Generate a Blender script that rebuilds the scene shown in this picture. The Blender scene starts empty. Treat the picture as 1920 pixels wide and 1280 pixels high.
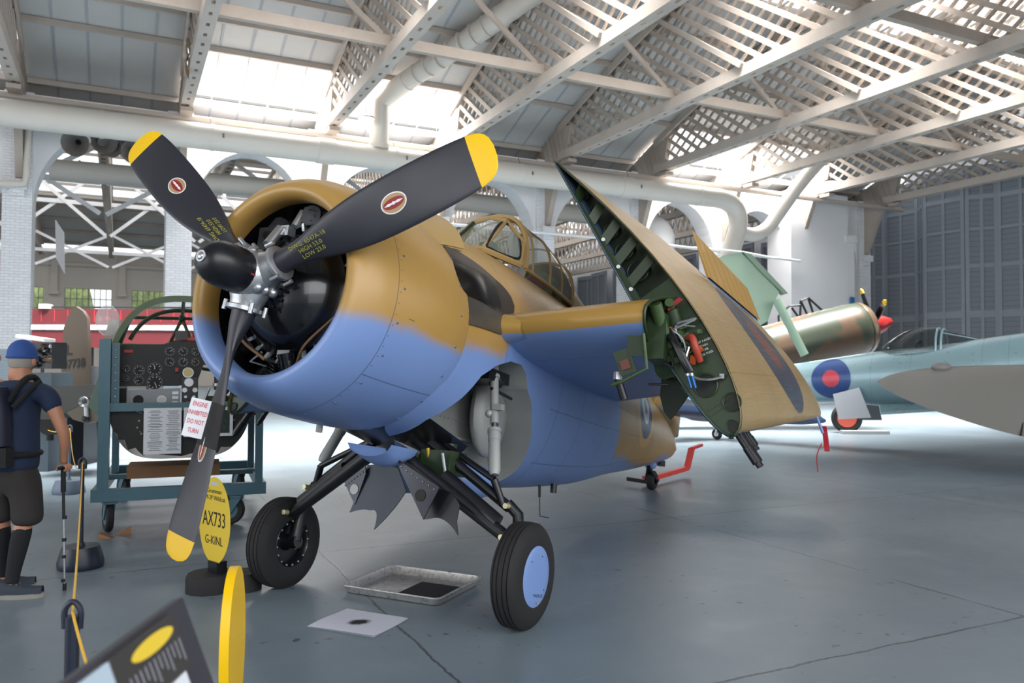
import bpy, bmesh, math, random
from math import sin, cos, pi, radians, sqrt, atan2, hypot
from mathutils import Vector, Matrix, Euler
random.seed(7)
scene = bpy.context.scene
COL = scene.collection

# ------------------------------------------------------------------ camera, world, lights, exposure
A1 = radians(-26.0)
FPX, PITCH, ROLL, CAMH = 1504.6, 0.0289, -0.004, 1.6271
cd = bpy.data.cameras.new('camera')
cam = bpy.data.objects.new('camera', cd)
COL.objects.link(cam)
cd.sensor_width = 36.0
cd.lens = FPX / 1920 * 36.0
cd.clip_end = 400
fwd = Vector((-sin(A1) * 1.0, cos(A1), 0))
fwd = Vector((fwd.x * cos(PITCH), fwd.y * cos(PITCH), sin(PITCH)))
right = fwd.cross(Vector((0, 0, 1))).normalized()
upv = right.cross(fwd)
r2 = right * cos(ROLL) - upv * sin(ROLL)
u2 = upv * cos(ROLL) + right * sin(ROLL)
Rm = Matrix((r2, u2, -fwd)).transposed().to_4x4()
cam.matrix_world = Matrix.Translation((0, 0, CAMH)) @ Rm
cd.dof.use_dof = True
cd.dof.focus_distance = 5.0
cd.dof.aperture_fstop = 3.2
scene.camera = cam

world = bpy.data.worlds.new('world')
scene.world = world
world.use_nodes = True
wn = world.node_tree.nodes
wn['Background'].inputs[0].default_value = (0.93, 0.965, 1.0, 1)
wn['Background'].inputs[1].default_value = 1.2

vs = scene.view_settings
vs.view_transform = 'Standard'
vs.look = 'None'
vs.exposure = 0.5
vs.gamma = 1.0
vs.use_curve_mapping = False
try:
    scene.cycles.use_denoising = True
    scene.cycles.max_bounces = 7
    scene.cycles.diffuse_bounces = 4
    scene.cycles.glossy_bounces = 3
    scene.cycles.transmission_bounces = 5
    scene.cycles.transparent_max_bounces = 8
    scene.cycles.sample_clamp_indirect = 6.0
    scene.cycles.caustics_reflective = False
    scene.cycles.caustics_refractive = False
except Exception:
    pass

def area(name, loc, direction, sx, sy, power, color=(1, 1, 1), spread=180, roll=0.0):
    l = bpy.data.lights.new(name, 'AREA')
    l.shape = 'RECTANGLE'
    l.size, l.size_y = sx, sy
    l.energy = power
    l.color = color
    l.spread = radians(spread)
    o = bpy.data.objects.new(name, l)
    COL.objects.link(o)
    o.location = loc
    d = Vector(direction).normalized()
    q = d.to_track_quat('-Z', 'Y')
    o.rotation_euler = q.to_euler()
    return o

# daylight through the rooflights above the lit strip of floor (they sit in openings of the roof)
area('rooflight_daylight', (9.0, 13.9, 12.5), (0, 0.30, -1), 36, 3.0, 7000, (1.0, 0.985, 0.965), 64)
for _x in (-8.85, 3.66, 7.83, 20.3, 24.5):
    area('rooflight_daylight', (_x, 25.1, 10.35), (0, -0.1, -1), 3.7, 2.2, 420, (1.0, 0.985, 0.965), 150)
# added soft fill lights behind and left of the photographer, as from open doors
area('added_fill_light', (-17.0, 4.0, 4.2), (1, 0.08, -0.06), 16, 7.5, 480, (0.96, 0.98, 1.0), 170)
area('added_fill_light', (6.0, -4.6, 5.5), (0.05, 1, -0.25), 20, 5.0, 650, (0.98, 0.985, 1.0), 170)
# rear hall rooflights
area('rooflight_daylight', (6.0, 44.0, 12.3), (0, 0, -1), 40, 14.0, 3000, (1.0, 0.985, 0.965), 170)

# ------------------------------------------------------------------ helpers
def V(*a):
    return Vector(a)

class MB:
    """collects shapes, then links them as one mesh object"""
    def __init__(self):
        self.v = []; self.f = []; self.m = []; self.s = []
        self.M = None
    def _add(self, vs, fs, mi=0, smooth=True):
        o = len(self.v)
        if self.M is not None:
            vs = [self.M @ Vector(p) for p in vs]
        self.v.extend([tuple(p) for p in vs])
        for f in fs:
            self.f.append(tuple(i + o for i in f)); self.m.append(mi); self.s.append(smooth)
    def box(self, c, s, mi=0, R=None):
        hx, hy, hz = s[0] / 2, s[1] / 2, s[2] / 2
        P = [Vector((x * hx, y * hy, z * hz)) for x in (-1, 1) for y in (-1, 1) for z in (-1, 1)]
        if R is not None:
            P = [R @ p for p in P]
        P = [p + Vector(c) for p in P]
        F = [(0, 1, 3, 2), (4, 6, 7, 5), (0, 4, 5, 1), (2, 3, 7, 6), (0, 2, 6, 4), (1, 5, 7, 3)]
        self._add(P, F, mi, False)
    def beam(self, p0, p1, w, h, mi=0, up=(0, 0, 1)):
        p0, p1 = Vector(p0), Vector(p1)
        d = (p1 - p0); L = d.length
        if L < 1e-6: return
        d.normalize(); u = Vector(up)
        s = d.cross(u)
        if s.length < 1e-4: s = d.cross(Vector((1, 0, 0)))
        s.normalize(); u = s.cross(d)
        P = []
        for p in (p0, p1):
            for a, b in ((-1, -1), (1, -1), (1, 1), (-1, 1)):
                P.append(p + s * (a * w / 2) + u * (b * h / 2))
        F = [(0, 1, 2, 3), (7, 6, 5, 4), (0, 4, 5, 1), (1, 5, 6, 2), (2, 6, 7, 3), (3, 7, 4, 0)]
        self._add(P, F, mi, False)
    def tube(self, pts, r, mi=0, n=10, cap=True):
        pts = [Vector(p) for p in pts]
        rr = r if isinstance(r, (list, tuple)) else [r] * len(pts)
        P = []; F = []
        prev = None
        for i, p in enumerate(pts):
            if i == 0: d = pts[1] - pts[0]
            elif i == len(pts) - 1: d = pts[-1] - pts[-2]
            else: d = (pts[i + 1] - pts[i]).normalized() + (pts[i] - pts[i - 1]).normalized()
            if d.length < 1e-9: d = Vector((0, 0, 1))
            d.normalize()
            if prev is None:
                a = Vector((0, 0, 1)) if abs(d.z) < 0.9 else Vector((1, 0, 0))
                s = d.cross(a).normalized()
            else:
                s = (prev - d * prev.dot(d))
                if s.length < 1e-6: s = d.orthogonal()
                s.normalize()
            prev = s; u = d.cross(s)
            for k in range(n):
                t = 2 * pi * k / n
                P.append(p + (s * cos(t) + u * sin(t)) * rr[i])
        for i in range(len(pts) - 1):
            for k in range(n):
                a = i * n + k; b = i * n + (k + 1) % n
                F.append((a, b, b + n, a + n))
        self._add(P, F, mi, True)
        if cap:
            self._add(P[:n], [tuple(range(n))[::-1]], mi, False)
            self._add(P[-n:], [tuple(range(n))], mi, False)
    def lathe(self, prof, o, ax, n=32, mi=0, a0=0.0, a1=2 * pi, ref=None, mis=None):
        """prof: list of (along axis, radius)"""
        o, ax = Vector(o), Vector(ax).normalized()
        s = (Vector(ref) if ref is not None else ax.orthogonal()).normalized()
        u = ax.cross(s)
        full = abs(a1 - a0 - 2 * pi) < 1e-6
        cols = n if full else n + 1
        P = []; F = []
        for (h, r) in prof:
            for k in range(cols):
                t = a0 + (a1 - a0) * k / n
                P.append(o + ax * h + (s * cos(t) + u * sin(t)) * max(r, 1e-5))
        for i in range(len(prof) - 1):
            for k in range(n):
                a = i * cols + k; b = i * cols + ((k + 1) % cols)
                F.append((a, b, b + cols, a + cols))
        if mis:
            o0 = len(self.v)
            self._add(P, [], mi)
            for j, f in enumerate(F):
                self.f.append(tuple(q + o0 for q in f)); self.m.append(mis[j // n]); self.s.append(True)
        else:
            self._add(P, F, mi, True)
    def grid(self, fn, nu, nv, mi=0, cu=False, cv=False, smooth=True):
        P = []; F = []
        for i in range(nu + (0 if cu else 1)):
            for j in range(nv + (0 if cv else 1)):
                P.append(Vector(fn(i / nu, j / nv)))
        W = nv + (0 if cv else 1); H = nu + (0 if cu else 1)
        for i in range(nu):
            for j in range(nv):
                a = i * W + j; b = i * W + (j + 1) % W
                c = ((i + 1) % H) * W + (j + 1) % W; d = ((i + 1) % H) * W + j
                F.append((a, b, c, d))
        self._add(P, F, mi, smooth)
    def prism(self, poly, n, mi=0, smooth=False, mside=None):
        """poly: list of 3d points, extruded by vector n"""
        n = Vector(n); k = len(poly)
        P = [Vector(p) for p in poly] + [Vector(p) + n for p in poly]
        self._add(P, [tuple(range(k))[::-1], tuple(range(k, 2 * k))], mi, False)
        self._add(P, [(i, (i + 1) % k, (i + 1) % k + k, i + k) for i in range(k)], mi if mside is None else mside, smooth)
    def poly(self, pts, mi=0):
        self._add(pts, [tuple(range(len(pts)))], mi, False)
    def sphere(self, c, r, mi=0, nu=12, nv=18, sc=(1, 1, 1)):
        c = Vector(c)
        self.grid(lambda a, b: c + Vector((sc[0] * r * sin(pi * (0.002 + 0.996 * a)) * cos(2 * pi * b), sc[1] * r * sin(pi * (0.002 + 0.996 * a)) * sin(2 * pi * b), sc[2] * r * cos(pi * (0.002 + 0.996 * a)))), nu, nv, mi, cv=True)
    def text(self, s, size, o, xd, yd, mi=0, depth=0.0, align='CENTER', sx=1.0, n=0.001, bold=0.0):
        cu = bpy.data.curves.new('t', 'FONT'); cu.body = s; cu.size = size
        cu.align_x = align; cu.offset = bold; cu.resolution_u = 2
        ob = bpy.data.objects.new('t', cu); COL.objects.link(ob)
        me = ob.to_mesh()
        xd, yd, o = Vector(xd).normalized(), Vector(yd).normalized(), Vector(o)
        nn = xd.cross(yd)
        P = [o + xd * (v.co.x * sx) + yd * v.co.y + nn * n for v in me.vertices]
        F = [tuple(p.vertices) for p in me.polygons]
        self._add(P, F, mi, False)
        ob.to_mesh_clear()
        bpy.data.objects.remove(ob); bpy.data.curves.remove(cu)
    def build(self, name, mats, parent=None, sharp=40, weld=False):
        me = bpy.data.meshes.new(name)
        me.from_pydata(self.v, [], self.f)
        if not isinstance(mats, (list, tuple)): mats = [mats]
        for m in mats: me.materials.append(m)
        me.polygons.foreach_set('material_index', self.m)
        me.polygons.foreach_set('use_smooth', self.s)
        bm = bmesh.new(); bm.from_mesh(me)
        if weld: bmesh.ops.remove_doubles(bm, verts=bm.verts, dist=0.0004)
        bmesh.ops.recalc_face_normals(bm, faces=bm.faces)
        bm.to_mesh(me); bm.free()
        try: me.set_sharp_from_angle(angle=radians(sharp))
        except Exception: pass
        o = bpy.data.objects.new(name, me); COL.objects.link(o)
        if parent is not None: o.parent = parent
        return o

def tag(o, label=None, cat=None, group=None, kind=None):
    if label: o['label'] = label
    if cat: o['category'] = cat
    if group: o['group'] = group
    if kind: o['kind'] = kind
    return o
def thing(name, label, cat, loc=(0, 0, 0), rz=0.0, group=None):
    o = bpy.data.objects.new(name, None); COL.objects.link(o)
    o.empty_display_size = 0.1
    o.location = loc; o.rotation_euler = (0, 0, rz)
    return tag(o, label, cat, group)
def struct(name, mb, mats, **k):
    o = mb.build(name, mats, **k); o['kind'] = 'structure'; return o
def kids(o):
    return [c for c in bpy.data.objects if c.parent == o]
def copy_tree(o, parent=None, label=None, group=None):
    c = o.copy(); COL.objects.link(c)
    if parent is not None: c.parent = parent
    for ch in kids(o): copy_tree(ch, c)
    if label: c['label'] = label
    if group: c['group'] = group
    return c
def bezier(p0, p1, p2, n=12):
    p0, p1, p2 = Vector(p0), Vector(p1), Vector(p2)
    return [p0 * (1 - t) ** 2 + p1 * 2 * t * (1 - t) + p2 * t * t for t in [i / n for i in range(n + 1)]]
def lerp(a, b, t): return a + (b - a) * t
def smooth_pts(pts, n=6):
    """catmull-rom through the points"""
    P = [Vector(p) for p in pts]; P = [P[0] * 2 - P[1]] + P + [P[-1] * 2 - P[-2]]
    out = []
    for i in range(1, len(P) - 2):
        a, b, c, d = P[i - 1], P[i], P[i + 1], P[i + 2]
        for k in range(n):
            t = k / n
            out.append(0.5 * ((2 * b) + (c - a) * t + (2 * a - 5 * b + 4 * c - d) * t * t + (3 * b - a - 3 * c + d) * t ** 3))
    out.append(P[-2]); return out
def interp(tab, x):
    """tab: rows sorted by descending first value; smooth interpolation of the other columns"""
    t = sorted(tab)
    if x <= t[0][0]: return t[0][1:]
    if x >= t[-1][0]: return t[-1][1:]
    for i in range(len(t) - 1):
        if t[i][0] <= x <= t[i + 1][0]:
            h = t[i + 1][0] - t[i][0]; s = (x - t[i][0]) / h
            out = []
            for c in range(1, len(t[0])):
                y0, y1 = t[i][c], t[i + 1][c]
                m0 = (t[i + 1][c] - t[i - 1][c]) / (t[i + 1][0] - t[i - 1][0]) if i > 0 else (y1 - y0) / h
                m1 = (t[i + 2][c] - t[i][c]) / (t[i + 2][0] - t[i][0]) if i < len(t) - 2 else (y1 - y0) / h
                out.append((2 * s ** 3 - 3 * s * s + 1) * y0 + (s ** 3 - 2 * s * s + s) * h * m0 + (-2 * s ** 3 + 3 * s * s) * y1 + (s ** 3 - s * s) * h * m1)
            return out

# ------------------------------------------------------------------ materials
def srgb(h):
    if isinstance(h, str):
        c = [int(h[i:i + 2], 16) / 255 for i in (0, 2, 4)]
    else: c = list(h)
    return tuple([(x / 12.92 if x <= 0.04045 else ((x + 0.055) / 1.055) ** 2.4) for x in c] + [1.0])
class NT:
    def __init__(self, name):
        self.mat = bpy.data.materials.new(name); self.mat.use_nodes = True
        self.t = self.mat.node_tree; self.n = self.t.nodes; self.l = self.t.links
        self.b = self.n['Principled BSDF']
    def add(self, ty, **k):
        x = self.n.new(ty)
        for a, b in k.items(): setattr(x, a, b)
        return x
    def link(self, a, b): self.l.new(a, b)
    def coord(self, which='Object'):
        return self.add('ShaderNodeTexCoord').outputs[which]
    def noise(self, vec, scale, detail=4, rough=0.55, dist=0.0):
        x = self.add('ShaderNodeTexNoise'); x.inputs['Scale'].default_value = scale
        x.inputs['Detail'].default_value = detail; x.inputs['Roughness'].default_value = rough
        x.inputs['Distortion'].default_value = dist
        self.link(vec, x.inputs['Vector']); return x.outputs['Fac']
    def math(self, op, a, b=None, c=None, clamp=False):
        x = self.add('ShaderNodeMath', operation=op); x.use_clamp = clamp
        for i, q in enumerate((a, b, c)):
            if q is None: continue
            if isinstance(q, (int, float)): x.inputs[i].default_value = q
            else: self.link(q, x.inputs[i])
        return x.outputs[0]
    def sstep(self, x, lo, hi):
        m = self.add('ShaderNodeMapRange', interpolation_type='SMOOTHSTEP')
        for i, q in ((0, x), (1, lo), (2, hi)):
            if isinstance(q, (int, float)): m.inputs[i].default_value = q
            else: self.link(q, m.inputs[i])
        m.inputs[3].default_value = 0; m.inputs[4].default_value = 1
        return m.outputs[0]
    def mix(self, f, a, b, blend='MIX'):
        x = self.add('ShaderNodeMix', data_type='RGBA', blend_type=blend)
        for s, q in ((x.inputs[0], f), (x.inputs[6], a), (x.inputs[7], b)):
            if isinstance(q, (int, float)): s.default_value = q
            elif isinstance(q, tuple): s.default_value = q
            else: self.link(q, s)
        return x.outputs[2]
    def sep(self, v):
        x = self.add('ShaderNodeSeparateXYZ'); self.link(v, x.inputs[0]); return x.outputs
    def comb(self, x, y, z):
        c = self.add('ShaderNodeCombineXYZ')
        for i, q in enumerate((x, y, z)):
            if isinstance(q, (int, float)): c.inputs[i].default_value = q
            else: self.link(q, c.inputs[i])
        return c.outputs[0]
    def vscale(self, v, s):
        x = self.add('ShaderNodeVectorMath', operation='MULTIPLY'); self.link(v, x.inputs[0]); x.inputs[1].default_value = s
        return x.outputs[0]
    def set(self, **k):
        for a, v in k.items():
            s = self.b.inputs[{'color': 'Base Color', 'rough': 'Roughness', 'metal': 'Metallic', 'coat': 'Coat Weight', 'spec': 'Specular IOR Level',
                               'alpha': 'Alpha', 'trans': 'Transmission Weight', 'ior': 'IOR', 'emit': 'Emission Color', 'es': 'Emission Strength', 'sub': 'Subsurface Weight'}[a]]
            if isinstance(v, (int, float, tuple)): s.default_value = v
            else: self.link(v, s)
    def bump(self, h, strength=0.3, dist=0.01):
        x = self.add('ShaderNodeBump'); x.inputs['Strength'].default_value = strength; x.inputs['Distance'].default_value = dist
        self.link(h, x.inputs['Height']); self.link(x.outputs[0], self.b.inputs['Normal'])
def simple(name, col, rough=0.5, metal=0.0, var=0.12, scale=8.0, bump=0.0, coat=0.0, bscale=None, spec=0.5):
    t = NT(name); c = srgb(col)
    co = t.coord(); n = t.noise(co, scale, 5)
    dark = tuple([x * (1 - var) for x in c[:3]] + [1]); light = tuple([min(1, x * (1 + var)) for x in c[:3]] + [1])
    t.set(color=t.mix(n, dark, light), metal=metal, coat=coat, spec=spec)
    rn = t.math('MULTIPLY_ADD', n, 0.2, rough - 0.1, True); t.set(rough=rn)
    if bump: t.bump(t.noise(co, bscale or scale * 4, 6), bump, 0.01)
    return t.mat
def glass(name, col=(1, 1, 1), alpha=0.12, rough=0.03):
    t = NT(name); t.set(color=srgb(col), rough=rough, alpha=alpha, spec=0.8)
    return t.mat
def emis(name, col, s):
    t = NT(name); t.set(color=srgb(col), emit=srgb(col), es=s); return t.mat

M = {}
M['white_wood'] = (lambda: None)
def wood_paint(name, base, dark, sc=(3, 3, 3)):
    t = NT(name); co = t.coord(); n = t.noise(co, 1.2, 5); f = t.noise(t.vscale(co, sc), 6, 8, 0.7)
    c = t.mix(t.sstep(n, 0.3, 0.7), srgb(base), tuple([x * 0.88 for x in srgb(base)[:3]] + [1]))
    c = t.mix(t.sstep(f, 0.62, 0.72), c, srgb(dark))
    t.set(color=c, rough=0.7); t.bump(f, 0.25, 0.01); return t.mat
M['white_wood'] = wood_paint('white_painted_timber', 'b0a499', '7d7166')
M['white_beam'] = wood_paint('white_painted_beam', 'b8ada3', '786e65')
M['roof_sheet'] = simple('grey_roof_lining', 'b9b8b6', 0.75, 0, 0.08, 1.5)
M['duct'] = simple('white_duct_paint', 'cdc7be', 0.45, 0, 0.04, 2)
M['black_rubber'] = simple('black_rubber', '1c1b1c', 0.75, 0, 0.25, 14, 0.15)
M['black_paint'] = simple('black_paint', '14151a', 0.33, 0, 0.2, 10)
M['dark_navy'] = simple('dark_navy_paint', '1b2233', 0.4, 0, 0.2, 10)
M['steel_blue'] = simple('blue_grey_enamel', '486b78', 0.4, 0, 0.12, 9)
M['silver'] = simple('silver_metal', 'b9bcc0', 0.35, 0.85, 0.12, 20, 0.1)
M['chrome'] = simple('bright_chrome', 'd8d8d8', 0.15, 1.0, 0.05, 10)
M['yellow'] = simple('yellow_paint', 'f5c400', 0.4, 0, 0.04, 6)
M['sign_yellow'] = simple('yellow_sign_board', 'eccb3c', 0.45, 0, 0.03, 6)
M['white'] = simple('white_paint', 'e8e8ea', 0.5, 0, 0.03, 6)
M['red'] = simple('red_paint', '8f2229', 0.5, 0, 0.1, 6)
M['ink'] = simple('black_ink', '17171b', 0.6, 0, 0.05, 6)
M['redink'] = simple('red_ink', 'd0303a', 0.6, 0, 0.05, 6)
M['green'] = simple('dark_green_primer', '26381f', 0.42, 0, 0.25, 12, 0.05)
M['green_lt'] = simple('green_primer', '3f5530', 0.42, 0, 0.2, 12, 0.05)
M['dark_in'] = simple('dark_interior', '0f1210', 0.6, 0, 0.3, 10)
M['glass'] = glass('clear_glass')
M['rope'] = simple('yellow_rope', 'e6b53c', 0.6, 0, 0.1, 30)
M['paper'] = simple('white_paper', 'dfe2e8', 0.7, 0, 0.03, 8)
# ------------------------------------------------------------------ hall: floor, walls, arcade, trusses, roof
def floor_mat():
    t = NT('painted_concrete_floor'); co = t.coord(); s = t.sep(co)
    big = t.noise(co, 0.35, 4); mid = t.noise(co, 2.2, 6, 0.65); fine = t.noise(co, 26, 6, 0.7)
    c = t.mix(t.sstep(big, 0.35, 0.65), srgb('78858d'), srgb('6b7881'))
    c = t.mix(t.math('MULTIPLY', t.sstep(mid, 0.5, 0.75), 0.35), c, srgb('8b979c'))
    c = t.mix(t.math('MULTIPLY', t.sstep(fine, 0.55, 0.8), 0.25), c, srgb('5a6267'))
    # spots of chipped paint
    spot = t.math('MULTIPLY', t.sstep(t.noise(co, 11, 3, 0.5), 0.655, 0.70), t.sstep(t.noise(co, 0.9, 2), 0.44, 0.58))
    fl = t.math('MULTIPLY', t.sstep(t.noise(co, 38, 2, 0.5), 0.72, 0.75), t.sstep(t.noise(co, 1.7, 2), 0.48, 0.6))
    c = t.mix(fl, c, srgb('5b4438'))
    sc = t.math('MULTIPLY', t.sstep(t.noise(t.vscale(co, (1.0, 6.0, 1)), 3.0, 6, 0.7), 0.6, 0.75), 0.22)
    c = t.mix(sc, c, srgb('a7b0b3'))
    c = t.mix(t.math('MULTIPLY', spot, 0.8), c, srgb('4d4643'))
    # slab joints
    wob = t.math('MULTIPLY_ADD', t.noise(co, 3.0, 5), 0.06, -0.03)
    wob2 = t.math('MULTIPLY_ADD', t.noise(co, 25.0, 3), 0.02, -0.01)
    def joint(v, off, per):
        a = t.math('ADD', t.math('ADD', v, wob), wob2)
        m = t.math('PINGPONG', t.math('ADD', a, -off), per / 2.0)
        return t.math('SUBTRACT', 1.0, t.sstep(m, 0.004, 0.013))
    j = t.math('MAXIMUM', joint(s[0], 5.33, 3.75), joint(s[1], 3.28, 3.72))
    j = t.math('MULTIPLY', j, t.sstep(t.noise(co, 1.3, 4), 0.34, 0.52))
    c = t.mix(t.math('MULTIPLY', j, 0.85), c, srgb('3f3f40'))
    t.set(color=c, rough=t.math('MULTIPLY_ADD', mid, 0.25, 0.24), spec=0.5)
    h = t.math('SUBTRACT', t.math('MULTIPLY', fine, 0.3), j)
    t.bump(h, 0.18, 0.006)
    return t.mat
def brick_mat():
    t = NT('white_painted_brick'); co = t.coord(); s = t.sep(co)
    v = t.comb(t.math('ADD', s[0], s[1]), s[2], 0.0)
    b = t.add('ShaderNodeTexBrick'); t.link(v, b.inputs['Vector'])
    b.inputs['Scale'].default_value = 1.0; b.inputs['Mortar Size'].default_value = 0.006
    b.inputs['Brick Width'].default_value = 0.235; b.inputs['Row Height'].default_value = 0.08
    b.inputs['Color1'].default_value = srgb('e6e6e8'); b.inputs['Color2'].default_value = srgb('dcdcdf'); b.inputs['Mortar'].default_value = srgb('bcbcc0')
    n = t.noise(co, 1.1, 5)
    up = t.mix(t.math('MULTIPLY', t.sstep(n, 0.55, 0.8), 0.3), b.outputs['Color'], srgb('b9b6b4'))
    # grey-blue dado, paint colour up to 2.2 m
    dado = t.math('LESS_THAN', s[2], 2.0)
    c = t.mix(t.math('MULTIPLY', dado, 0.75), up, srgb('7d93a0'))
    t.set(color=c, rough=0.65); t.bump(b.outputs['Fac'], -0.25, 0.01); return t.mat
M['floor'] = floor_mat(); M['brick'] = brick_mat()
M['plaster'] = simple('white_wall_plaster', 'e2e1e2', 0.7, 0, 0.05, 1.2)
M['wall_beige'] = simple('cream_wall_paint', 'cdc5bb', 0.75, 0, 0.05, 1.0)

TX = [-2.6 + 4.17 * k for k in range(-2, 9)]      # truss lines
XL, XR = -15.0, 33.4
YF, YA, YB = -6.0, 26.2, 62.5                      # front wall, arcade, back wall
m = MB(); m.box(((XL + XR) / 2, (YF + YB) / 2, -0.1), (XR - XL + 4, YB - YF + 4, 0.2)); struct('floor', m, M['floor'])

def roofz(Y):      # underside of the roof, front hall (bowed)
    return 12.9 - 2.75 * ((Y - 10.2) / 15.0) ** 2
def roofz2(Y):     # rear hall
    return 12.9 - 2.75 * ((Y - 44.3) / 17.0) ** 2

# roof with real openings for the rooflights
ROW = [-6.2, -2.5, 1.5, 5.5, 9.0, 12.5, 21.5, 23.9, 26.3, 27.3]
SKY_LOW = {1, 2, 5, 6, -1}                # bays with a low rooflight (index of truss to the left)
m = MB()
th = 0.08
for bi in range(len(TX) - 1):
    k = bi - 2
    x0, x1 = TX[bi], TX[bi + 1]
    for r in range(len(ROW) - 1):
        y0, y1 = ROW[r], ROW[r + 1]
        if r == 5: continue                                   # long ridge-side rooflight strip 12.5..21.5
        if r == 7 and k in SKY_LOW: continue
        n = 4
        for q in range(n):
            a, b = lerp(y0, y1, q / n), lerp(y0, y1, (q + 1) / n)
            P = [(x0, a, roofz(a)), (x1, a, roofz(a)), (x1, b, roofz(b)), (x0, b, roofz(b))]
            m.prism(P, (0, 0, th))
m.box((-13.0, 10, 12.6), (4, 33, 0.1)); m.box((32.2, 10.4, 12.9), (3.2, 33.4, 0.1))
struct('ceiling', m, M['roof_sheet'])
# the strip between 12.5 and 21.5: boarded in the visible lower part, glazed above
m = MB()
for bi in range(len(TX) - 1):
    x0, x1 = TX[bi], TX[bi + 1]
    for (y0, y1) in ((17.6, 21.5),):
        for q in range(4):
            a, b = lerp(y0, y1, q / 4), lerp(y0, y1, (q + 1) / 4)
            m.prism([(x0, a, roofz(a)), (x1, a, roofz(a)), (x1, b, roofz(b)), (x0, b, roofz(b))], (0, 0, th))
struct('ceiling', m, M['roof_sheet'])
# rooflight glazing bars
m = MB()
for bi in range(len(TX) - 1):
    k = bi - 2
    x0 = TX[bi]
    for q in range(1, 5):
        xx = x0 + 4.17 * q / 5
        if k in SKY_LOW: m.beam((xx, 23.9, roofz(23.9) + 0.03), (xx, 26.3, roofz(26.3) + 0.03), 0.035, 0.05)
        m.beam((xx, 12.5, roofz(12.5) + 0.03), (xx, 17.6, roofz(17.6) + 0.03), 0.04, 0.06)
struct('trim_1', m, M['white_beam'])
# purlins along the hall
m = MB()
for y in (6, 8, 10, 12.4, 15, 17.6, 19.6, 21.5, 22.7, 23.9, 26.3, 27.0):
    z = roofz(y) - 0.09
    m.beam((XL, y, z), (XR - 1.5, y, z), 0.09, 0.15)
struct('trim_2', m, M['white_beam'])
# lining seams between purlins
m = MB()
for bi in range(len(TX) - 1):
    k = bi - 2
    for q in range(1, 5):
        xx = TX[bi] + 4.17 * q / 5
        for (a, b) in ((17.6, 21.5), (21.5, 23.9), (26.3, 27.2)) + (() if k in SKY_LOW else ((23.9, 26.3),)):
            for (c, d) in ((a, (a + b) / 2), ((a + b) / 2, b)):
                m.beam((xx, c, roofz(c) - 0.012), (xx, d, roofz(d) - 0.012), 0.07, 0.01)
struct('trim_3', m, simple('grey_seam', '9fa2a6', 0.7))
# eaves beam above the duct
m = MB(); m.beam((XL, 24.9, 8.72), (XR - 1.5, 24.9, 8.72), 0.22, 0.14); m.beam((XL, 24.55, 8.62), (XR - 1.5, 24.55, 8.62), 0.05, 0.05)
struct('trim_4', m, M['white_beam'])

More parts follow.
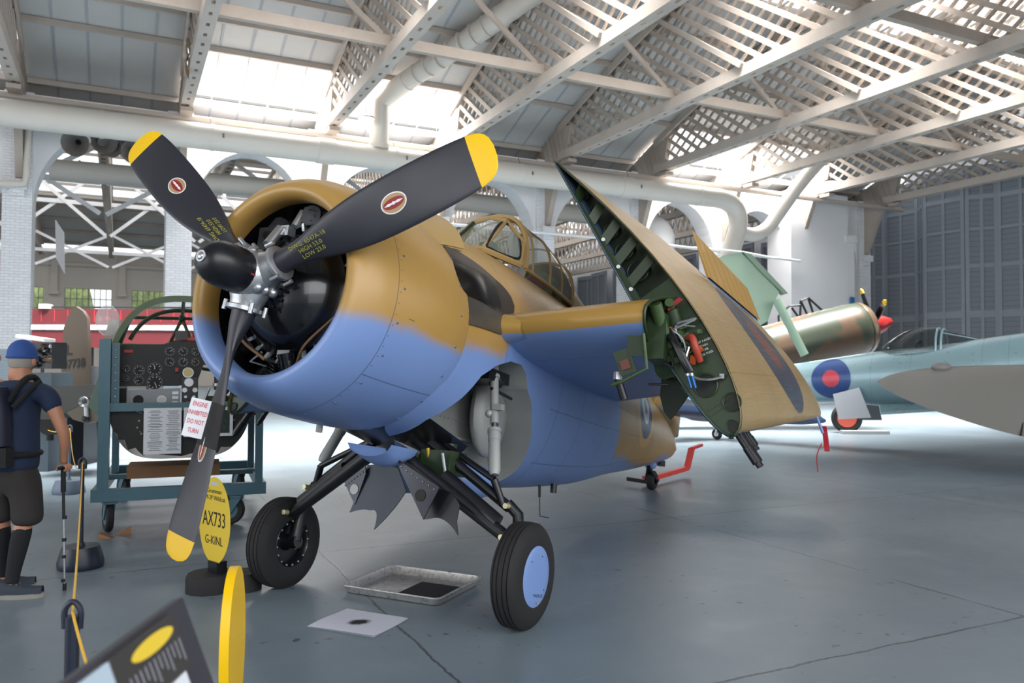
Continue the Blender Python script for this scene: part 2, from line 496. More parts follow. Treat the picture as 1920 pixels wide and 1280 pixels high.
# --- Belfast truss: bottom chord, bowed top chord, lattice, struts
def make_truss(x, n_label):
    t = thing('roof_truss', n_label, 'roof truss', (x, 24.7, 9.0), 0, 'lattice roof trusses across the hall')
    Y0, Y1 = 24.9, -4.5
    def topz(Y): return roofz(Y) - 0.22
    def loc(Y, z): return (0, Y - 24.7, z - 9.0)
    b = MB()
    for s in (-0.10, 0.10):
        p, q = loc(Y0, 9.05), loc(Y1, 9.05)
        b.beam((s, p[1], p[2]), (s, q[1], q[2]), 0.12, 0.30)
    y = Y0 - 0.4
    while y > Y1:      # spacer blocks seen as dark slots between
        l = loc(y, 9.05); b.box((0, l[1], l[2] - 0.01), (0.10, 0.42, 0.275)); y -= 0.6
    b.build('bottom_chord', M['white_beam'], t)
    c = MB(); N = 22
    for s in (-0.12, 0.12):
        for i in range(N):
            a, e = lerp(Y0, Y1, i / N), lerp(Y0, Y1, (i + 1) / N)
            pa, pe = loc(a, topz(a)), loc(e, topz(e))
            c.beam((s, pa[1], pa[2]), (s, pe[1], pe[2]), 0.07, 0.24)
    c.build('top_chord', M['white_beam'], t)
    # lattice in two directions
    L = MB(); sp = 0.62; ang = (radians(62), radians(118 + 0))
    for s, an in ((-0.045, radians(145)), (0.045, radians(35))):
        dy, dz = -cos(an), sin(an)
        k = -60
        while k < 120:
            yb = Y0 - 0.2 - k * sp                      # where the slat meets the bottom chord
            k += 1
            # clip the slat between z=9.15 and top
            pts = []
            t_ = 0.0; inside = False; start = None
            step = 0.05
            tt = 0.0
            while tt < 8.0:
                Y = yb + dy * tt; z = 9.15 + dz * tt
                ok = (Y < Y0 - 0.05 and Y > Y1) and z < topz(Y) - 0.05
                if ok and start is None: start = (Y, z)
                if not ok and start is not None:
                    a = start; e = (Y, z)
                    if hypot(a[0] - e[0], a[1] - e[1]) > 0.2:
                        la, le = loc(*a), loc(*e)
                        L.beam((s, la[1], la[2]), (s, le[1], le[2]), 0.022, 0.13, up=(1, 0, 0)) if False else L.beam((s, la[1], la[2]), (s, le[1], le[2]), 0.035, 0.13 if s < 0 else 0.09)
                    start = None
                    break
                if z > 13.2: break
                tt += step
    L.build('lattice', M['white_wood'], t)
    # boarded haunch and bracket down to the pier corbel
    h = MB()
    poly = [(25.85, 6.75), (26.05, 6.75), (27.0, 8.9), (27.0, roofz(27.0) - 0.15), (24.9, roofz(24.9) - 0.12), (24.1, 10.0), (24.4, 8.85), (24.95, 8.8)]
    h.prism([(-0.10, yy - 24.7, zz - 9.0) for yy, zz in poly], (0.2, 0, 0))
    for i in range(7):
        yy = 24.35 + i * 0.3
        h.beam((-0.11, yy - 24.7, -0.1), (-0.11, yy + 0.4 - 24.7, 1.0), 0.012, 0.02); h.beam((0.11, yy - 24.7, -0.1), (0.11, yy + 0.4 - 24.7, 1.0), 0.012, 0.02)
    h.box((0, 24.35 - 24.7, -0.22), (0.34, 0.5, 0.12))
    h.build('haunch_board', M['white_wood'], t)
    # knee struts on the camera side
    for (ya, za, yb_, zb) in ((15.4, 9.15, 18.8, 11.6), (9.6, 9.15, 12.6, 12.3)):
        st = MB(); la, lb = loc(ya, za), loc(yb_, zb); st.beam((-0.2, la[1], la[2]), (-0.2, lb[1], lb[2]), 0.08, 0.13); st.build('strut', M['white_beam'], t)
    return t
NM = ['cut by the left frame edge', 'above the upper left propeller blade', 'directly above the engine cowling', 'behind the yellow tip of the right propeller blade',
      'above the folded wing tip', 'above the middle of the folded wing', 'behind the white diagonal pipe', 'second from the grey folding doors', 'nearest the grey folding doors']
tr0 = make_truss(TX[2], 'white lattice timber roof truss ' + NM[0])
for k in range(-2, 9):
    if k == 0: continue
    t = copy_tree(tr0); t.location.x = TX[k + 2]
    t['label'] = 'white lattice timber roof truss ' + (NM[k] if k >= 0 else ['outermost beyond the left wall bay', 'just outside the left frame edge'][k + 2])
# longitudinal ties between trusses
for i, (y, z, lab) in enumerate(((18.4, 9.35, 'long white timber tie running across the trusses above the propeller'), (12.0, 9.35, 'long white timber tie running across the trusses at the upper right'))):
    m = MB(); m.beam((XL, y, z), (XR - 1.5, y, z), 0.16, 0.26)
    tag(m.build('ceiling_tie', M['white_wood']), lab, 'timber beam')
# diagonal braces between trusses (only beside the bottom chords)
for k in range(1, 8):
    x = TX[k + 2]
    m = MB(); m.beam((x - 0.25, 18.45, 9.5), (x - 2.5, 18.45, 11.3), 0.08, 0.13)
    tag(m.build('diagonal_brace', M['white_beam']), 'white diagonal brace at the truss ' + NM[k], 'timber brace', 'diagonal braces beside the trusses')

# --- arcade: piers and arches
PW, PD = 0.72, 1.1
for i, x in enumerate(TX):
    m = MB(); xc = x - 0.05
    m.box((xc, 26.5, 4.6), (PW, PD, 9.2))
    m.box((xc, 25.86, 6.55), (0.5, 0.3, 0.28)); m.box((xc, 25.9, 6.33), (0.36, 0.2, 0.2))
    struct('wall_middle', m, M['brick'])
m = MB()
for i in range(len(TX) - 1):
    x0, x1 = TX[i] - 0.05 + PW / 2, TX[i + 1] - 0.05 - PW / 2
    cx, a = (x0 + x1) / 2, (x1 - x0) / 2
    zs, hgt = 6.0, 2.25
    n = 20
    for yy0, yy1 in ((26.1, 26.9),):
        pr = None
        for q in range(n):
            t0, t1 = pi - pi * q / n, pi - pi * (q + 1) / n
            xa, za = cx + a * cos(t0), zs + hgt * sin(t0); xb, zb = cx + a * cos(t1), zs + hgt * sin(t1)
            m.prism([(xa, 26.1, za), (xb, 26.1, zb), (xb, 26.1, 9.2), (xa, 26.1, 9.2)], (0, 0.8, 0))
struct('wall_middle', m, M['plaster'])
# end wall boarding of the front hall towards the doors: big pier
m = MB(); m.box((27.4, 26.2, 4.6), (3.4, 1.4, 9.2)); m.box((29.3, 26.0, 3.6), (0.5, 0.9, 7.2)); m.box((29.3, 26.0, 7.3), (0.7, 1.1, 0.3)); struct('wall_right', m, M['plaster'])

# --- rear hall
TB = [-9.0 + 4.17 * k for k in range(0, 11)]
m = MB()
for q in range(14):
    a, b = lerp(27.3, YB, q / 14), lerp(27.3, YB, (q + 1) / 14)
    if q in (3, 4, 8, 9, 10): continue
    m.prism([(XL, a, roofz2(a)), (XR, a, roofz2(a)), (XR, b, roofz2(b)), (XL, b, roofz2(b))], (0, 0, 0.08))
struct('ceiling', m, M['roof_sheet'])
m = MB()
for q in range(0, 20):
    y = lerp(28, YB - 0.3, q / 19); m.beam((XL, y, roofz2(y) - 0.1), (XR, y, roofz2(y) - 0.1), 0.1, 0.16)
struct('trim_5', m, M['white_beam'])
def rear_truss(x):
    t = thing('roof_truss', 'x', 'roof truss', (x, 44, 9.0), 0, 'roof trusses of the rear hall')
    b = MB()
    for s in (-0.12, 0.12): b.beam((s, -17, 0), (s, 18, 0), 0.08, 0.28)
    y = -16.6
    while y < 18: b.box((0, y, 0), (0.16, 0.3, 0.24)); y += 0.6
    b.build('bottom_chord', M['white_beam'], t)
    c = MB(); N = 16
    for i in range(N):
        a, e = lerp(-17, 18, i / N), lerp(-17, 18, (i + 1) / N)
        c.beam((0, a, roofz2(44 + a) - 9.25), (0, e, roofz2(44 + e) - 9.25), 0.2, 0.2)
    c.build('top_chord', M['white_beam'], t)
    L = MB()
    k = 0; y = -16.5
    while y < 17.5:
        for sgn, s in ((1, -0.04), (-1, 0.04)):
            y2 = y + sgn * 1.2
            if -17 < y2 < 18:
                z2 = roofz2(44 + y2) - 9.3
                L.beam((s, y, 0.1), (s, y2, z2), 0.03, 0.11)
        y += 0.55
    L.build('lattice', M['white_wood'], t)
    return t
rt = rear_truss(TB[1]); rt['label'] = 'white roof truss of the rear hall above the brown tail fin'
RL = {0: 'at the far left edge beyond the first pier', 2: 'just left of the second brick pier', 3: 'seen through the arch left of the cowling', 4: 'seen through the arch above the cowling', 5: 'seen just left of the canopy', 6: 'seen directly over the canopy', 7: 'seen between canopy and folded wing', 8: 'behind the folded wing', 9: 'behind the white air unit', 10: 'farthest right behind the pipe bend'}
for k in range(len(TB)):
    if k == 1: continue
    c = copy_tree(rt); c.location.x = TB[k]
    c['label'] = 'white roof truss of the rear hall ' + RL.get(k, '')
# cross bracing between rear trusses
def xbrace(y, z0, z1, i, lab):
    t = thing('cross_bracing', lab, 'bracing', (TB[i], y, z0), 0, 'white cross bracing between the rear trusses')
    m = MB(); m.beam((0.1, 0, 0.45 * (z1 - z0)), (4.07, 0, 0.45 * (z1 - z0)), 0.12, 0.2); m.build('horizontal_bar', M['white'], t)
    for a, b in ((0.1, 4.07), (4.07, 0.1)):
        m = MB(); m.beam((a, 0.06 * (1 if a < 1 else -1), 0), (b, 0.06 * (1 if a < 1 else -1), z1 - z0), 0.08, 0.16); m.build('diagonal_bar', M['white'], t)
    return t
for j, (y, z0, z1, nm) in enumerate(((33.0, 7.1, 9.7, 'nearest row'), (45.0, 8.0, 11.5, 'middle row'), (56.0, 7.6, 9.6, 'back row'))):
    for i in range(0, 5):
        xbrace(y, z0, z1, i, 'white cross bracing, %s, %s' % (nm, ['at the left edge', 'between the first two brick piers', 'behind the second brick pier', 'behind the arch left of the cowling', 'behind the arch above the cowling'][i]))
# back wall with window openings
m = MB(); WX = [(-10.7, -8.1), (-6.55, -4.75), (-3.5, -0.6), (0.65, 3.55), (4.8, 7.7), (9.0, 11.9), (13.2, 16.0), (17.5, 20.4)]
WX = [(x0, x1) for x0, x1 in WX]
zb, zt_ = 3.2, 6.75
xs = [XL] + [q for p in WX for q in p] + [XR]
for i in range(0, len(xs), 2):
    m.box(((xs[i] + xs[i + 1]) / 2, YB + 0.15, 4.6), (xs[i + 1] - xs[i], 0.3, 9.2))
for x0, x1 in WX:
    m.box(((x0 + x1) / 2, YB + 0.15, zb / 2), (x1 - x0, 0.3, zb)); m.box(((x0 + x1) / 2, YB + 0.15, (zt_ + 9.2) / 2), (x1 - x0, 0.3, 9.2 - zt_))
for x in [-7.35, -4.1 - 0.02, 0.02, 4.17, 8.35, 12.5, 16.8]:
    m.box((x, YB - 0.12, 7.7), (0.42, 0.25, 2.7)); m.box((x, YB - 0.2, 6.4), (0.6, 0.4, 0.25))
m.box(((XL + XR) / 2, YB - 0.1, 8.35), (XR - XL, 0.25, 0.2))
struct('wall_back', m, M['wall_beige'])
for i, (x0, x1) in enumerate(WX):
    w = thing('window_%d' % (i + 1), None, None, ((x0 + x1) / 2, YB + 0.1, zb)); w['kind'] = 'structure'
    f = MB(); W = x1 - x0; Hh = zt_ - zb; nx = 8 if W > 2.2 else 6
    for k in range(nx + 1):
        f.box((-W / 2 + W * k / nx, 0, Hh / 2), (0.05 if k % 4 else 0.09, 0.05, Hh))
    for k in range(6): f.box((0, 0, Hh * k / 5), (W, 0.05, 0.05))
    f.build('window_frame', simple('green_grey_frame', '8d9482', 0.6), w)
    g = MB(); g.box((0, 0.04, Hh / 2), (W, 0.01, Hh)); g.build('window_glass', M['glass'], w)
# other walls
m = MB(); m.box((XL, 6, 9.6), (0.3, 24, 3.0)); m.box((XL, 28, 5), (0.3, 20, 10)); m.box((XL, 50, 5), (0.3, 26, 10)); struct('wall_left', m, M['plaster'])
m = MB(); m.box(((XL + XR) / 2, YF, 9.6), (XR - XL, 0.3, 3.0)); m.box((-9, YF, 4.5), (12, 0.3, 9)); m.box((26, YF, 4.5), (16, 0.3, 9)); struct('wall_front', m, M['plaster'])
m = MB(); m.box((XR + 1.6, 46.5, 6.5), (0.3, 33, 13)); m.box((XR + 1.6, 10, 11.5), (0.3, 34, 4.5)); struct('wall_right', m, M['plaster'])

# trees outside the back windows
def leaf_mat():
    t = NT('tree_leaves'); co = t.coord(); n = t.noise(co, 1.6, 8, 0.75)
    t.set(color=t.mix(t.sstep(n, 0.35, 0.65), srgb('56702c'), srgb('c3d47a')), rough=0.8); t.bump(n, 0.6, 0.3); return t.mat
M['leaf'] = leaf_mat()
rnd = random.Random(3)
for i, x in enumerate((-17, -7, 4, 15, 26, 37)):
    t = thing('tree', 'pale green tree outside the back wall windows, %s of the row' % ['first', 'second', 'third', 'fourth', 'fifth', 'last'][i], 'tree', (x, 74 + rnd.random() * 3, 0), 0, 'trees outside the back windows')
    m = MB()
    for q in range(9):
        c = Vector((rnd.uniform(-2.8, 2.8), rnd.uniform(-2, 2), rnd.uniform(2, 8))); r = rnd.uniform(1.8, 3)
        ph = rnd.random() * 6
        m.grid(lambda a, b: c + Vector((sin(pi * a) * cos(2 * pi * b), sin(pi * a) * sin(2 * pi * b), cos(pi * a))) * r * (1 + 0.12 * sin(9 * a + ph) * sin(7 * 2 * pi * b / 2 + ph)), 12, 18, 0, cv=True)
    m.build('foliage', M['leaf'], t)
    m = MB(); m.tube([(0, 0, 0), (0, 0, 3)], [0.35, 0.25]); m.build('trunk', simple('bark', '5b4a3a', 0.9), t)
# ground outside
m = MB(); m.box((8, 76, -0.1), (70, 22, 0.18)); struct('floor', m, simple('grass_ground', '6f8048', 0.9))

# --- folding timber doors on the right
M['door_grey'] = simple('grey_door_paint', '868b93', 0.6, 0, 0.12, 3)
M['door_panel'] = None
def door_panel_mat():
    t = NT('diagonal_boarded_panel'); co = t.coord(); s = t.sep(co)
    w = t.math('ADD', s[1], s[2]) 
    ww = t.math('PINGPONG', w, 0.11)
    l = t.math('SUBTRACT', 1.0, t.sstep(ww, 0.0, 0.02))
    t.set(color=t.mix(t.math('MULTIPLY', l, 0.55), srgb('767b83'), srgb('3e4248')), rough=0.65)
    t.bump(ww, 0.5, 0.05); return t.mat
M['door_panel'] = door_panel_mat()
ys = []
y = 29.6; zig = 0
prev = (XR - 0.5, y)
leaf = 0
wid = [1.5, 0.75, 1.75, 1.0, 1.9, 1.0, 1.9, 1.0, 1.9, 1.0, 1.9, 1.0, 1.9, 1.0, 1.9, 1.0, 1.9]
names_d = 0
for i, w in enumerate(wid):
    x0, y0 = prev
    if i % 2 == 0: x1, y1 = x0 + (0.12), y0 - w
    else: x1, y1 = (x0 + 0.75 if (i // 2) % 2 == 0 else x0 - 0.95), y0 - w
    prev = (x1, y1)
    d = Vector((x1 - x0, y1 - y0, 0)); L = d.length; ang = atan2(d.y, d.x)
    dt = thing('door_%d' % (i + 1), None, None, (x0, y0, 0), ang); dt['kind'] = 'structure'
    Hh = 10.4
    p = MB(); p.M = Matrix.Identity(4); p.box((L / 2, 0, Hh / 2), (L - 0.03, 0.04, Hh - 0.05))
    pp = p.build('panel', M['door_panel'], dt)
    f = MB()
    for xx in (0.08, L / 2, L - 0.08): f.box((xx, 0, Hh / 2), (0.16 if xx != L / 2 else 0.13, 0.12, Hh))
    for zz, hh in ((0.15, 0.3), (2.0, 0.14), (3.9, 0.3), (6.0, 0.16), (7.6, 0.12), (9.0, 0.2), (10.2, 0.2)): f.box((L / 2, 0, zz), (L, 0.11, hh))
    f.build('rail_frame', M['door_grey'], dt)
for i in range(12):
    y0 = 61.0 - i * 2.7
    dt = thing('door_%d' % (i + 30), None, None, (XR + 0.9 + (0.3 if i % 2 else 0), y0, 0), -pi / 2 + (0.12 if i % 2 else -0.12)); dt['kind'] = 'structure'
    p = MB(); p.box((1.35, 0, 4.5), (2.66, 0.04, 9.0)); p.build('panel', M['door_panel'], dt)
    f = MB()
    for xx in (0.08, 1.35, 2.62): f.box((xx, 0, 4.5), (0.16, 0.12, 9.0))
    for zz in (0.15, 2.2, 4.2, 6.4, 8.8): f.box((1.35, 0, zz), (2.7, 0.11, 0.18))
    f.build('rail_frame', M['door_grey'], dt)
m = MB(); m.tube([(32.55, 18.2, 0), (32.55, 18.2, 8.6)], 0.13, n=14); m.box((32.5, 18.2, 8.7), (0.3, 0.5, 0.35))
tag(m.build('drain_pipe', M['duct']), 'vertical off-white pipe standing in front of the grey folding doors', 'pipe')
m = MB()
for z, y0, y1 in ((8.0, 16.4, 4.0), (3.6, 16.4, 4.0)): m.tube([(32.5, y0, z), (32.5, y1, z)], 0.07)
tag(m.build('door_bar', M['door_grey']), 'grey horizontal locking bars across the right part of the folding doors', 'door bar')
# ------------------------------------------------------------------ the main aircraft (x forward from the propeller, y left, z up)
YAW = radians(242.63) + A1
PT = 0.1936
def Rz(a): return Matrix.Rotation(a, 4, 'Z')
ox, oy, oz = -1.3918, 4.3106, 2.0949
AO = Vector((ox * cos(A1) - oy * sin(A1), ox * sin(A1) + oy * cos(A1), oz))
fxv = Vector((cos(YAW) * cos(PT), sin(YAW) * cos(PT), sin(PT)))
lfv = Vector((-sin(YAW), cos(YAW), 0))
upb = fxv.cross(lfv)
AM = Matrix((fxv, lfv, upb)).transposed().to_4x4()
AM = Matrix.Translation(AO) @ AM
WC = thing('fighter_aircraft', 'sand and blue propeller fighter with folded wings, standing on black wheels in the middle', 'aircraft')
WC.matrix_world = AM
def b2w(x, y, z): return AM @ Vector((x, y, z))

SAND, BLUE = 'b48d4a', '7995cb'
def paint(name, boundary, soft=0.05, rough=0.38, top=SAND, low=BLUE, extra=None, wob=0.12):
    """boundary: python callable (t, sepxyz) -> node socket giving the z height of the colour change"""
    t = NT(name); co = t.coord(); s = t.sep(co)
    b = boundary(t, s)
    n = t.noise(co, 2.6, 4); f = t.noise(co, 14, 6, 0.6)
    zz = t.math('ADD', s[2], t.math('MULTIPLY_ADD', n, wob, -wob / 2))
    k = t.sstep(t.math('SUBTRACT', zz, b), -soft, soft)
    tp = t.mix(n, srgb(top), tuple([q * 0.86 for q in srgb(top)[:3]] + [1]))
    lw = t.mix(n, srgb(low), tuple([q * 0.9 for q in srgb(low)[:3]] + [1]))
    c = t.mix(k, lw, tp)
    sc = t.math('MULTIPLY', t.sstep(t.noise(t.vscale(co, (1.2, 1, 4)), 9, 7, 0.75), 0.66, 0.78), 0.35)
    c = t.mix(sc, c, srgb('4a4f5c'))
    if extra: c = extra(t, s, c, co)
    t.set(color=c, rough=t.math('MULTIPLY_ADD', f, 0.16, rough - 0.08), spec=0.55, coat=0.12)
    t.b.inputs['Coat Roughness'].default_value = 0.25
    t.bump(t.noise(co, 3.0, 2), 0.06, 0.05)
    return t.mat
def bl_cowl(t, s):     # wavy boundary on cowling and forward fuselage
    return t.math('ADD', -0.13, t.math('MULTIPLY', t.sstep(s[0], -1.9, -0.9), -0.06))
def line_mask(t, v, c, w=0.003):
    return t.math('SUBTRACT', 1.0, t.sstep(t.math('ABSOLUTE', t.math('SUBTRACT', v, c)), w * 0.5, w * 1.4))
def seams(xs, ths=(), rows=True):
    def ex(t, s, c, co):
        m = None
        for x in xs:
            q = line_mask(t, s[0], x)
            m = q if m is None else t.math('MAXIMUM', m, q)
            if rows:    # row of fasteners beside the seam
                a = t.math('PINGPONG', t.math('MULTIPLY', t.math('ARCTAN2', s[1], s[2]), 1.0), 0.045)
                d = t.math('MULTIPLY', line_mask(t, s[0], x - 0.02, 0.006), t.sstep(a, 0.038, 0.043))
                m = t.math('MAXIMUM', m, d)
        ang = t.math('ARCTAN2', s[1], s[2])
        for (a, x0, x1) in ths:
            q = t.math('MULTIPLY', line_mask(t, ang, a, 0.005), t.math('MULTIPLY', t.math('GREATER_THAN', s[0], x0), t.math('LESS_THAN', s[0], x1)))
            m = t.math('MAXIMUM', m, q)
        return t.mix(t.math('MULTIPLY', m, 0.6), c, srgb('2c303b'))
    return ex
M['cowl'] = paint('cowling_paint', bl_cowl, 0.045, extra=seams([-0.37], [(2.3, -1.4, -0.37), (1.75, -0.55, -0.5)]))
def bl_fus(t, s):
    a = t.math('MULTIPLY', t.sstep(s[0], -4.2, -4.7), -0.42)
    b0 = t.math('ADD', -0.12, t.math('MULTIPLY', t.sstep(s[0], -1.62, -1.9), 0.27))
    return t.math('ADD', t.math('ADD', b0, t.math('MULTIPLY', a, 1.5)), t.math('MULTIPLY', t.sstep(s[0], -6.3, -7.4), 0.25))
def fus_extra(t, s, c, co):
    # fuselage roundel with yellow surround
    d = t.math('SQRT', t.math('ADD', t.math('POWER', t.math('MULTIPLY', t.math('SUBTRACT', s[0], -5.75), 1.0), 2), t.math('POWER', t.math('SUBTRACT', s[2], 0.17), 2)))
    for r, col in ((0.47, 'c99a45'), (0.37, '33415c'), (0.20, 'c9cdd3'), (0.09, '7a3a3a')):
        c = t.mix(t.math('SUBTRACT', 1.0, t.sstep(d, r - 0.006, r + 0.006)), c, srgb(col))
    c = seams([-1.72, -2.75, -3.3, -4.0, -4.7, -5.4, -6.2, -6.9, -7.4], [(2.05, -7.6, -2.6), (1.62, -7.6, -4.2), (2.6, -7.0, -2.7)])(t, s, c, co)
    # worn walkway staining beside the cockpit
    st = t.math('MULTIPLY', t.math('MULTIPLY', t.sstep(s[0], -3.2, -2.5), t.sstep(s[0], -1.9, -2.2)), t.math('MULTIPLY', t.sstep(s[2], 0.62, 0.45), t.sstep(s[2], 0.1, 0.25)))
    c = t.mix(t.math('MULTIPLY', st, t.math('MULTIPLY', t.noise(co, 3.5, 5), 0.9)), c, srgb('6a5a45'))
    return c
M['fus'] = paint('fuselage_paint', bl_fus, 0.06, extra=fus_extra, rough=0.36)
def bl_wing(t, s): return t.math('ADD', 0.045, t.math('MULTIPLY', t.math('SUBTRACT', s[1], 0.6), 0.085))
M['stub'] = paint('wing_stub_paint', bl_wing, 0.004, wob=0.004, extra=seams([-2.1, -3.0], rows=False), top='b58e46')
M['sand'] = simple('sand_paint', SAND, 0.4, 0, 0.08, 4, 0.0, 0.1)
M['sand_lt'] = simple('light_sand_paint', 'b4955f', 0.42, 0, 0.06, 4)
M['blue'] = simple('azure_blue_paint', BLUE, 0.4, 0, 0.08, 4, 0.0, 0.1)
M['well'] = simple('grey_wheel_well_paint', '9b9d9a', 0.5, 0.2, 0.12, 5, 0.05)

# --- fuselage skin
FT = [  # x, half width, top, bottom, z of widest point
    (-0.80, 0.60, 0.60, -0.60, 0.0), (-1.00, 0.665, 0.69, -0.68, 0.0), (-1.30, 0.675, 0.76, -0.74, 0.0), (-1.70, 0.66, 0.80, -0.83, -0.02), (-2.10, 0.645, 0.83, -0.92, -0.04),
    (-2.70, 0.63, 0.84, -0.95, -0.05), (-3.50, 0.60, 0.84, -0.90, -0.04), (-4.30, 0.55, 0.82, -0.82, 0.0), (-5.20, 0.44, 0.66, -0.67, -0.02), (-6.20, 0.32, 0.50, -0.53, -0.05),
    (-7.20, 0.19, 0.34, -0.37, -0.06), (-7.90, 0.10, 0.16, -0.24, -0.07), (-8.15, 0.05, 0.04, -0.15, -0.07), (-8.25, 0.015, -0.04, -0.10, -0.07)]
def fus(x, th, off=0.0):
    w, zt, zb, zm = interp(FT, x)
    e = 0.88
    s_, c_ = sin(th), cos(th)
    yy = math.copysign(abs(s_) ** e, s_) * (w + off)
    if c_ >= 0: zz = zm + (zt - zm + off) * (c_ ** 1.0)
    else: zz = zm - (zm - zb + off) * (abs(c_) ** 0.95)
    return Vector((x, yy, zz))
X0, X1 = -0.82, -8.3
m = MB()
m.grid(lambda a, b: fus(lerp(X0, X1, a), 2 * pi * b), 96, 72, 0, cv=True)
m._add([fus(X0, 2 * pi * b / 72) for b in range(72)], [tuple(range(72))], 1, False)
m._add([fus(X1, 2 * pi * b / 72) for b in range(72)], [tuple(range(72))], 0, False)
fuse = m.build('fuselage', [M['fus'], M['dark_in'], M['well']], WC, weld=True)
# wheel wells cut into both sides
def cutter(side):
    prof = [(-1.20, -1.2), (-1.20, -0.60), (-1.34, -0.43), (-1.44, -0.27), (-1.60, -0.17), (-1.80, -0.10), (-1.98, -0.09), (-2.08, -0.14), (-2.14, -0.24), (-2.27, -0.33), (-2.36, -0.45), (-2.45, -0.56), (-2.52, -0.66), (-2.58, -0.80), (-2.55, -1.2)]
    c = MB(); y0, y1 = 0.13 * side, 1.0 * side
    c.prism([(x, y0, z) for x, z in prof], (0, y1 - y0, 0), 0)
    return c.build('cut', [M['well']])
for s in (1, -1):
    cu = cutter(s)
    md = fuse.modifiers.new('b', 'BOOLEAN'); md.operation = 'DIFFERENCE'; md.solver = 'EXACT'; md.object = cu
    try: md.material_mode = 'TRANSFER'
    except Exception: pass
    bpy.context.view_layer.update()
    dg = bpy.context.evaluated_depsgraph_get()
    cu.parent = WC
    bpy.context.view_layer.update(); dg = bpy.context.evaluated_depsgraph_get()
    nm = bpy.data.meshes.new_from_object(fuse.evaluated_get(dg))
    fuse.modifiers.clear(); fuse.data = nm
    bpy.data.objects.remove(cu)
try: fuse.data.set_sharp_from_angle(angle=radians(35))
except Exception: pass
# lip strip and aft blue bulge of the near wheel well, stiffener seams
for s in (1, -1):
    m = MB()
    m.sphere((-2.2, 0.30 * s, -0.42), 0.33, 0, 12, 18, (0.7, 0.3, 1.0))
    m.beam((-1.3, 0.15 * s, -0.63), (-2.3, 0.15 * s, -0.63), 0.03, 0.02)
    for q in range(18): m.sphere((-1.35 - q * 0.055, 0.14 * s, -0.5 + 0.0 * q), 0.006, 0, 4, 6)
    m.tube(smooth_pts([(-1.35, 0.2 * s, -0.25), (-1.42, 0.25 * s, -0.42), (-1.35, 0.2 * s, -0.5)], 5), 0.012, 1)
    m.box((-1.85, 0.4 * s, -0.2), (0.3, 0.3, 0.08), 1); m.sphere((-1.9, 0.5 * s, -0.22), 0.06, 1); m.tube([(-1.75, 0.55 * s, -0.3), (-2.15, 0.5 * s, -0.31)], 0.012, 1)
    m.build('wheel_well_lining', [M['well'], M['black_paint']], WC)

def patch(name, x0, x1, t0, t1, off, mats, n=(14, 14), edge=None, parent=None):
    m = MB()
    m.grid(lambda a, b: fus(lerp(x0, x1, a), lerp(t0(a) if callable(t0) else t0, t1(a) if callable(t1) else t1, b), off), n[0], n[1], 0)
    return m.build(name, mats, parent or WC)
def soot_mat():
    t = NT('exhaust_stained_metal'); co = t.coord(); s = t.sep(co)
    n = t.noise(t.vscale(co, (1, 1, 2)), 4, 6, 0.6)
    c = t.mix(n, srgb('3d3832'), srgb('6d665e'))
    k = t.math('MULTIPLY', t.sstep(t.math('ABSOLUTE', t.math('SUBTRACT', s[2], 0.30)), 0.14, 0.06), 0.9)
    c = t.mix(k, c, srgb('14130f')); t.set(color=c, rough=0.42, metal=0.35); return t.mat
M['soot'] = soot_mat()
def soot_top(a): return lerp(radians(50), radians(60), a)
patch('exhaust_panel', -1.02, -1.60, lambda a: lerp(radians(46), radians(56), a), lambda a: lerp(radians(91), radians(86), a), 0.012, M['soot'])
m = MB()     # exhaust outlet trough
m.grid(lambda a, b: fus(lerp(-1.0, -1.5, a), lerp(radians(58), radians(76), b), 0.012 + 0.035 * sin(pi * b) * sin(pi * min(1, a * 1.2 + 0.1))), 14, 10)
m.grid(lambda a, b: fus(lerp(-1.5, -1.86, a), radians(66) + radians(11) * sqrt(max(0.0, 1 - a * a)) * (2 * b - 1), 0.007), 14, 6, 1)
m.build('exhaust_outlet', [simple('burnt_black_metal', '1d1a18', 0.35, 0.5, 0.3, 12), simple('dark_exhaust_stain', '3b332b', 0.5)], WC)
# cowl flap: curved sheet standing open on top of the cowling
m = MB()
def flapf(a, b):
    th = lerp(radians(-47), radians(47), b); x = lerp(-0.95, -1.32 + 0.10 * abs(2 * b - 1) ** 2, a); r = lerp(0.70, 0.875 - 0.10 * abs(2 * b - 1) ** 2, a ** 0.8)
    return Vector((x, r * sin(th) * 0.96, r * cos(th)))
m.grid(flapf, 8, 20)
m.grid(lambda a, b: flapf(a, b) * 1.0 + Vector((0, 0, -0.012)), 8, 20)
m.build('cowl_flap', M['sand_lt'], WC)

# --- cowling
m = MB()
prof = [(-1.12, 0.60), (-0.9, 0.615), (-0.6, 0.585), (-0.38, 0.545), (-0.25, 0.515), (-0.18, 0.506), (-0.145, 0.512), (-0.118, 0.528), (-0.105, 0.550), (-0.110, 0.578), (-0.14, 0.612), (-0.20, 0.645), (-0.28, 0.672), (-0.38, 0.690), (-0.55, 0.702), (-0.75, 0.708), (-0.95, 0.705), (-1.10, 0.695), (-1.14, 0.685), (-1.12, 0.60)]
m.lathe(prof, (0, 0, 0), (1, 0, 0), 96, 0, ref=(0, 0, 1), mis=[1] * 4 + [0] * 14 + [1])
m.build('cowling', [M['cowl'], M['black_paint']], WC, sharp=60)
m = MB()      # cowling latches and screws
for a in (35, 55, 72, 88, 104, 120, 136, 152, 170):
    for x in (-0.40, -1.0):
        t_ = radians(a); r = 0.70 if x < -0.9 else 0.692
        m.sphere((x - 0.02, r * sin(t_), r * cos(t_)), 0.011, 0, 5, 8, (1, 0.6, 0.6))
m.build('cowling_fastener', simple('dull_blue_grey_metal', '66738c', 0.4, 0.4), WC)
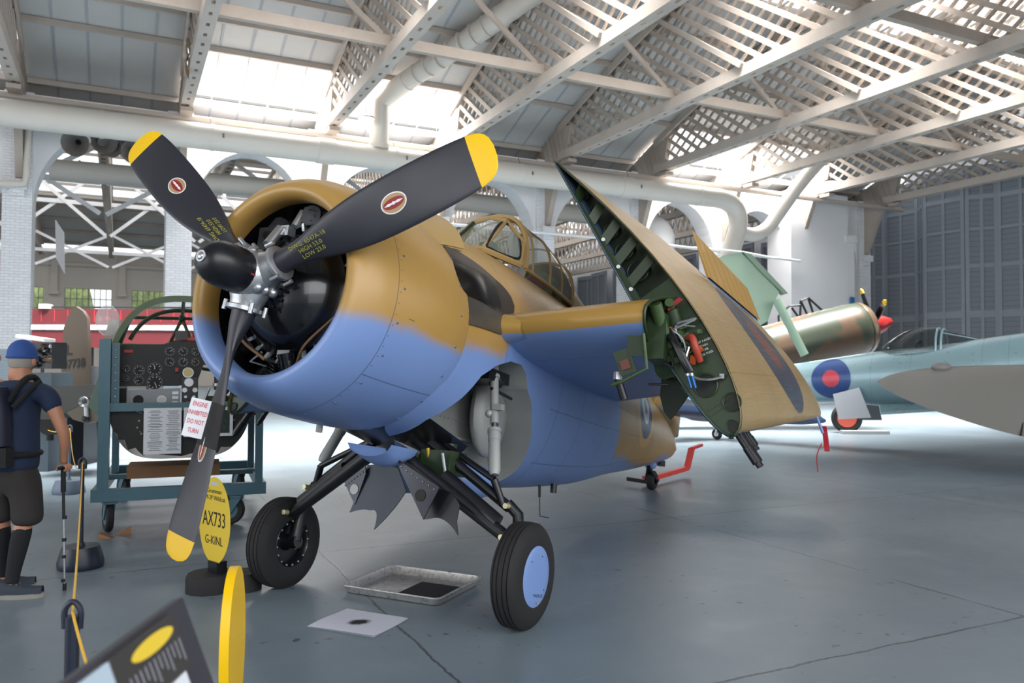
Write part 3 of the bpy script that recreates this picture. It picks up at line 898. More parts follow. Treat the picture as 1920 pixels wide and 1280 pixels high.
# sheet coloured black for the shade and soot in the gap under the cowling
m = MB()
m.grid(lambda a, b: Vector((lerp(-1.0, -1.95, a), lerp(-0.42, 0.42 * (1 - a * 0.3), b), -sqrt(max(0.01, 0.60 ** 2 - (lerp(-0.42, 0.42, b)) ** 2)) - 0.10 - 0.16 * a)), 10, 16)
m.build('dark_gap_sheet', M['black_paint'], WC)

# --- engine
eng = MB()
eng.lathe([(-0.16, 0.115), (-0.20, 0.13), (-0.215, 0.17), (-0.24, 0.22), (-0.29, 0.285), (-0.345, 0.325), (-0.38, 0.345), (-0.40, 0.37), (-0.44, 0.375), (-0.46, 0.36), (-0.8, 0.33)], (0, 0, 0), (1, 0, 0), 48)
M['gloss_black'] = simple('gloss_black_crankcase', '0f1116', 0.22, 0.1, 0.2, 6, 0.0, 0.4)
E1 = eng.build('engine', M['gloss_black'], WC)
E1.location = (0.09, 0, 0)
m = MB()
m.lathe([(-0.86, 0.0), (-0.86, 0.60)], (0, 0, 0), (1, 0, 0), 40); m.build('baffle', M['dark_in'], E1)
def cyl_part(i):
    a = 2 * pi * i / 9 + 0.1
    d = Vector((0, sin(a), cos(a))); t = Vector((0, cos(a), -sin(a)))
    m = MB(); base = Vector((-0.62, 0, 0))
    prof = [(0.30, 0.085)]
    for k in range(9): prof += [(0.33 + k * 0.018, 0.085), (0.332 + k * 0.018, 0.115), (0.339 + k * 0.018, 0.115), (0.341 + k * 0.018, 0.085)]
    prof += [(0.50, 0.11), (0.53, 0.11), (0.57, 0.07), (0.575, 0.0)]
    m.lathe(prof, base, d, 20)
    for s in (-1, 1):
        m.lathe([(0.47, 0.0), (0.47, 0.045), (0.56, 0.045), (0.575, 0.03), (0.58, 0.0)], base + Vector((0.06, 0, 0)) + t * 0.07 * s, d, 12)
        m.tube([Vector((-0.43, 0, 0)) + d * 0.33 + t * 0.05 * s, base + Vector((0.10, 0, 0)) + d * 0.5 + t * 0.075 * s], 0.013, 1, 8)
    m.tube([Vector((-0.42, 0, 0)) + d * 0.39 + t * 0.02, Vector((-0.40, 0, 0)) + d * 0.47 + t * 0.05, base + Vector((0.14, 0, 0)) + d * 0.46 + t * 0.0], 0.008, 2, 6)
    m.build('cylinder', [simple('dark_cylinder_metal', '3a3d43', 0.45, 0.5, 0.3, 20) if i == 0 else bpy.data.materials['dark_cylinder_metal'], M['black_paint'], M['silver']], E1)
for i in range(9): cyl_part(i)
m = MB()
m.tube([(-0.41 + 0.0, 0.41 * sin(2 * pi * k / 48), 0.41 * cos(2 * pi * k / 48)) for k in range(49)], 0.013, 0, 8, False)
rnd = random.Random(5)
for k in range(27):
    a = 2 * pi * k / 27; d = Vector((0, sin(a), cos(a)))
    m.tube([Vector((-0.43, 0, 0)) + d * 0.345, Vector((-0.405, 0, 0)) + d * (0.40 + rnd.random() * 0.03)], 0.012 if k % 3 else 0.018, 1, 6)
    m.sphere(Vector((-0.42, 0, 0)) + d * 0.372, 0.013, 1, 5, 6)
m.build('ignition_harness', [M['black_paint'], M['silver']], E1)
m = MB()      # bolts around the crankcase
for k in range(16):
    a = 2 * pi * k / 16; m.tube([(-0.20, 0.155 * sin(a), 0.155 * cos(a)), (-0.175, 0.155 * sin(a), 0.155 * cos(a))], 0.011, 0, 6)
m.build('crankcase_bolt_ring', M['black_paint'], E1)
m = MB()      # oil sump between the lower cylinders
m.tube([(-0.36, 0.05, -0.36), (-0.40, 0.06, -0.44)], 0.05, 0, 12); m.tube([(-0.38, 0.06, -0.40), (-0.46, 0.08, -0.60)], [0.055, 0.06], 0, 16); m.tube([(-0.44, 0.075, -0.53), (-0.455, 0.08, -0.56)], 0.068, 1, 16)
m.box((-0.36, 0.05, -0.37), (0.04, 0.09, 0.04), 0)
m.build('oil_sump', [M['gloss_black'], M['silver']], E1)
m = MB(); m.lathe([(0.0, 0.0), (0.0, 0.06), (0.03, 0.062), (0.035, 0.0)], (-0.36, 0.10, 0.43), (1, 0.25, 0.1), 24)
for k in range(10): m.sphere(Vector((-0.325, 0.11 + 0.035 * cos(k), 0.43 + 0.035 * sin(k))), 0.004, 1, 4, 5)
m.build('vent_disc', [simple('grey_disc_metal', '4b4e52', 0.5, 0.5), M['ink']], E1)
m = MB()      # propeller governor and fittings at the top
m.box((-0.30, -0.02, 0.33), (0.06, 0.07, 0.06)); m.tube([(-0.3, 0.03, 0.36), (-0.34, 0.04, 0.46)], 0.022); m.tube([(-0.3, 0.06, 0.36), (-0.38, 0.02, 0.5)], 0.012)
m.build('governor', [M['silver']], E1)
m = MB(); m.tube([(-0.33, -0.16, 0.31), (-0.4, -0.16, 0.42)], 0.06, 0); m.box((-0.38, -0.20, 0.32), (0.08, 0.16, 0.14), 0); m.build('distributor', simple('dark_grey_casting', '35383d', 0.45, 0.4), E1)
m = MB(); m.tube(smooth_pts([(-0.35, -0.3, -0.1), (-0.3, -0.25, -0.28), (-0.36, -0.1, -0.4)], 6), 0.009, 0); m.build('oil_hose', simple('brown_hose', '6e5236', 0.6), E1)
m = MB(); m.tube(smooth_pts([(-0.38, 0.34, -0.16), (-0.34, 0.2, -0.32), (-0.38, 0.12, -0.42)], 6), 0.008, 0); m.build('oil_hose', bpy.data.materials['brown_hose'], E1)
m = MB(); m.tube([(-0.2, -0.05, 0.22), (-0.27, -0.04, 0.34)], 0.03, 0); m.build('oil_fitting', M['silver'], E1)

# --- propeller
hub = MB()
PH0 = radians(-51.18)
hub.lathe([(-0.19, 0.0), (-0.19, 0.085), (-0.12, 0.085), (-0.11, 0.10), (-0.07, 0.115), (-0.03, 0.135), (0.03, 0.14), (0.075, 0.13), (0.10, 0.12), (0.115, 0.11), (0.12, 0.0)], (0, 0, 0), (1, 0, 0), 36)
for k in range(3):
    a = PH0 + 2 * pi * k / 3; d = Vector((0, sin(a), cos(a))); t = Vector((0, cos(a), -sin(a)))
    hub.lathe([(0.02, 0.115), (0.09, 0.108), (0.14, 0.088), (0.165, 0.084), (0.172, 0.098), (0.192, 0.098), (0.197, 0.084), (0.2, 0.0)], (0, 0, 0), d, 28)
    for s in (-1, 1):
        for xx in (-0.05, 0.05):
            hub.tube([d * 0.15 + t * 0.10 * s + Vector((xx, 0, 0)), d * 0.205 + t * 0.10 * s + Vector((xx, 0, 0))], 0.012, 0, 8)
    a2 = a + pi / 3; d2 = Vector((0, sin(a2), cos(a2)))
    for xx in (-0.055, 0.0, 0.055): hub.sphere(d2 * 0.125 + Vector((xx, 0, 0)), 0.028, 0, 8, 10, (1, 1, 1))
PRP = hub.build('propeller_hub', [M['silver']], WC, sharp=50)
m = MB()
m.lathe([(0.10, 0.0), (0.10, 0.118), (0.115, 0.121), (0.19, 0.122), (0.25, 0.118), (0.30, 0.103), (0.335, 0.078), (0.352, 0.05), (0.358, 0.032), (0.362, 0.03)], (0, 0, 0), (1, 0, 0), 40, 0)
m.lathe([(0.36, 0.031), (0.366, 0.031), (0.366, 0.022), (0.362, 0.02), (0.372, 0.014), (0.376, 0.0)], (0, 0, 0), (1, 0, 0), 20, 1)
m.box((0.12, 0.118, -0.03), (0.03, 0.006, 0.01), 2)
m.build('propeller_dome', [M['black_paint'], M['silver'], M['red']], PRP)
M['blade'] = simple('charcoal_blade_paint', '2c2d35', 0.38, 0, 0.1, 5, 0.0)
BT = [(0.17, 0.13, 0.13, 60), (0.26, 0.125, 0.12, 54), (0.38, 0.15, 0.085, 46), (0.5, 0.20, 0.06, 38), (0.65, 0.25, 0.045, 31), (0.8, 0.28, 0.034, 26), (1.0, 0.295, 0.026, 20), (1.2, 0.295, 0.02, 15), (1.34, 0.285, 0.016, 12), (1.43, 0.262, 0.012, 11), (1.48, 0.225, 0.01, 10), (1.51, 0.16, 0.007, 10), (1.524, 0.06, 0.004, 10)]
def blade_pt(a, r, c, h):
    """c chordwise -0.5..0.5 (0.5 leading edge), h thickness -1..1"""
    ch, tk, be = interp([(q[0], q[1], q[2], q[3]) for q in BT], r); be = radians(be)
    d = Vector((0, sin(a), cos(a))); mo = -Vector((0, cos(a), -sin(a)))
    cd_ = Vector((1, 0, 0)) * sin(be) + mo * cos(be)
    nn = Vector((1, 0, 0)) * cos(be) - mo * sin(be)
    return d * r + cd_ * (c * ch) + nn * (h * tk)
def blade(k, extra):
    a = PH0 + 2 * pi * k / 3
    m = MB(); N = 44; K = 24
    rs = [0.17 + (1.524 - 0.17) * (1 - (1 - i / N) ** 1.25) for i in range(N + 1)]
    rs.append(1.40); rs = sorted(rs)
    def sec(r, q):
        t = 2 * pi * q
        c = 0.5 * cos(t); h = 0.5 * sin(t)
        rd = max(0.0, min(1.0, (0.42 - r) / 0.2))
        c2 = c; h2 = h * (1 if h > 0 else 0.35 + 0.65 * rd)
        return blade_pt(a, r, c2, h2)
    P = [sec(r, j / K) for r in rs for j in range(K)]
    F = []; mi = []
    for i in range(len(rs) - 1):
        for j in range(K):
            F.append((i * K + j, i * K + (j + 1) % K, (i + 1) * K + (j + 1) % K, (i + 1) * K + j)); mi.append(1 if (rs[i] + rs[i + 1]) / 2 > 1.40 else 0)
    o0 = len(m.v); m.v += [tuple(p) for p in P]
    for f, q in zip(F, mi): m.f.append(f); m.m.append(q); m.s.append(True)
    m.f.append(tuple(range(len(P) - K, len(P)))); m.m.append(1); m.s.append(False)
    # maker's oval on the blade face: cream rim, tan field, red disc, white propeller stroke
    rc = 0.94
    def oval(ra, rb, mi, off, n=28):
        pts = []
        for i in range(n):
            t = 2 * pi * i / n
            r = rc + ra * cos(t); ch = interp([(q[0], q[1], q[2], q[3]) for q in BT], r)[0]
            c = rb * sin(t) / ch
            pts.append(blade_pt(a, r, c, 0.5 * sqrt(max(0, 1 - 4 * c * c))) + nrm * off)
        return pts
    be = radians(33); mo = -Vector((0, cos(a), -sin(a))); nrm = Vector((1, 0, 0)) * cos(be) - mo * sin(be)
    for ra, rb, mi, off in ((0.075, 0.052, 2, 0.0015), (0.068, 0.046, 3, 0.0022), (0.062, 0.026, 4, 0.003)):
        pts = oval(ra, rb, mi, off)
        ce = sum(pts, Vector()) / len(pts)
        m._add(pts + [ce], [(i, (i + 1) % len(pts), len(pts)) for i in range(len(pts))], mi, False)
    pts = []
    for (u, w) in ((-0.058, 0), (-0.03, 0.007), (-0.01, 0.004), (0, 0.009), (0.01, 0.004), (0.03, 0.007), (0.058, 0), (0.03, -0.007), (0.01, -0.004), (0, -0.009), (-0.01, -0.004), (-0.03, -0.007)):
        r = rc + u; ch = interp([(q[0], q[1], q[2], q[3]) for q in BT], r)[0]; c = w / ch
        pts.append(blade_pt(a, r, c, 0.5 * sqrt(max(0, 1 - 4 * c * c))) + nrm * 0.0042)
    ce = sum(pts, Vector()) / len(pts)
    m._add(pts + [ce], [(i, (i + 1) % len(pts), len(pts)) for i in range(len(pts))], 2, False)
    # stencilled lettering near the root
    if extra:
        rr = 0.43
        be2 = radians(50); cdv = Vector((1, 0, 0)) * sin(be2) + mo * cos(be2); n2 = Vector((1, 0, 0)) * cos(be2) - mo * sin(be2)
        d = Vector((0, sin(a), cos(a)))
        for q, s_ in enumerate(extra):
            yd = cdv if k != 0 else cdv
            m.text(s_, 0.034, blade_pt(a, rr, 0.22 - 0.2 * q, 0.44) + n2 * 0.008, d, d.cross(cdv).cross(d) if False else cdv, 5, n=0.012 * (1 if d.cross(cdv).dot(n2) > 0 else -1))
    return m.build('blade', [M['blade'], M['yellow'], M['white'], M_tan, M['red'], M_sten], PRP, sharp=50)
M_tan = simple('tan_decal', 'b28f66', 0.5); M_sten = simple('yellow_stencil', 'a9a63a', 0.5)
for k in range(3): blade(k, ('DWG. 6547A-18', 'HIGH 53.0', 'LOW 23.0') if k < 2 else None)

# --- canopy
def can(x, y, z): return Vector((x, y, z))
CS = [  # x, half width at rail, rail z, top z
    (-2.50, 0.34, 0.80, 1.27), (-2.95, 0.35, 0.79, 1.27), (-3.20, 0.345, 0.78, 1.23), (-3.55, 0.33, 0.77, 1.17)]
def canp(x, t):   # t: 0 right rail .. 1 left rail
    w, zr, ztp = interp(CS, x)
    a = pi * t
    return Vector((x, -w * math.copysign(abs(cos(a)) ** 0.75, cos(a)), zr + (ztp - zr) * (sin(a) ** 0.72)))
cn = MB(); cn.grid(lambda a, b: canp(lerp(-2.5, -3.50, a), b), 16, 24)
M['canopy_glass'] = glass('canopy_perspex', 'aab5a8', 0.42, 0.04)  # part-opaque grey-green puts the pane reflections into the colour
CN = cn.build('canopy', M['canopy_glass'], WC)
fr = MB()
def hoop(x, w=0.03, r=0.012): fr.tube([canp(x, b / 24) + Vector((0, 0, 0.004)) for b in range(25)], r, 0, 6)
for x, r in ((-2.50, 0.022), (-2.62, 0.009), (-2.95, 0.011), (-3.22, 0.009), (-3.50, 0.016)): hoop(x, r=r)
for b in (0.0, 1.0): fr.tube([canp(lerp(-2.5, -3.50, q / 10), b) for q in range(11)], 0.016, 0, 6)
for b in (0.30, 0.70): fr.tube([canp(lerp(-2.5, -3.50, q / 10), b) for q in range(11)], 0.008, 0, 6)
fr.build('canopy_frame', M['sand_lt'], CN)
# windscreen
wsb = [Vector(p) for p in ((-1.98, 0.0, 0.83), (-2.02, 0.20, 0.82), (-2.36, 0.36, 0.79))]
wst = [Vector(p) for p in ((-2.42, 0.0, 1.24), (-2.42, 0.16, 1.20), (-2.49, 0.31, 1.02))]
g = MB(); f = MB()
for s in (1, -1):
    B_ = [Vector((p.x, p.y * s, p.z)) for p in wsb]; T_ = [Vector((p.x, p.y * s, p.z)) for p in wst]
    arch = canp(-2.5, 0.5 + s * 0.35)
    for i in range(2): g.poly([B_[i], B_[i + 1], T_[i + 1], T_[i]])
    for i in (1, 2): f.tube([B_[i], T_[i]], 0.02, 0, 6)
    f.tube(B_, 0.025, 0, 6); f.tube(T_, 0.02, 0, 6)
f.tube(smooth_pts([(-2.05, 0.21, 0.85), (-2.28, 0.165, 1.10), (-2.40, 0.17, 1.17), (-2.47, 0.24, 1.10), (-2.44, 0.30, 0.98), (-2.37, 0.34, 0.85), (-2.2, 0.28, 0.83), (-2.05, 0.21, 0.85)], 4), 0.012, 2, 6)
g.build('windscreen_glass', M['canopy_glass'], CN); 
f.tube([(-2.02, -0.12, 0.86), (-2.4, -0.14, 1.2)], 0.015, 1)
f.build('windscreen_frame', [M['sand_lt'], M['green'], M['black_rubber']], CN)
m = MB()      # headrest, armour plate, seat and gunsight inside
m.prism([(-3.4, 0.27 * cos(pi * q / 10), 0.72 + 0.36 * sin(pi * q / 10)) for q in range(11)], (-0.03, 0, 0), 0)
m.sphere((-3.34, 0, 0.90), 0.13, 1, 10, 14, (0.4, 1, 1)); m.box((-3.38, 0, 0.8), (0.1, 0.4, 0.3), 0)
m.build('seat_headrest', [simple('olive_armour', '53604a', 0.6), simple('brown_leather', '6a4d47', 0.6)], WC)
m = MB(); m.box((-2.45, 0, 0.9), (0.1, 0.12, 0.25)); m.build('gunsight', M['black_paint'], WC)
m = MB(); m.grid(lambda a, b: Vector((lerp(-2.62, -2.9, a) + 0.03 * sin(9 * b), 0.10 + 0.03 * sin(14 * a), lerp(1.18, 0.75, b))), 10, 10); m.build('white_cloth', M['white'], WC)
m = MB()      # turtle deck fairing behind the canopy
def deck(a, b):
    x = lerp(-3.48, -7.3, a); w = lerp(0.335, 0.05, a ** 0.75); zt_ = lerp(1.175, 0.40, a ** 0.85); zb_ = interp(FT, x)[1] - 0.15
    t = lerp(-pi / 2, pi / 2, b)
    return Vector((x, w * sin(t), zb_ + (zt_ - zb_) * max(0, cos(t)) ** 0.7))
m.grid(deck, 20, 16); m.build('turtle_deck', M['sand_lt'], WC)

# --- airfoils
def naca(n, th=0.15, camber=0.02):
    """closed loop of (chord fraction, height/chord); upper surface first from trailing edge to leading edge"""
    def yt(x): return th / 0.2 * (0.2969 * sqrt(x) - 0.126 * x - 0.3516 * x * x + 0.2843 * x ** 3 - 0.1036 * x ** 4)
    def yc(x): return camber * (1 - (1 - min(1, x / 0.25)) ** 2) if x < 0.25 else camber * (1 - x) / 0.75
    xs = [0.5 * (1 + cos(pi * i / n)) for i in range(n + 1)]
    return [(x, yc(x) + yt(x)) for x in xs] + [(x, yc(x) - yt(x)) for x in xs[::-1][1:-1]]
def stub(side):
    L = naca(20, 1.0, 0.0)
    up_e = [(0.0, 1.64), (0.1, 1.71), (0.25, 1.77), (0.42, 1.74), (0.6, 1.6), (1.0, 1.3)]; lo_e = [(0.0, 1.64), (0.06, 1.62), (0.2, 1.55), (0.35, 1.48), (0.6, 1.4), (1.0, 1.3)]
    def pt(v, i):
        cx, cz = L[i]
        ch = lerp(2.68, 2.40, v); xl = lerp(-1.60, -1.66, v); zl = lerp(0.10, 0.19, v)
        cz = cz * lerp(0.125, 0.165, v) + 0.018 * 4 * cx * (1 - cx)
        yend = interp(up_e if L[i][1] > 0 else lo_e, cx)[0]
        y = lerp(0.38, yend, v)
        return Vector((xl - cx * ch, y * side, zl + cz * ch - cx * 0.12))
    m = MB(); n = len(L); NV = 14
    for j in range(NV + 1): m.v += [tuple(pt(j / NV, i)) for i in range(n)]
    for j in range(NV):
        for i in range(n):
            m.f.append((j * n + i, j * n + (i + 1) % n, (j + 1) * n + (i + 1) % n, (j + 1) * n + i)); m.m.append(0); m.s.append(True)
    o = m.build('wing_stub', [M['stub'], M['green']], WC)
    # rolled edge and recessed root rib
    e = MB()
    ring = [pt(1, i) for i in range(n)]
    e.tube(ring + [ring[0]], 0.012, 0, 6, False)
    inn = [pt(0.86, i) * 1.0 for i in range(n)]
    e._add(inn, [tuple(range(n))], 1, False)
    e.build('fold_rib', [M['green'], M['green']], o)
    return o, pt, n
for side in (1, -1):
    so, spt, sn = stub(side)
    if side == 1: PT1 = (so, spt, sn)
# wing root fillet
for side in (1, -1):
    m = MB()
    def fil(a, b, side=side):
        t = 2 * pi * b
        r = lerp(0.12, 0.07, a)
        return Vector((-1.62 - 0.10 + (0.16 + 0.02 * (1 - a)) * cos(t) * (1 - 0.35 * a), side * lerp(0.55, 0.80, a), 0.11 + r * sin(t)))
    m.grid(fil, 8, 24, 0, cv=True)
    m.build('wing_root_fillet', M['stub'], WC)

# --- folded outer panels
def wpaint():
    t = NT('folded_wing_paint'); co = t.coord(); s = t.sep(co)
    ay = t.math('ABSOLUTE', s[1])
    # chord coordinate down from the trailing edge (0 at leading edge line)
    u = t.math('ADD', t.math('MULTIPLY', t.math('SUBTRACT', ay, 2.15), -0.575), t.math('MULTIPLY', t.math('SUBTRACT', s[2], t.math('MULTIPLY_ADD', t.math('ADD', s[0], 2.0), -0.169, -0.52)), 0.818))
    nrm = t.math('ADD', t.math('MULTIPLY', t.math('SUBTRACT', ay, 2.15), 0.818), t.math('MULTIPLY', t.math('SUBTRACT', s[2], t.math('MULTIPLY_ADD', t.math('ADD', s[0], 2.0), -0.169, -0.52)), 0.575))
    n = t.noise(co, 2.0, 4); f = t.noise(t.comb(t.math('MULTIPLY', s[0], 0.5), t.math('MULTIPLY', u, 6), 0.0), 5, 6, 0.6)
    c = t.mix(n, srgb('c4a671'), srgb('a98c5a'))
    dx = t.math('SUBTRACT', s[0], -4.35); du = t.math('SUBTRACT', u, 0.72)
    d = t.math('SQRT', t.math('ADD', t.math('POWER', dx, 2), t.math('POWER', du, 2)))
    up = t.math('GREATER_THAN', nrm, 0.012)
    for r, col in ((0.70, '4b4f60'), (0.28, '8c4a38')):
        c = t.mix(t.math('MULTIPLY', up, t.math('SUBTRACT', 1.0, t.sstep(d, r - 0.01, r + 0.01))), c, srgb(col))
    c = t.mix(t.math('LESS_THAN', nrm, 0.012), c, srgb(BLUE))
    pl = None
    for q in (0.35, 0.8, 1.3, 1.75):
        w = line_mask(t, u, q, 0.004); pl = w if pl is None else t.math('MAXIMUM', pl, w)
    for q in (-2.6, -3.3, -4.1, -4.9, -5.5):
        pl = t.math('MAXIMUM', pl, line_mask(t, s[0], q, 0.004))
    c = t.mix(t.math('MULTIPLY', pl, 0.35), c, srgb('57493a'))
    t.set(color=c, rough=t.math('MULTIPLY_ADD', f, 0.25, 0.2), metal=0.35, spec=0.6)
    t.bump(t.math('ADD', f, t.noise(t.comb(t.math('MULTIPLY', s[0], 0.7), t.math('MULTIPLY', u, 14), 0.0), 3, 4, 0.6)), 0.22, 0.02)
    return t.mat
M['wpaint'] = wpaint()
dch = Vector((0, -0.575, 0.818)); nch = Vector((0, 0.818, 0.575))
def panel(side):
    L = naca(22, 1.0, 0.0); Lc = naca(22, 0.15, 0.0)
    def chord(v): return lerp(2.44, 2.10, v / 0.5) if v < 0.5 else lerp(2.10, 1.40, (v - 0.5) / 0.5)
    def pt(v, i, raw=False):
        cx = Lc[i][0]; hz = L[i][1]
        le = Vector((lerp(-2.0, -5.9, v), lerp(2.15, 2.24, v), lerp(-0.52, 0.14, v)))
        ch = chord(v); th = lerp(0.155, 0.10, v)
        if v > 0.93:
            k = (v - 0.93) / 0.07; sh = sqrt(max(0.0, 1 - k * k)); 
            le = le + dch * ch * 0.16 * (1 - sh); ch = ch * (0.70 + 0.30 * sh); th = th * max(0.08, sh)
        p = le + dch * (cx * ch) + nch * (hz * th * ch * (1.0 if hz > 0 else 0.75) + 0.02 * ch * 4 * cx * (1 - cx))
        return Vector((p.x, p.y * side, p.z))
    m = MB(); n = len(L); VV = [0, .05, .1, .15, .2, .25, .3, .35, .4, .45, .5, .55, .6, .65, .7, .75, .8, .85, .9, .93, .945, .96, .97, .98, .987, .993, .997, 1.0]
    for v in VV: m.v += [tuple(pt(v, i)) for i in range(n)]
    for j in range(len(VV) - 1):
        for i in range(n): m.f.append((j * n + i, j * n + (i + 1) % n, (j + 1) * n + (i + 1) % n, (j + 1) * n + i)); m.m.append(0); m.s.append(True)
    m.f.append(tuple((len(VV) - 1) * n + i for i in range(n))); m.m.append(0); m.s.append(False)
    o = m.build('outer_wing', [M['wpaint']], WC, sharp=50)
    # root rib
    def rp(c, h, x=-2.03):      # chord fraction, normal height (m)
        p = Vector((x, 2.15, -0.52)) + dch * (c * 2.44) + nch * h
        return Vector((p.x, p.y * side, p.z))
    def edge(c, up, x=-2.03):
        th = 0.155 / 0.2 * (0.2969 * sqrt(c) - 0.126 * c - 0.3516 * c * c + 0.2843 * c ** 3 - 0.1036 * c ** 4) * 2.44
        mid = 0.02 * 2.44 * 4 * c * (1 - c)
        return mid + th * (0.985 if up else -0.74)
    r = MB()
    cs = [0.0, 0.01, 0.03, 0.06, 0.1, 0.16, 0.22, 0.3, 0.38, 0.46]
    r._add([rp(c, edge(c, True)) for c in cs] + [rp(c, edge(c, False)) for c in cs[::-1][:-1]], [tuple(range(len(cs) * 2 - 1))], 0, False)
    cs2 = [0.46, 0.55, 0.65, 0.75, 0.85, 0.93, 0.99]
    r._add([rp(c, edge(c, True), -2.22) for c in cs2] + [rp(c, edge(c, False), -2.22) for c in cs2[::-1]], [tuple(range(len(cs2) * 2))], 1, False)
    r._add([rp(0.46, edge(0.46, True)), rp(0.46, edge(0.46, False)), rp(0.46, edge(0.46, False), -2.22), rp(0.46, edge(0.46, True), -2.22)], [(0, 1, 2, 3)], 1, False)
    # skin edge flange
    lo = [rp(c, edge(c, False)) for c in cs + cs2]; upp = [rp(c, edge(c, True)) for c in cs + cs2]
    r.tube(lo, 0.012, 0, 6); r.tube(upp, 0.009, 0, 6)
    # lower-side spar strip with light bolts, cross ribs
    for c in (0.52, 0.60, 0.68, 0.76, 0.85):
        r.beam(rp(c + 0.035, edge(c + 0.035, True) * 0.9, -2.1), rp(c, edge(c, False) * 0.8 - 0.0, -2.06), 0.02, 0.07, 0)
    ss = [0.46, 0.6, 0.75, 0.9]
    r._add([rp(c, edge(c, False), -2.035) for c in ss] + [rp(c, edge(c, False) + 0.06 * (1 - c) * 1.6, -2.035) for c in ss[::-1]], [tuple(range(8))], 0, False)
    rb = r.build('root_rib', [M['green'], simple('shadow_green_primer', '27331f', 0.5) if side == 1 else bpy.data.materials['shadow_green_primer']], o)
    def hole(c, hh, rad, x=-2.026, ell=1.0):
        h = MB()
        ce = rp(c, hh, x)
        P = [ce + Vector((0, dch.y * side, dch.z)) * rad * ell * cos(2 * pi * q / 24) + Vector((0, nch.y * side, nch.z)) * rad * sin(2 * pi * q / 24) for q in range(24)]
        h._add(P, [tuple(range(24))], 1, False)  # dark disc laid on the rib stands in for the shaded hole
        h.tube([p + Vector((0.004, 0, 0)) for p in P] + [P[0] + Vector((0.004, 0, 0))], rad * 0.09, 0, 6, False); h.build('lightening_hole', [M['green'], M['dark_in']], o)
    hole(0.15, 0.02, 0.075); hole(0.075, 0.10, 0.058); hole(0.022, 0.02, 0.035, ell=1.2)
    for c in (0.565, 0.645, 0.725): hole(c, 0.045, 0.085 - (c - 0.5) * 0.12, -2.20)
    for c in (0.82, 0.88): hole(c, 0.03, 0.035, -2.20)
    b = MB()
    for c in (0.50, 0.58, 0.68): b.tube([rp(c, edge(c, False) + 0.03, -2.03), rp(c, edge(c, False) + 0.03, -2.02)], 0.014, 0, 10)
    for q in range(26): b.sphere(rp(0.09, -0.12 + q * 0.011, -2.022), 0.004, 1, 4, 5)
    for q in range(14): b.sphere(rp(0.075, -0.08 + q * 0.015, -2.022), 0.004, 1, 4, 5)
    b.build('rivet_row', [M['white'], M['green_lt']], o)
    if side == 1:
        w = MB()      # small stencil on the rib
        for q, s_ in enumerate(('INSTRUMENT PANEL', 'BUS RETAIN', 'JOIN TAB', 'CHECK FUSE')):
            w.text(s_, 0.022, rp(0.255 - q * 0.012, 0.12, -2.024), Vector((0, nch.y * 0.97, nch.z * 0.6)), Vector((0, dch.y, dch.z)), 0)
        w.build('stencil', M['white'], o)
        w = MB()
        w.tube(smooth_pts([(-1.99, 1.828, 0.084), (-1.93, 1.877, 0.083), (-1.93, 1.904, 0.013), (-1.99, 1.92, -0.057)], 6), 0.024, 0, 10)
        w.build('red_hose', simple('red_rubber_hose', 'a9402f', 0.5), o)
        w = MB(); w.tube(smooth_pts([(-1.95, 1.686, 0.109), (-1.9, 1.755, 0.065), (-1.9, 1.824, -0.056), (-1.93, 1.869, -0.143)], 6), 0.022, 0, 8); w.tube(smooth_pts([(-1.95, 1.72, 0.14), (-1.89, 1.80, 0.02), (-1.92, 1.89, -0.14)], 6), 0.018, 0, 8)
        w.build('black_hose', M['black_paint'], o)
        w = MB(); w.tube(smooth_pts([(-1.93, 1.862, 0.021), (-1.93, 1.845, -0.063), (-1.93, 1.862, -0.139), (-1.94, 1.925, -0.18), (-1.95, 1.999, -0.184), (-1.99, 2.058, -0.16)], 6), 0.010, 0, 8)
        w.box((-2.0, 2.065, -0.155), (0.03, 0.03, 0.03), 0)
        w.build('silver_hose', M['chrome'], o)
        w = MB()
        for q in (0.0, 0.028): w.tube([(-1.93, 1.863 + q, -0.167), (-1.93, 1.89 + q, -0.245)], 0.010, 0, 8); w.tube([(-1.93, 1.858 + q, -0.15), (-1.93, 1.863 + q, -0.167)], 0.013, 1, 8)
        w.build('hose_connector', [simple('anodised_blue', '2f5f9a', 0.3, 0.6), M['silver']], o)
        w = MB(); rnd = random.Random(11)
        for q in range(20):
            p = Vector((-1.98, rnd.uniform(1.66, 1.92), rnd.uniform(-0.05, 0.26))); w.box(p, (rnd.uniform(.02, .06), rnd.uniform(.02, .06), rnd.uniform(.02, .06)), rnd.choice((0, 0, 2, 3)), Euler((rnd.random() * 3, rnd.random(), 0)).to_matrix())
        for q in range(7):
            w.tube(smooth_pts([(-1.95, rnd.uniform(1.66, 1.92), rnd.uniform(-0.1, 0.26)) for _ in range(3)], 5), rnd.choice((0.006, 0.009)), rnd.choice((0, 1, 2)), 6)
        w.build('fold_fittings', [M['green_lt'], M['black_paint'], M['silver'], simple('orange_tag', 'c2582f', 0.5)], o)
        w = MB(); w.prism([(-1.88, 1.729, 0.25), (-1.88, 1.713, 0.284), (-1.90, 1.789, 0.345), (-1.90, 1.818, 0.33)], (0.004, 0, 0), 0); w.build('red_tag', M['red'], o)
    # aileron
    a = MB()
    def le(v): return Vector((lerp(-2.0, -5.9, v), lerp(2.15, 2.24, v), lerp(-0.52, 0.14, v)))
    def ail(v, c, up, side=side):
        ch = chord(v); h0 = le(v) + dch * ch * 0.75 + nch * (0.048 * ch)
        dd = (dch * cos(radians(15)) + nch * sin(radians(15)))
        p = h0 + dd * (c * ch * 0.255) + nch * 0.02 + nch * (0.012 * (1 - c) * (1 if up else -1))
        return Vector((p.x, p.y * side, p.z))
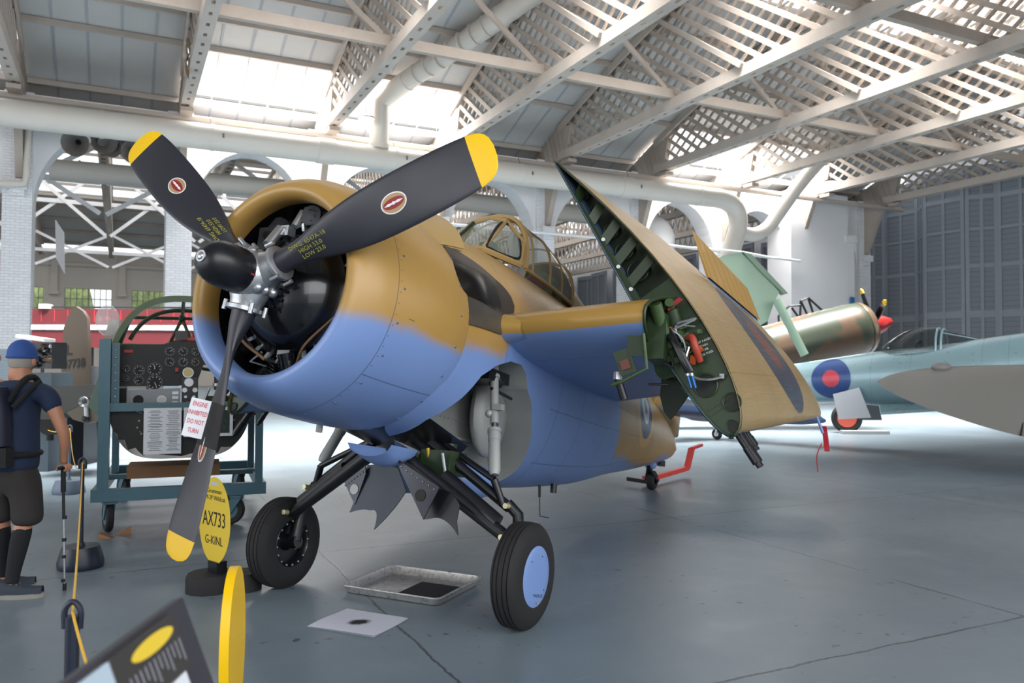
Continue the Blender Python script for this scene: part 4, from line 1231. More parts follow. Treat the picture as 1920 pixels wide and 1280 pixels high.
    a.grid(lambda p, q: ail(lerp(0.54, 0.89, p), q, True), 12, 4); a.grid(lambda p, q: ail(lerp(0.54, 0.89, p), q, False), 12, 4, 1)
    a._add([ail(0.54, 0, True), ail(0.54, 1, True), ail(0.54, 1, False), ail(0.54, 0, False)], [(0, 1, 2, 3)], 0, False)
    for q in range(8): a.beam(ail(lerp(0.56, 0.88, q / 7), 0.05, True) + nch * 0.001, ail(lerp(0.56, 0.88, q / 7), 0.95, True), 0.012, 0.004, 0)
    a.build('aileron', [M['sand'], M['blue']], o)
    # gun barrels
    for (x, dy, ln, rr) in ((-2.22, 0.0, 0.26, 0.030), (-2.42, 0.0, 0.15, 0.024)):
        g = MB(); k = (x + 2.0) / -3.9; l0 = le(k); p0 = l0 + nch * -0.02 - dch * -0.05; dn = -dch
        p0 = Vector((p0.x, p0.y * side, p0.z)); dn = Vector((0, dn.y * side, dn.z))
        g.tube([p0, p0 + dn * ln * 0.55, p0 + dn * ln * 0.56, p0 + dn * ln], [rr, rr, rr * 1.15, rr * 1.15], 0, 12); g.tube([p0 + dn * ln * 0.98, p0 + dn * (ln + 0.03)], rr * 0.75, 0, 12)
        g.build('gun_barrel', M['black_paint'], o)
    return o
pnl = {s: panel(s) for s in (1, -1)}
# pitot tube with red cover and streamer under the near wing tip
m = MB(); m.tube([(-5.35, 2.24, 0.06), (-5.35, 2.30, -0.10)], 0.014, 0); m.build('pitot_tube', M['blue'], pnl[1])
m = MB(); m.grid(lambda a, b: Vector((-5.35 - 0.03 * sin(5 * a), 2.28 + 0.05 * b + 0.04 * a, -0.03 - 0.25 * a)), 8, 2); m.tube(smooth_pts([(-5.35, 2.29, -0.2), (-5.34, 2.25, -0.32), (-5.35, 2.26, -0.48)], 5), 0.006)
tag(m.build('pitot_cover_streamer', simple('red_cloth', 'b21f30', 0.6)), 'red cloth pitot cover with a hanging string under the folded wing tip', 'cover streamer')
bpy.data.objects['pitot_cover_streamer'].matrix_world = AM

# stub underside details: hinge arm, open hatch, dark hole, green fold machinery
m = MB()
m.tube([(-1.95, 1.72, 0.28), (-2.1, 1.78, 0.02), (-2.15, 1.75, -0.10)], 0.05, 0); m.tube([(-1.80, 1.66, 0.28), (-1.98, 1.70, 0.04)], 0.045, 1, 12)
m.tube([(-2.25, 1.60, -0.06), (-2.1, 1.82, -0.03)], 0.075, 1, 16); m.box((-1.95, 1.66, 0.08), (0.2, 0.12, 0.3), 0)
m.tube([(-1.85, 1.74, 0.30), (-2.2, 1.68, 0.25)], 0.03, 1)
m.build('wing_fold_hinge', [M['green'], M['green_lt']], WC)
m = MB()
m.box((-1.74, 1.57, -0.01), (0.02, 0.10, 0.13), 0, Euler((0, 0.25, 0.1)).to_matrix()); m.box((-1.76, 1.50, -0.11), (0.015, 0.11, 0.16), 0, Euler((0.35, 0.2, 0.1)).to_matrix()); m.box((-1.75, 1.505, -0.13), (0.01, 0.06, 0.06), 1, Euler((0.35, 0.2, 0.1)).to_matrix())
m.tube([(-1.7, 1.63, 0.06), (-1.72, 1.66, -0.16), (-1.74, 1.50, -0.24), (-1.76, 1.42, -0.26)], 0.012, 2)
m.build('open_latch_door', [M['green'], simple('dull_red_placard', '6d3a33', 0.5), M['green_lt']], WC)
m = MB(); m.tube([(-1.86, 1.42, -0.20), (-1.90, 1.46, -0.33)], 0.026, 0, 10); m.tube([(-1.86, 1.42, -0.16), (-1.86, 1.42, -0.21)], 0.03, 1, 8); m.build('bomb_rack_lug', [M['black_paint'], M['silver']], WC)
m = MB(); m.tube([(-1.95, 1.60, -0.22), (-1.98, 1.72, -0.215)], 0.008, 0); m.build('pitot_stub', M['black_paint'], WC)
m = MB(); m.prism([(-3.0, 1.366, 0.07), (-3.0, 1.359, -0.133), (-3.0, 1.399, -0.258), (-3.0, 1.444, -0.311), (-3.0, 1.476, -0.277), (-3.0, 1.577, -0.122), (-3.0, 1.454, 0.015)], (-0.04, 0.0, 0.0)); m.build('flap_fairing', M['green'], WC)

# --- tail surfaces
def surf(name, pts, th, mat, parent=None, axis=1, both=False):
    """flat-ish tapered surface from outline pts (x, span, ) ; axis 1 = horizontal, 2 = vertical"""
    m = MB(); n = len(pts)
    cx = sum(p[0] for p in pts) / n; cy = sum(p[1] for p in pts) / n
    lay = []
    for k, (h, sc) in enumerate(((th, 0.82), (th * 0.6, 0.96), (0, 1.0), (-th * 0.6, 0.96), (-th, 0.82))):
        lay.append([((cx + (p[0] - cx) * sc), (cy + (p[1] - cy) * sc), h) for p in pts])
    V_ = []
    for l in lay:
        for (x, s, h) in l: V_.append(Vector((x, s, h)) if axis == 1 else Vector((x, h, s)))
    F = []
    for k in range(4):
        for i in range(n): F.append((k * n + i, k * n + (i + 1) % n, (k + 1) * n + (i + 1) % n, (k + 1) * n + i))
    F.append(tuple(range(n))); F.append(tuple(range(4 * n, 5 * n)))
    m._add(V_, F, 0, True)
    return m, m
for s in (1, -1):
    m, _ = surf('s', [(-7.05, 0.1 * s), (-7.25, 1.0 * s), (-7.42, 1.85 * s), (-7.55, 2.02 * s), (-7.75, 2.05 * s), (-7.78, 0.1 * s)], 0.05, None)
    o = m.build('tailplane', [M['fus']], WC); o.location = (0, 0, 0.36); o.data.materials[0] = M['blue']
    m, _ = surf('s', [(-7.79, 0.15 * s), (-7.76, 2.06 * s), (-8.0, 2.05 * s), (-8.2, 1.85 * s), (-8.28, 1.2 * s), (-8.25, 0.2 * s)], 0.03, None)
    o = m.build('elevator', [M['blue']], WC); o.location = (0, 0, 0.36)
m, _ = surf('f', [(-7.0, 0.35), (-7.35, 0.9), (-7.6, 1.25), (-7.85, 1.38), (-7.9, 0.2)], 0.05, None, axis=2); m.build('fin', [M['sand']], WC)
m, _ = surf('f', [(-7.92, 0.05), (-7.88, 1.38), (-8.15, 1.32), (-8.35, 1.05), (-8.42, 0.6), (-8.35, 0.1)], 0.035, None, axis=2); m.build('rudder', [M['sand']], WC)

# --- landing gear
def w2b(p): return AM.inverted() @ Vector(p)
def wheel_gear(s):
    g = MB()
    Y = lambda y: y * s
    g.tube([(-1.39, Y(0.10), -0.80), (-1.55, Y(0.87), -1.27)], [0.05, 0.042], 0, 12)
    g.tube([(-1.50, Y(0.40), -0.93), (-1.55, Y(0.80), -1.19)], 0.055, 0, 10)
    g.build('lower_gear_arm', M['black_paint'], WC)
    g = MB(); g.tube([(-1.55, Y(0.22), -0.70), (-1.66, Y(0.82), -1.09)], 0.035, 0, 12); g.tube([(-1.62, Y(0.32), -0.72), (-1.60, Y(0.72), -0.92)], 0.022, 0, 10); g.tube([(-1.60, Y(0.72), -0.92), (-1.64, Y(0.78), -1.08)], 0.025, 0, 10); g.build('upper_gear_arm', M['black_paint'], WC)
    g = MB(); g.tube([(-1.66, Y(0.80), -1.06), (-1.69, Y(0.87), -1.13), (-1.66, Y(0.90), -1.25), (-1.61, Y(0.88), -1.47)], [0.035, 0.038, 0.04, 0.05], 0, 12); g.tube([(-1.61, Y(0.84), -1.47), (-1.61, Y(0.98), -1.49)], 0.05)
    for p in ((-1.62, Y(0.83), -1.08), (-1.50, Y(0.88), -1.27)): g.tube([p, (p[0] + 0.045, p[1], p[2])], 0.018, 1, 10)
    g.build('axle_knuckle', [M['black_paint'], simple('brass_bolt', 'c9c09a', 0.4, 0.5) if 'brass_bolt' not in bpy.data.materials else bpy.data.materials['brass_bolt']], WC)
    g = MB(); top = Vector((-1.85, Y(0.50), -0.12)); bot = Vector((-1.60, Y(0.72), -0.90)); 
    q = lambda t: top.lerp(bot, t)
    g.tube([q(0), q(0.55)], 0.030, 0, 14); g.tube([q(0.45), q(0.62)], 0.026, 1, 14); g.tube([q(0.60), q(0.63)], 0.048, 0, 16); g.tube([q(0.62), q(0.70), q(0.701), q(0.95), q(0.99)], [0.043, 0.043, 0.040, 0.040, 0.03], 0, 16)
    g.tube([q(0.10), q(0.13)], 0.04, 0, 14); g.box(q(0.40) + Vector((0.02, 0.04, 0)), (0.05, 0.07, 0.04), 0); g.sphere(q(0.46) + Vector((0.02, -0.03, 0)), 0.028, 0)
    g.build('oleo_strut', [M['well'], M['chrome']], WC)
    # wheel: centre 0.98 from the middle, axle level in the world
    wc = w2b((0, 0, 0))
    h = Vector((cos(YAW), sin(YAW), 0)); base = Vector((AO.x, AO.y, 0)) + h * (-1.3025) + lfv * 0.98 * s
    cw = Vector((base.x, base.y, 0.325)); c = w2b(cw)
    ax = Vector((0, s, 0)); o = Vector((c.x, c.y, c.z))
    tz = AM.inverted().to_3x3() @ Vector((0, 0, 1))
    m = MB()
    pr = [(-0.085, 0.17), (-0.092, 0.20), (-0.09, 0.25), (-0.082, 0.285), (-0.066, 0.308)]
    tr = []
    for g0 in (-0.048, -0.018, 0.018, 0.048):
        r0 = 0.325 - 0.9 * g0 * g0 * 2
        tr += [(g0 - 0.012, r0), (g0 - 0.004, r0), (g0 - 0.003, r0 - 0.007), (g0 + 0.003, r0 - 0.007), (g0 + 0.004, r0)]
    pr += tr + [(0.066, 0.308), (0.082, 0.285), (0.09, 0.25), (0.092, 0.20), (0.085, 0.17)]
    m.lathe(pr, o, ax, 64, 0, ref=tz)
    W = m.build('wheel', [M['black_rubber']], WC, sharp=35)
    m = MB()
    m.lathe([(0.075, 0.19), (0.088, 0.185), (0.092, 0.176), (0.094, 0.12), (0.096, 0.0)], o, ax, 48, 0, ref=tz)
    m.lathe([(0.07, 0.205), (0.086, 0.200), (0.088, 0.186)], o, ax, 48, 1, ref=tz)
    hc = m.build('hub_cap', [M['blue'], M['silver']], W)
    m = MB()
    m.lathe([(-0.075, 0.175), (-0.086, 0.165), (-0.07, 0.15), (-0.02, 0.14), (-0.02, 0.06), (-0.07, 0.05), (-0.07, 0.0)], o, ax, 40, 0, ref=tz)
    for q in range(16):
        a = 2 * pi * q / 16
        sdir = ax.cross(tz).normalized()
        m.sphere(o + ax * -0.082 + (tz * cos(a) + sdir * sin(a)) * 0.158, 0.008, 1, 5, 6)
    m.tube([o + ax * -0.06 + tz * 0.03, o + ax * -0.10 + tz * 0.0, o + ax * -0.11 - tz * 0.04], 0.008, 2)
    m.build('brake_drum', [M['black_paint'], M['well'], M['yellow']], W)
    if s == 1:
        m = MB(); sd = tz.cross(ax).normalized()
        m.text('TYRE 85 LBS', 0.026, o + ax * 0.098 - tz * 0.125, (sd * 1.0 + tz * -0.25), tz + sd * 0.25, 0)
        m.poly([o + ax * 0.0985 - tz * 0.153 + sd * a_ + tz * b_ for a_, b_ in ((-0.018, 0), (0.018, -0.005), (0.018, -0.014), (-0.018, -0.009))], 1)
        for a_ in ((0.13, 0.6), (0.14, 2.4), (0.13, -0.6)):
            m.sphere(o + ax * 0.093 + (tz * cos(a_[1]) + sd * sin(a_[1])) * a_[0], 0.005, 0, 4, 6)
        m.build('stencil', [M['ink'], simple('orange_mark', 'c98a3a', 0.5)], W)
for s in (1, -1): wheel_gear(s)
# wheel-well doors hanging between the legs
def plate(name, pts, x, th, mats, hole=None, bend=0.0):
    m = MB(); m.prism([(x + bend * (p[1] + 1.0), p[0], p[1]) for p in pts], (-th, 0, 0))
    if hole:
        P = [(x + 0.004 + bend * (hole[1] + 1.0), hole[0] + hole[2] * cos(2 * pi * q / 20), hole[1] + hole[2] * sin(2 * pi * q / 20)) for q in range(20)]
        m.poly(P, 1)
        for q in range(7): m.sphere((x + 0.004, lerp(pts[0][0], pts[1][0], (q + 0.7) / 7.5) , lerp(pts[0][1], pts[1][1], (q + 0.7) / 7.5) - 0.03), 0.006, 2, 4, 6)
    return m.build(name, mats, WC, sharp=30)
M['smoke'] = simple('sooty_blue_metal', '1d2430', 0.35, 0.3, 0.4, 3)
def arc_pts(a, b, c, n=8): return [tuple(p[:2]) for p in bezier((a[0], a[1], 0), (b[0], b[1], 0), (c[0], c[1], 0), n)]
plate('gear_door', [(-0.121, -0.897), (0.0, -0.885), (0.129, -0.904), (0.223, -1.047)] + arc_pts((0.20, -1.09), (0.12, -1.22), (0.026, -1.308))[1:] + arc_pts((0.026, -1.308), (0.05, -1.16), (-0.033, -1.19))[1:] + arc_pts((-0.033, -1.19), (-0.10, -1.18), (-0.195, -1.218))[1:] + [(-0.178, -1.158)], -1.35, 0.008, [M['smoke']], bend=-0.1)
plate('gear_door_bracket', [(-0.271, -1.026), (-0.113, -0.905), (-0.105, -0.96), (-0.161, -1.164)], -1.33, 0.01, [simple('worn_black_metal', '33353b', 0.3, 0.6, 0.4, 14), M['well'], M['silver']], (-0.18, -1.065, 0.034))
plate('gear_door_bracket', [(0.236, -0.857), (0.562, -1.007), (0.471, -1.207), (0.241, -0.896)], -1.20, 0.01, [bpy.data.materials['worn_black_metal'], M['dark_in'], M['silver']], (0.432, -1.065, 0.038))
plate('gear_door', [(0.42, -1.0), (0.60, -1.03), (0.665, -1.10), (0.66, -1.20), (0.685, -1.28)] + arc_pts((0.685, -1.28), (0.57, -1.16), (0.47, -1.20))[1:] + [(0.42, -1.21), (0.36, -1.1)], -1.30, 0.008, [M['black_paint']], bend=-0.1)
m = MB(); m.grid(lambda a, b: Vector((-1.02 - 0.34 * a, lerp(-0.04, 0.30, b) * (1 - 0.25 * a) + 0.04 * a, -0.78 - 0.13 * sin(pi * b) ** 0.5 * (0.6 + 0.4 * sin(pi * a)))), 10, 14); m.build('intercooler_fairing', M['blue'], WC)
m = MB(); m.sphere((-2.05, 0.28, -0.93), 0.17, 0, 12, 16, (1.9, 0.9, 0.75)); m.sphere((-2.05, -0.28, -0.93), 0.17, 0, 12, 16, (1.9, 0.9, 0.75)); m.build('belly_window_fairing', M['blue'], WC)
m = MB()
for (p, q, r, mi) in (((-1.5, 0.25, -0.75), (-1.55, 0.28, -0.98), 0.014, 1), ((-1.6, 0.1, -0.75), (-1.62, 0.12, -0.95), 0.03, 0), ((-1.45, 0.4, -0.78), (-1.5, 0.42, -0.95), 0.012, 2), ((-1.7, 0.3, -0.7), (-1.7, 0.3, -0.95), 0.05, 0)): m.tube([p, q], r, mi)
m.box((-1.60, 0.32, -0.84), (0.2, 0.24, 0.16), 0)
m.build('gear_retraction_gear', [M['green'], simple('brass_fitting', 'b59a3c', 0.4, 0.5), M['silver']], WC)
# tail wheel
m = MB(); c = w2b(Vector((AO.x, AO.y, 0)) + Vector((cos(YAW), sin(YAW), 0)) * -7.03 + Vector((0, 0, 0.125)))
m.lathe([(-0.05, 0.05), (-0.055, 0.09), (-0.035, 0.12), (0, 0.126), (0.035, 0.12), (0.055, 0.09), (0.05, 0.05)], c, (0, 1, 0), 28)
m.build('tail_wheel', [M['black_rubber']], WC)
m = MB(); m.tube([(c.x + 0.18, 0.0, -0.42), (c.x + 0.02, 0.07, c.z)], 0.025, 0); m.tube([(c.x + 0.18, 0.0, -0.42), (c.x + 0.02, -0.07, c.z)], 0.025, 0); m.tube([(c.x, -0.09, c.z), (c.x, 0.09, c.z)], 0.02, 0)
m.tube([(c.x + 0.16, 0, -0.40), (c.x + 0.02, 0, -0.38)], 0.06, 1)
m.build('tail_wheel_fork', [M['black_paint'], M['blue']], WC)
# belly aerials, small lamps
m = MB(); m.tube([(-3.3, 0.25, -0.88), (-3.32, 0.25, -0.98)], 0.012); m.tube([(-3.32, 0.25, -0.98), (-3.36, 0.25, -1.14), (-3.55, 0.25, -1.15)], 0.004); m.build('belly_aerial', M['black_paint'], WC)
m = MB(); m.tube([(-3.6, 0.25, -0.85), (-3.6, 0.25, -0.93)], 0.03); m.build('drain_stub', M['black_paint'], WC)
m = MB(); m.box((-7.6, 0, -0.33), (0.2, 0.08, 0.08)); m.build('arrester_hook', M['black_paint'], WC)
m = MB(); m.tube([(-0.75, -0.05, -0.70), (-0.75, -0.05, -0.75)], 0.02); m.build('drain_mast', M['well'], WC)
# hanging warning placard on the lower blade
a = PH0 + 4 * pi / 3
pc = blade_pt(a, 0.80, 0.0, 0.5)
m = MB(); d = Vector((0, sin(a), cos(a))); e1 = -d; sx_ = Vector((0.70, -0.72, 0.0)).normalized(); sx_ = (sx_ - d * sx_.dot(d)).normalized()
sx_ = -sx_ if sx_.y < 0 else sx_
m.prism([pc + Vector((0.05, 0.03, 0)) + sx_ * (u - 0.05) + d * v for u, v in ((-0.05, -0.10), (0.05, -0.10), (0.05, 0.10), (-0.05, 0.10))], sx_.cross(d) * 0.003, 0)
nn = sx_.cross(-d)
for q, s_ in enumerate(('ENGINE', 'INHIBITED', 'DO NOT', 'TURN')):
    m.text(s_, 0.034, pc + Vector((0.05, 0.03, 0)) + sx_ * -0.05 + d * (-0.062 + 0.046 * q), sx_, -d, 1, n=0.004, sx=0.6)
wp = m.build('warning_placard', [M['paper'], M['redink']])
wp.matrix_world = AM
tag(wp, 'white placard with red lettering hanging on the lower propeller blade', 'placard')
m = MB()
m.grid(lambda u, w: blade_pt(a, lerp(0.70, 0.93, u), 0.5 * cos(2 * pi * w) * 1.04, 0.5 * sin(2 * pi * w) * 1.25), 10, 24, 0, cv=True)
m.grid(lambda u, w: blade_pt(a, lerp(0.70, 0.93, u), 0.5 * cos(2 * pi * w) * 1.02, 0.5 * sin(2 * pi * w) * 1.1), 10, 24, 0, cv=True)
wb = m.build('cable_wrap', M['black_rubber']); wb.matrix_world = AM
tag(wb, 'black band wound around the lower propeller blade holding the white placard', 'band')
# ------------------------------------------------------------------ services under the roof
def c2w(x, y, z=0.0):      # right / ahead of the photographer -> hall axes
    return Vector((x * cos(A1) - y * sin(A1), x * sin(A1) + y * cos(A1), z))
def ringed(m, pts, r, every=1.0):
    for p, d in pts: m.tube([Vector(p) - Vector(d) * 0.03, Vector(p) + Vector(d) * 0.03], r, 0, 20)
m = MB(); m.tube([(XL, 24.05, 8.03), (20.6, 24.05, 8.03)], 0.36, 0, 28)
m.tube(bezier((20.4, 24.05, 8.03), (21.7, 24.05, 8.03), (21.5, 24.1, 6.9), 8) + [(20.6, 24.1, 4.6), (20.2, 24.1, 3.2)], 0.36, 0, 24)
for x in (-9, -4.2, -0.6, 2.2, 7.6, 12, 16.4, 19.5): m.tube([(x, 24.05, 8.03), (x + 0.09, 24.05, 8.03)], 0.375, 0, 28)
for x in (5.2, 16.0): m.tube([(x, 24.05, 8.03), (x + 0.5, 24.05, 8.03)], 0.385, 0, 28)
duct = m.build('air_duct', M['duct']); tag(duct, 'long white round air duct running under the eaves behind both upper propeller blades', 'duct')
M['bracket'] = simple('dark_bracket', '6b6762', 0.5)
for x in (-4.2, 2.2, 7.6, 12, 16.4):
    m = MB(); m.tube([(x, 24.05, 8.37), (x, 24.2, 8.7)], 0.012, 0, 6); m.build('duct_hanger', M['bracket'], duct)
    m = MB(); m.box((x + 0.3, 24.05 - 0.37, 8.03), (0.05, 0.03, 0.12), 0); m.build('duct_clip', M['bracket'], duct)
m = MB(); m.tube([(7.1, 24.05, 8.3), (7.15, 24.0, 9.75), (7.6, 23.4, 10.2), (8.6, 21.5, 10.8), (9.4, 19.4, 11.3), (9.8, 18.2, 11.5)], 0.3, 0, 20); m.tube([(7.1, 24.05, 8.28), (7.1, 24.05, 8.42)], 0.36, 0, 20)
for q in range(10): 
    a = Vector((7.7, 23.2, 10.25)).lerp(Vector((9.4, 19.4, 11.3)), q / 9); m.tube([a, a + Vector((0.02, -0.04, 0.01))], 0.31, 0, 20)
tag(m.build('air_duct', M['duct']), 'white pipe rising from the long duct and climbing diagonally to the roof above the cowling', 'duct')
m = MB(); m.tube(smooth_pts([(21.6, 24.2, 6.85), (22.4, 24.2, 6.8), (23.1, 24.2, 7.1), (23.6, 24.1, 7.7), (24.6, 23.9, 9.0), (25.8, 23.2, 10.6)], 5), 0.27, 0, 18)
tag(m.build('air_duct', M['duct']), 'white pipe branching at the duct bend and rising steeply right of the folded wing', 'duct')
m = MB(); m.tube([(-2.25, 31, 8.15), (5.6, 31, 8.25)], 0.36, 0, 24); m.tube([(9, 31, 8.5), (19, 31, 8.4)], 0.38, 0, 24)
for x in (-1.4, 1, 3.2, 5.3): m.tube([(x, 31, 8.18), (x + 0.07, 31, 8.18)], 0.375, 0, 24)
tag(m.build('air_duct', M['duct']), 'second white air duct seen through the arches in the rear hall', 'duct')
m = MB(); m.tube([(9.5, 25.3, 6.38), (17.0, 25.3, 6.35), (26, 25.3, 6.1)], 0.055, 0, 10); tag(m.build('conduit_pipe', M['white']), 'thin white conduit running along the arcade behind the canopy and folded wing', 'pipe')
m = MB(); m.tube([(-4.5, 25.6, 6.5), (-2.7, 25.6, 6.5), (-2.45, 25.6, 6.55), (-2.4, 25.6, 6.8), (-2.4, 25.7, 8.2)], 0.09, 0, 12); tag(m.build('drain_pipe', M['duct']), 'bent white drain pipe on the first brick pier at the left', 'pipe')
m = MB(); m.sphere((20.3, 28.0, 6.9), 0.95, 0, 14, 20, (1, 1, 1.15)); m.tube([(20.3, 28.0, 6.5), (20.3, 28.0, 5.0)], 0.85, 0, 24)
tag(m.build('air_plenum', M['white']), 'bulky white rounded air unit behind the arcade above the folded wing', 'air unit')
# loudspeakers
def speaker(x, y, z, rz, lab):
    t = thing('loudspeaker', lab, 'loudspeaker', (x, y - 0.25, z - 0.05), 0, 'horn loudspeakers on the arcade wall'); t.scale = (1.3, 1.3, 1.3); t.rotation_euler = (0.35, 0, rz)
    m = MB(); m.lathe([(0.0, 0.08), (0.15, 0.1), (0.3, 0.16), (0.42, 0.27), (0.44, 0.28), (0.43, 0.26), (0.3, 0.14), (0.2, 0.06)], (0, 0, 0), (0, -1, 0), 28); m.build('horn', simple('grey_horn', '5f5a55', 0.5) if 'grey_horn' not in bpy.data.materials else bpy.data.materials['grey_horn'], t)
    m = MB(); m.tube([(0, 0.18, 0), (0, 0, 0)], 0.11, 0, 18); m.build('driver', bpy.data.materials['grey_horn'], t)
    m = MB(); m.beam((0, 0.1, 0.1), (0, 0.35, 0.25), 0.06, 0.03); m.build('bracket', bpy.data.materials['grey_horn'], t)
for (x, y, z, rz, l) in ((-1.1, 25.9, 7.95, -0.25, 'outer left of the four'), (-0.68, 25.95, 8.12, 0.35, 'inner left of the four'), (-0.12, 25.95, 8.05, -0.45, 'inner right of the four'), (0.16, 25.9, 7.9, 0.2, 'outer right of the four')):
    speaker(x, y, z, rz, 'grey horn loudspeaker above the left arch, ' + l)
# pendant lamps
def pendant(x, y, z, lab):
    t = thing('pendant_lamp', lab, 'lamp', (x, y, z), 0, 'round pendant lamps')
    m = MB(); m.lathe([(0.0, 0.0), (0.02, 0.08), (-0.02, 0.22), (-0.06, 0.26), (-0.09, 0.25)], (0, 0, 0), (0, 0, 1), 28); m.build('lamp_shade', simple('grey_lamp_body', '6c6a68', 0.4, 0.4) if 'grey_lamp_body' not in bpy.data.materials else bpy.data.materials['grey_lamp_body'], t)
    m = MB(); m.lathe([(-0.085, 0.0), (-0.085, 0.24)], (0, 0, 0), (0, 0, 1), 24); m.build('lamp_lens', emis('lamp_glow', 'fff4e4', 4) if 'lamp_glow' not in bpy.data.materials else bpy.data.materials['lamp_glow'], t)
    m = MB(); m.tube([(0, 0, 0), (0, 0, (roofz(y) if y < 27 else roofz2(y)) - z - 0.1)], 0.008, 0, 6); m.build('hanging_rod', M['black_paint'], t)
pendant(6.54, 23.5, 9.1, 'round pendant lamp hanging in the bright rooflight between the upper propeller blades')
pendant(24.15, 22.0, 8.7, 'round pendant lamp hanging at the right below the end trusses')
pendant(16.1, 34, 6.4, 'small pendant lamp in the rear hall seen beside the canopy')
pendant(17.6, 36, 6.3, 'small pendant lamp in the rear hall nearer the folded wing')
m = MB(); m.grid(lambda a, b: Vector((1.38 + 0.05 * sin(7 * a), 21.0 + 0.35 * b + 0.05 * sin(9 * a), 9.55 - 0.75 * a - 0.1 * b * a)), 10, 5)
tag(m.build('torn_sacking', simple('brown_sacking', '7a6248', 0.9, 0, 0.3, 20)), 'torn brown sacking hanging from the roof truss at the upper left', 'sacking')
m = MB(); m.prism([(-2.25, 33.9, 6.9), (-2.2, 33.9, 5.5), (-1.9, 33.6, 4.9), (-1.95, 33.6, 6.4)], (0.02, 0.03, 0))
tag(m.build('hanging_notice', M['white']), 'white panel hanging on edge between the first two piers', 'panel')
m = MB(); m.box((29.3, 25.45, 4.55), (0.25, 0.03, 0.3)); tag(m.build('wall_sign', simple('blue_sign', '2f6fa8', 0.5)), 'small blue square sign on the pier beside the folding doors', 'sign')

# ------------------------------------------------------------------ cockpit section on its trolley
cfp = c2w(-4.01, 7.69)
TR = thing('display_trolley', 'blue-grey steel trolley on castors carrying the open cockpit section', 'trolley', (cfp.x, cfp.y, 0), radians(21.5) + A1)
W_, D_ = 1.60, 1.95
def bar(name, p, q, w=0.09, h=0.09, mat=None, par=None):
    m = MB(); m.beam(p, q, w, h); return m.build(name, mat or M['steel_blue'], par or TR)
for y in (0.0, D_): bar('frame_rail', (0, y, 0.36), (W_, y, 0.36), 0.07, 0.12)
for x in (0.04, W_ - 0.04): bar('frame_rail', (x, 0.03, 0.36), (x, D_ - 0.03, 0.36), 0.07, 0.12)
bar('frame_rail', (0, 0.9, 0.42), (W_, 0.9, 0.42), 0.07, 0.05)
bar('upright_post', (0.10, 0.03, 0.42), (0.10, 0.03, 1.86), 0.10, 0.10, par=TR); bar('upright_post', (W_ - 0.07, 0.03, 0.42), (W_ - 0.07, 0.03, 1.22), 0.075, 0.075)
bar('upright_post', (0.10, 1.3, 0.42), (0.10, 1.3, 1.3), 0.07, 0.07); bar('upright_post', (W_ - 0.07, 1.3, 0.42), (W_ - 0.07, 1.3, 1.3), 0.07, 0.07)
bar('cross_bar', (0.15, 0.02, 1.20), (W_ - 0.1, 0.02, 1.20), 0.05, 0.08)
m = MB(); m.box((0.19, 0.05, 1.5), (0.07, 0.02, 0.65))
for q in range(8): m.sphere((0.19, 0.035, 1.23 + q * 0.075), 0.009, 1, 5, 6)
m.build('drilled_strap', [M['steel_blue'], M['silver']], TR)
def castor(x, y, rot):
    m = MB(); m.box((0, 0, 0.285), (0.13, 0.11, 0.02), 0)
    m.prism([(-0.045, -0.06, 0.27), (-0.045, 0.05, 0.27), (-0.045, 0.10, 0.11), (-0.045, 0.05, 0.11)], (0.012, 0, 0)); m.prism([(0.033, -0.06, 0.27), (0.033, 0.05, 0.27), (0.033, 0.10, 0.11), (0.033, 0.05, 0.11)], (0.012, 0, 0))
    c = m.build('castor', M['steel_blue'], TR); c.location = (x, y, 0); c.rotation_euler = (0, 0, rot)
    m = MB(); m.lathe([(-0.03, 0.09), (-0.034, 0.135), (-0.02, 0.15), (0.02, 0.15), (0.034, 0.135), (0.03, 0.09)], (0, 0.07, 0.15), (1, 0, 0), 28, 0)
    m.lathe([(-0.03, 0.0), (-0.03, 0.10), (0.03, 0.10), (0.03, 0.0)], (0, 0.07, 0.15), (1, 0, 0), 24, 1)
    m.build('castor_wheel', [M['black_rubber'], M['steel_blue']], c)
castor(0.16, 0.02, 0.25); castor(W_ - 0.28, 0.02, 1.2); castor(0.16, D_, 0.4); castor(W_ - 0.15, D_, 0.3)
p = c2w(-3.83, 7.6)
for k, (dx, dy, rz) in enumerate(((0.0, 0.0, 0.1), (0.16, 0.10, 0.5))):
    m = MB(); m.prism([(-0.05, 0, 0), (0.07, 0, 0), (-0.05, 0, 0.05)] if k == 0 else [(-0.06, 0, 0), (0.07, 0, 0), (0.07, 0, 0.065)], (0, 0.07, 0))
    o = m.build('wheel_chock', simple('raw_wood', '9a6f4d', 0.8) if k == 0 else bpy.data.materials['raw_wood']); o.location = (p.x + dx, p.y + dy - 0.12, 0); o.rotation_euler = (0, 0, A1 + rz)
    tag(o, 'small wooden wheel chock against the trolley castor, ' + ('left of the pair' if k == 0 else 'right of the pair'), 'wheel chock')

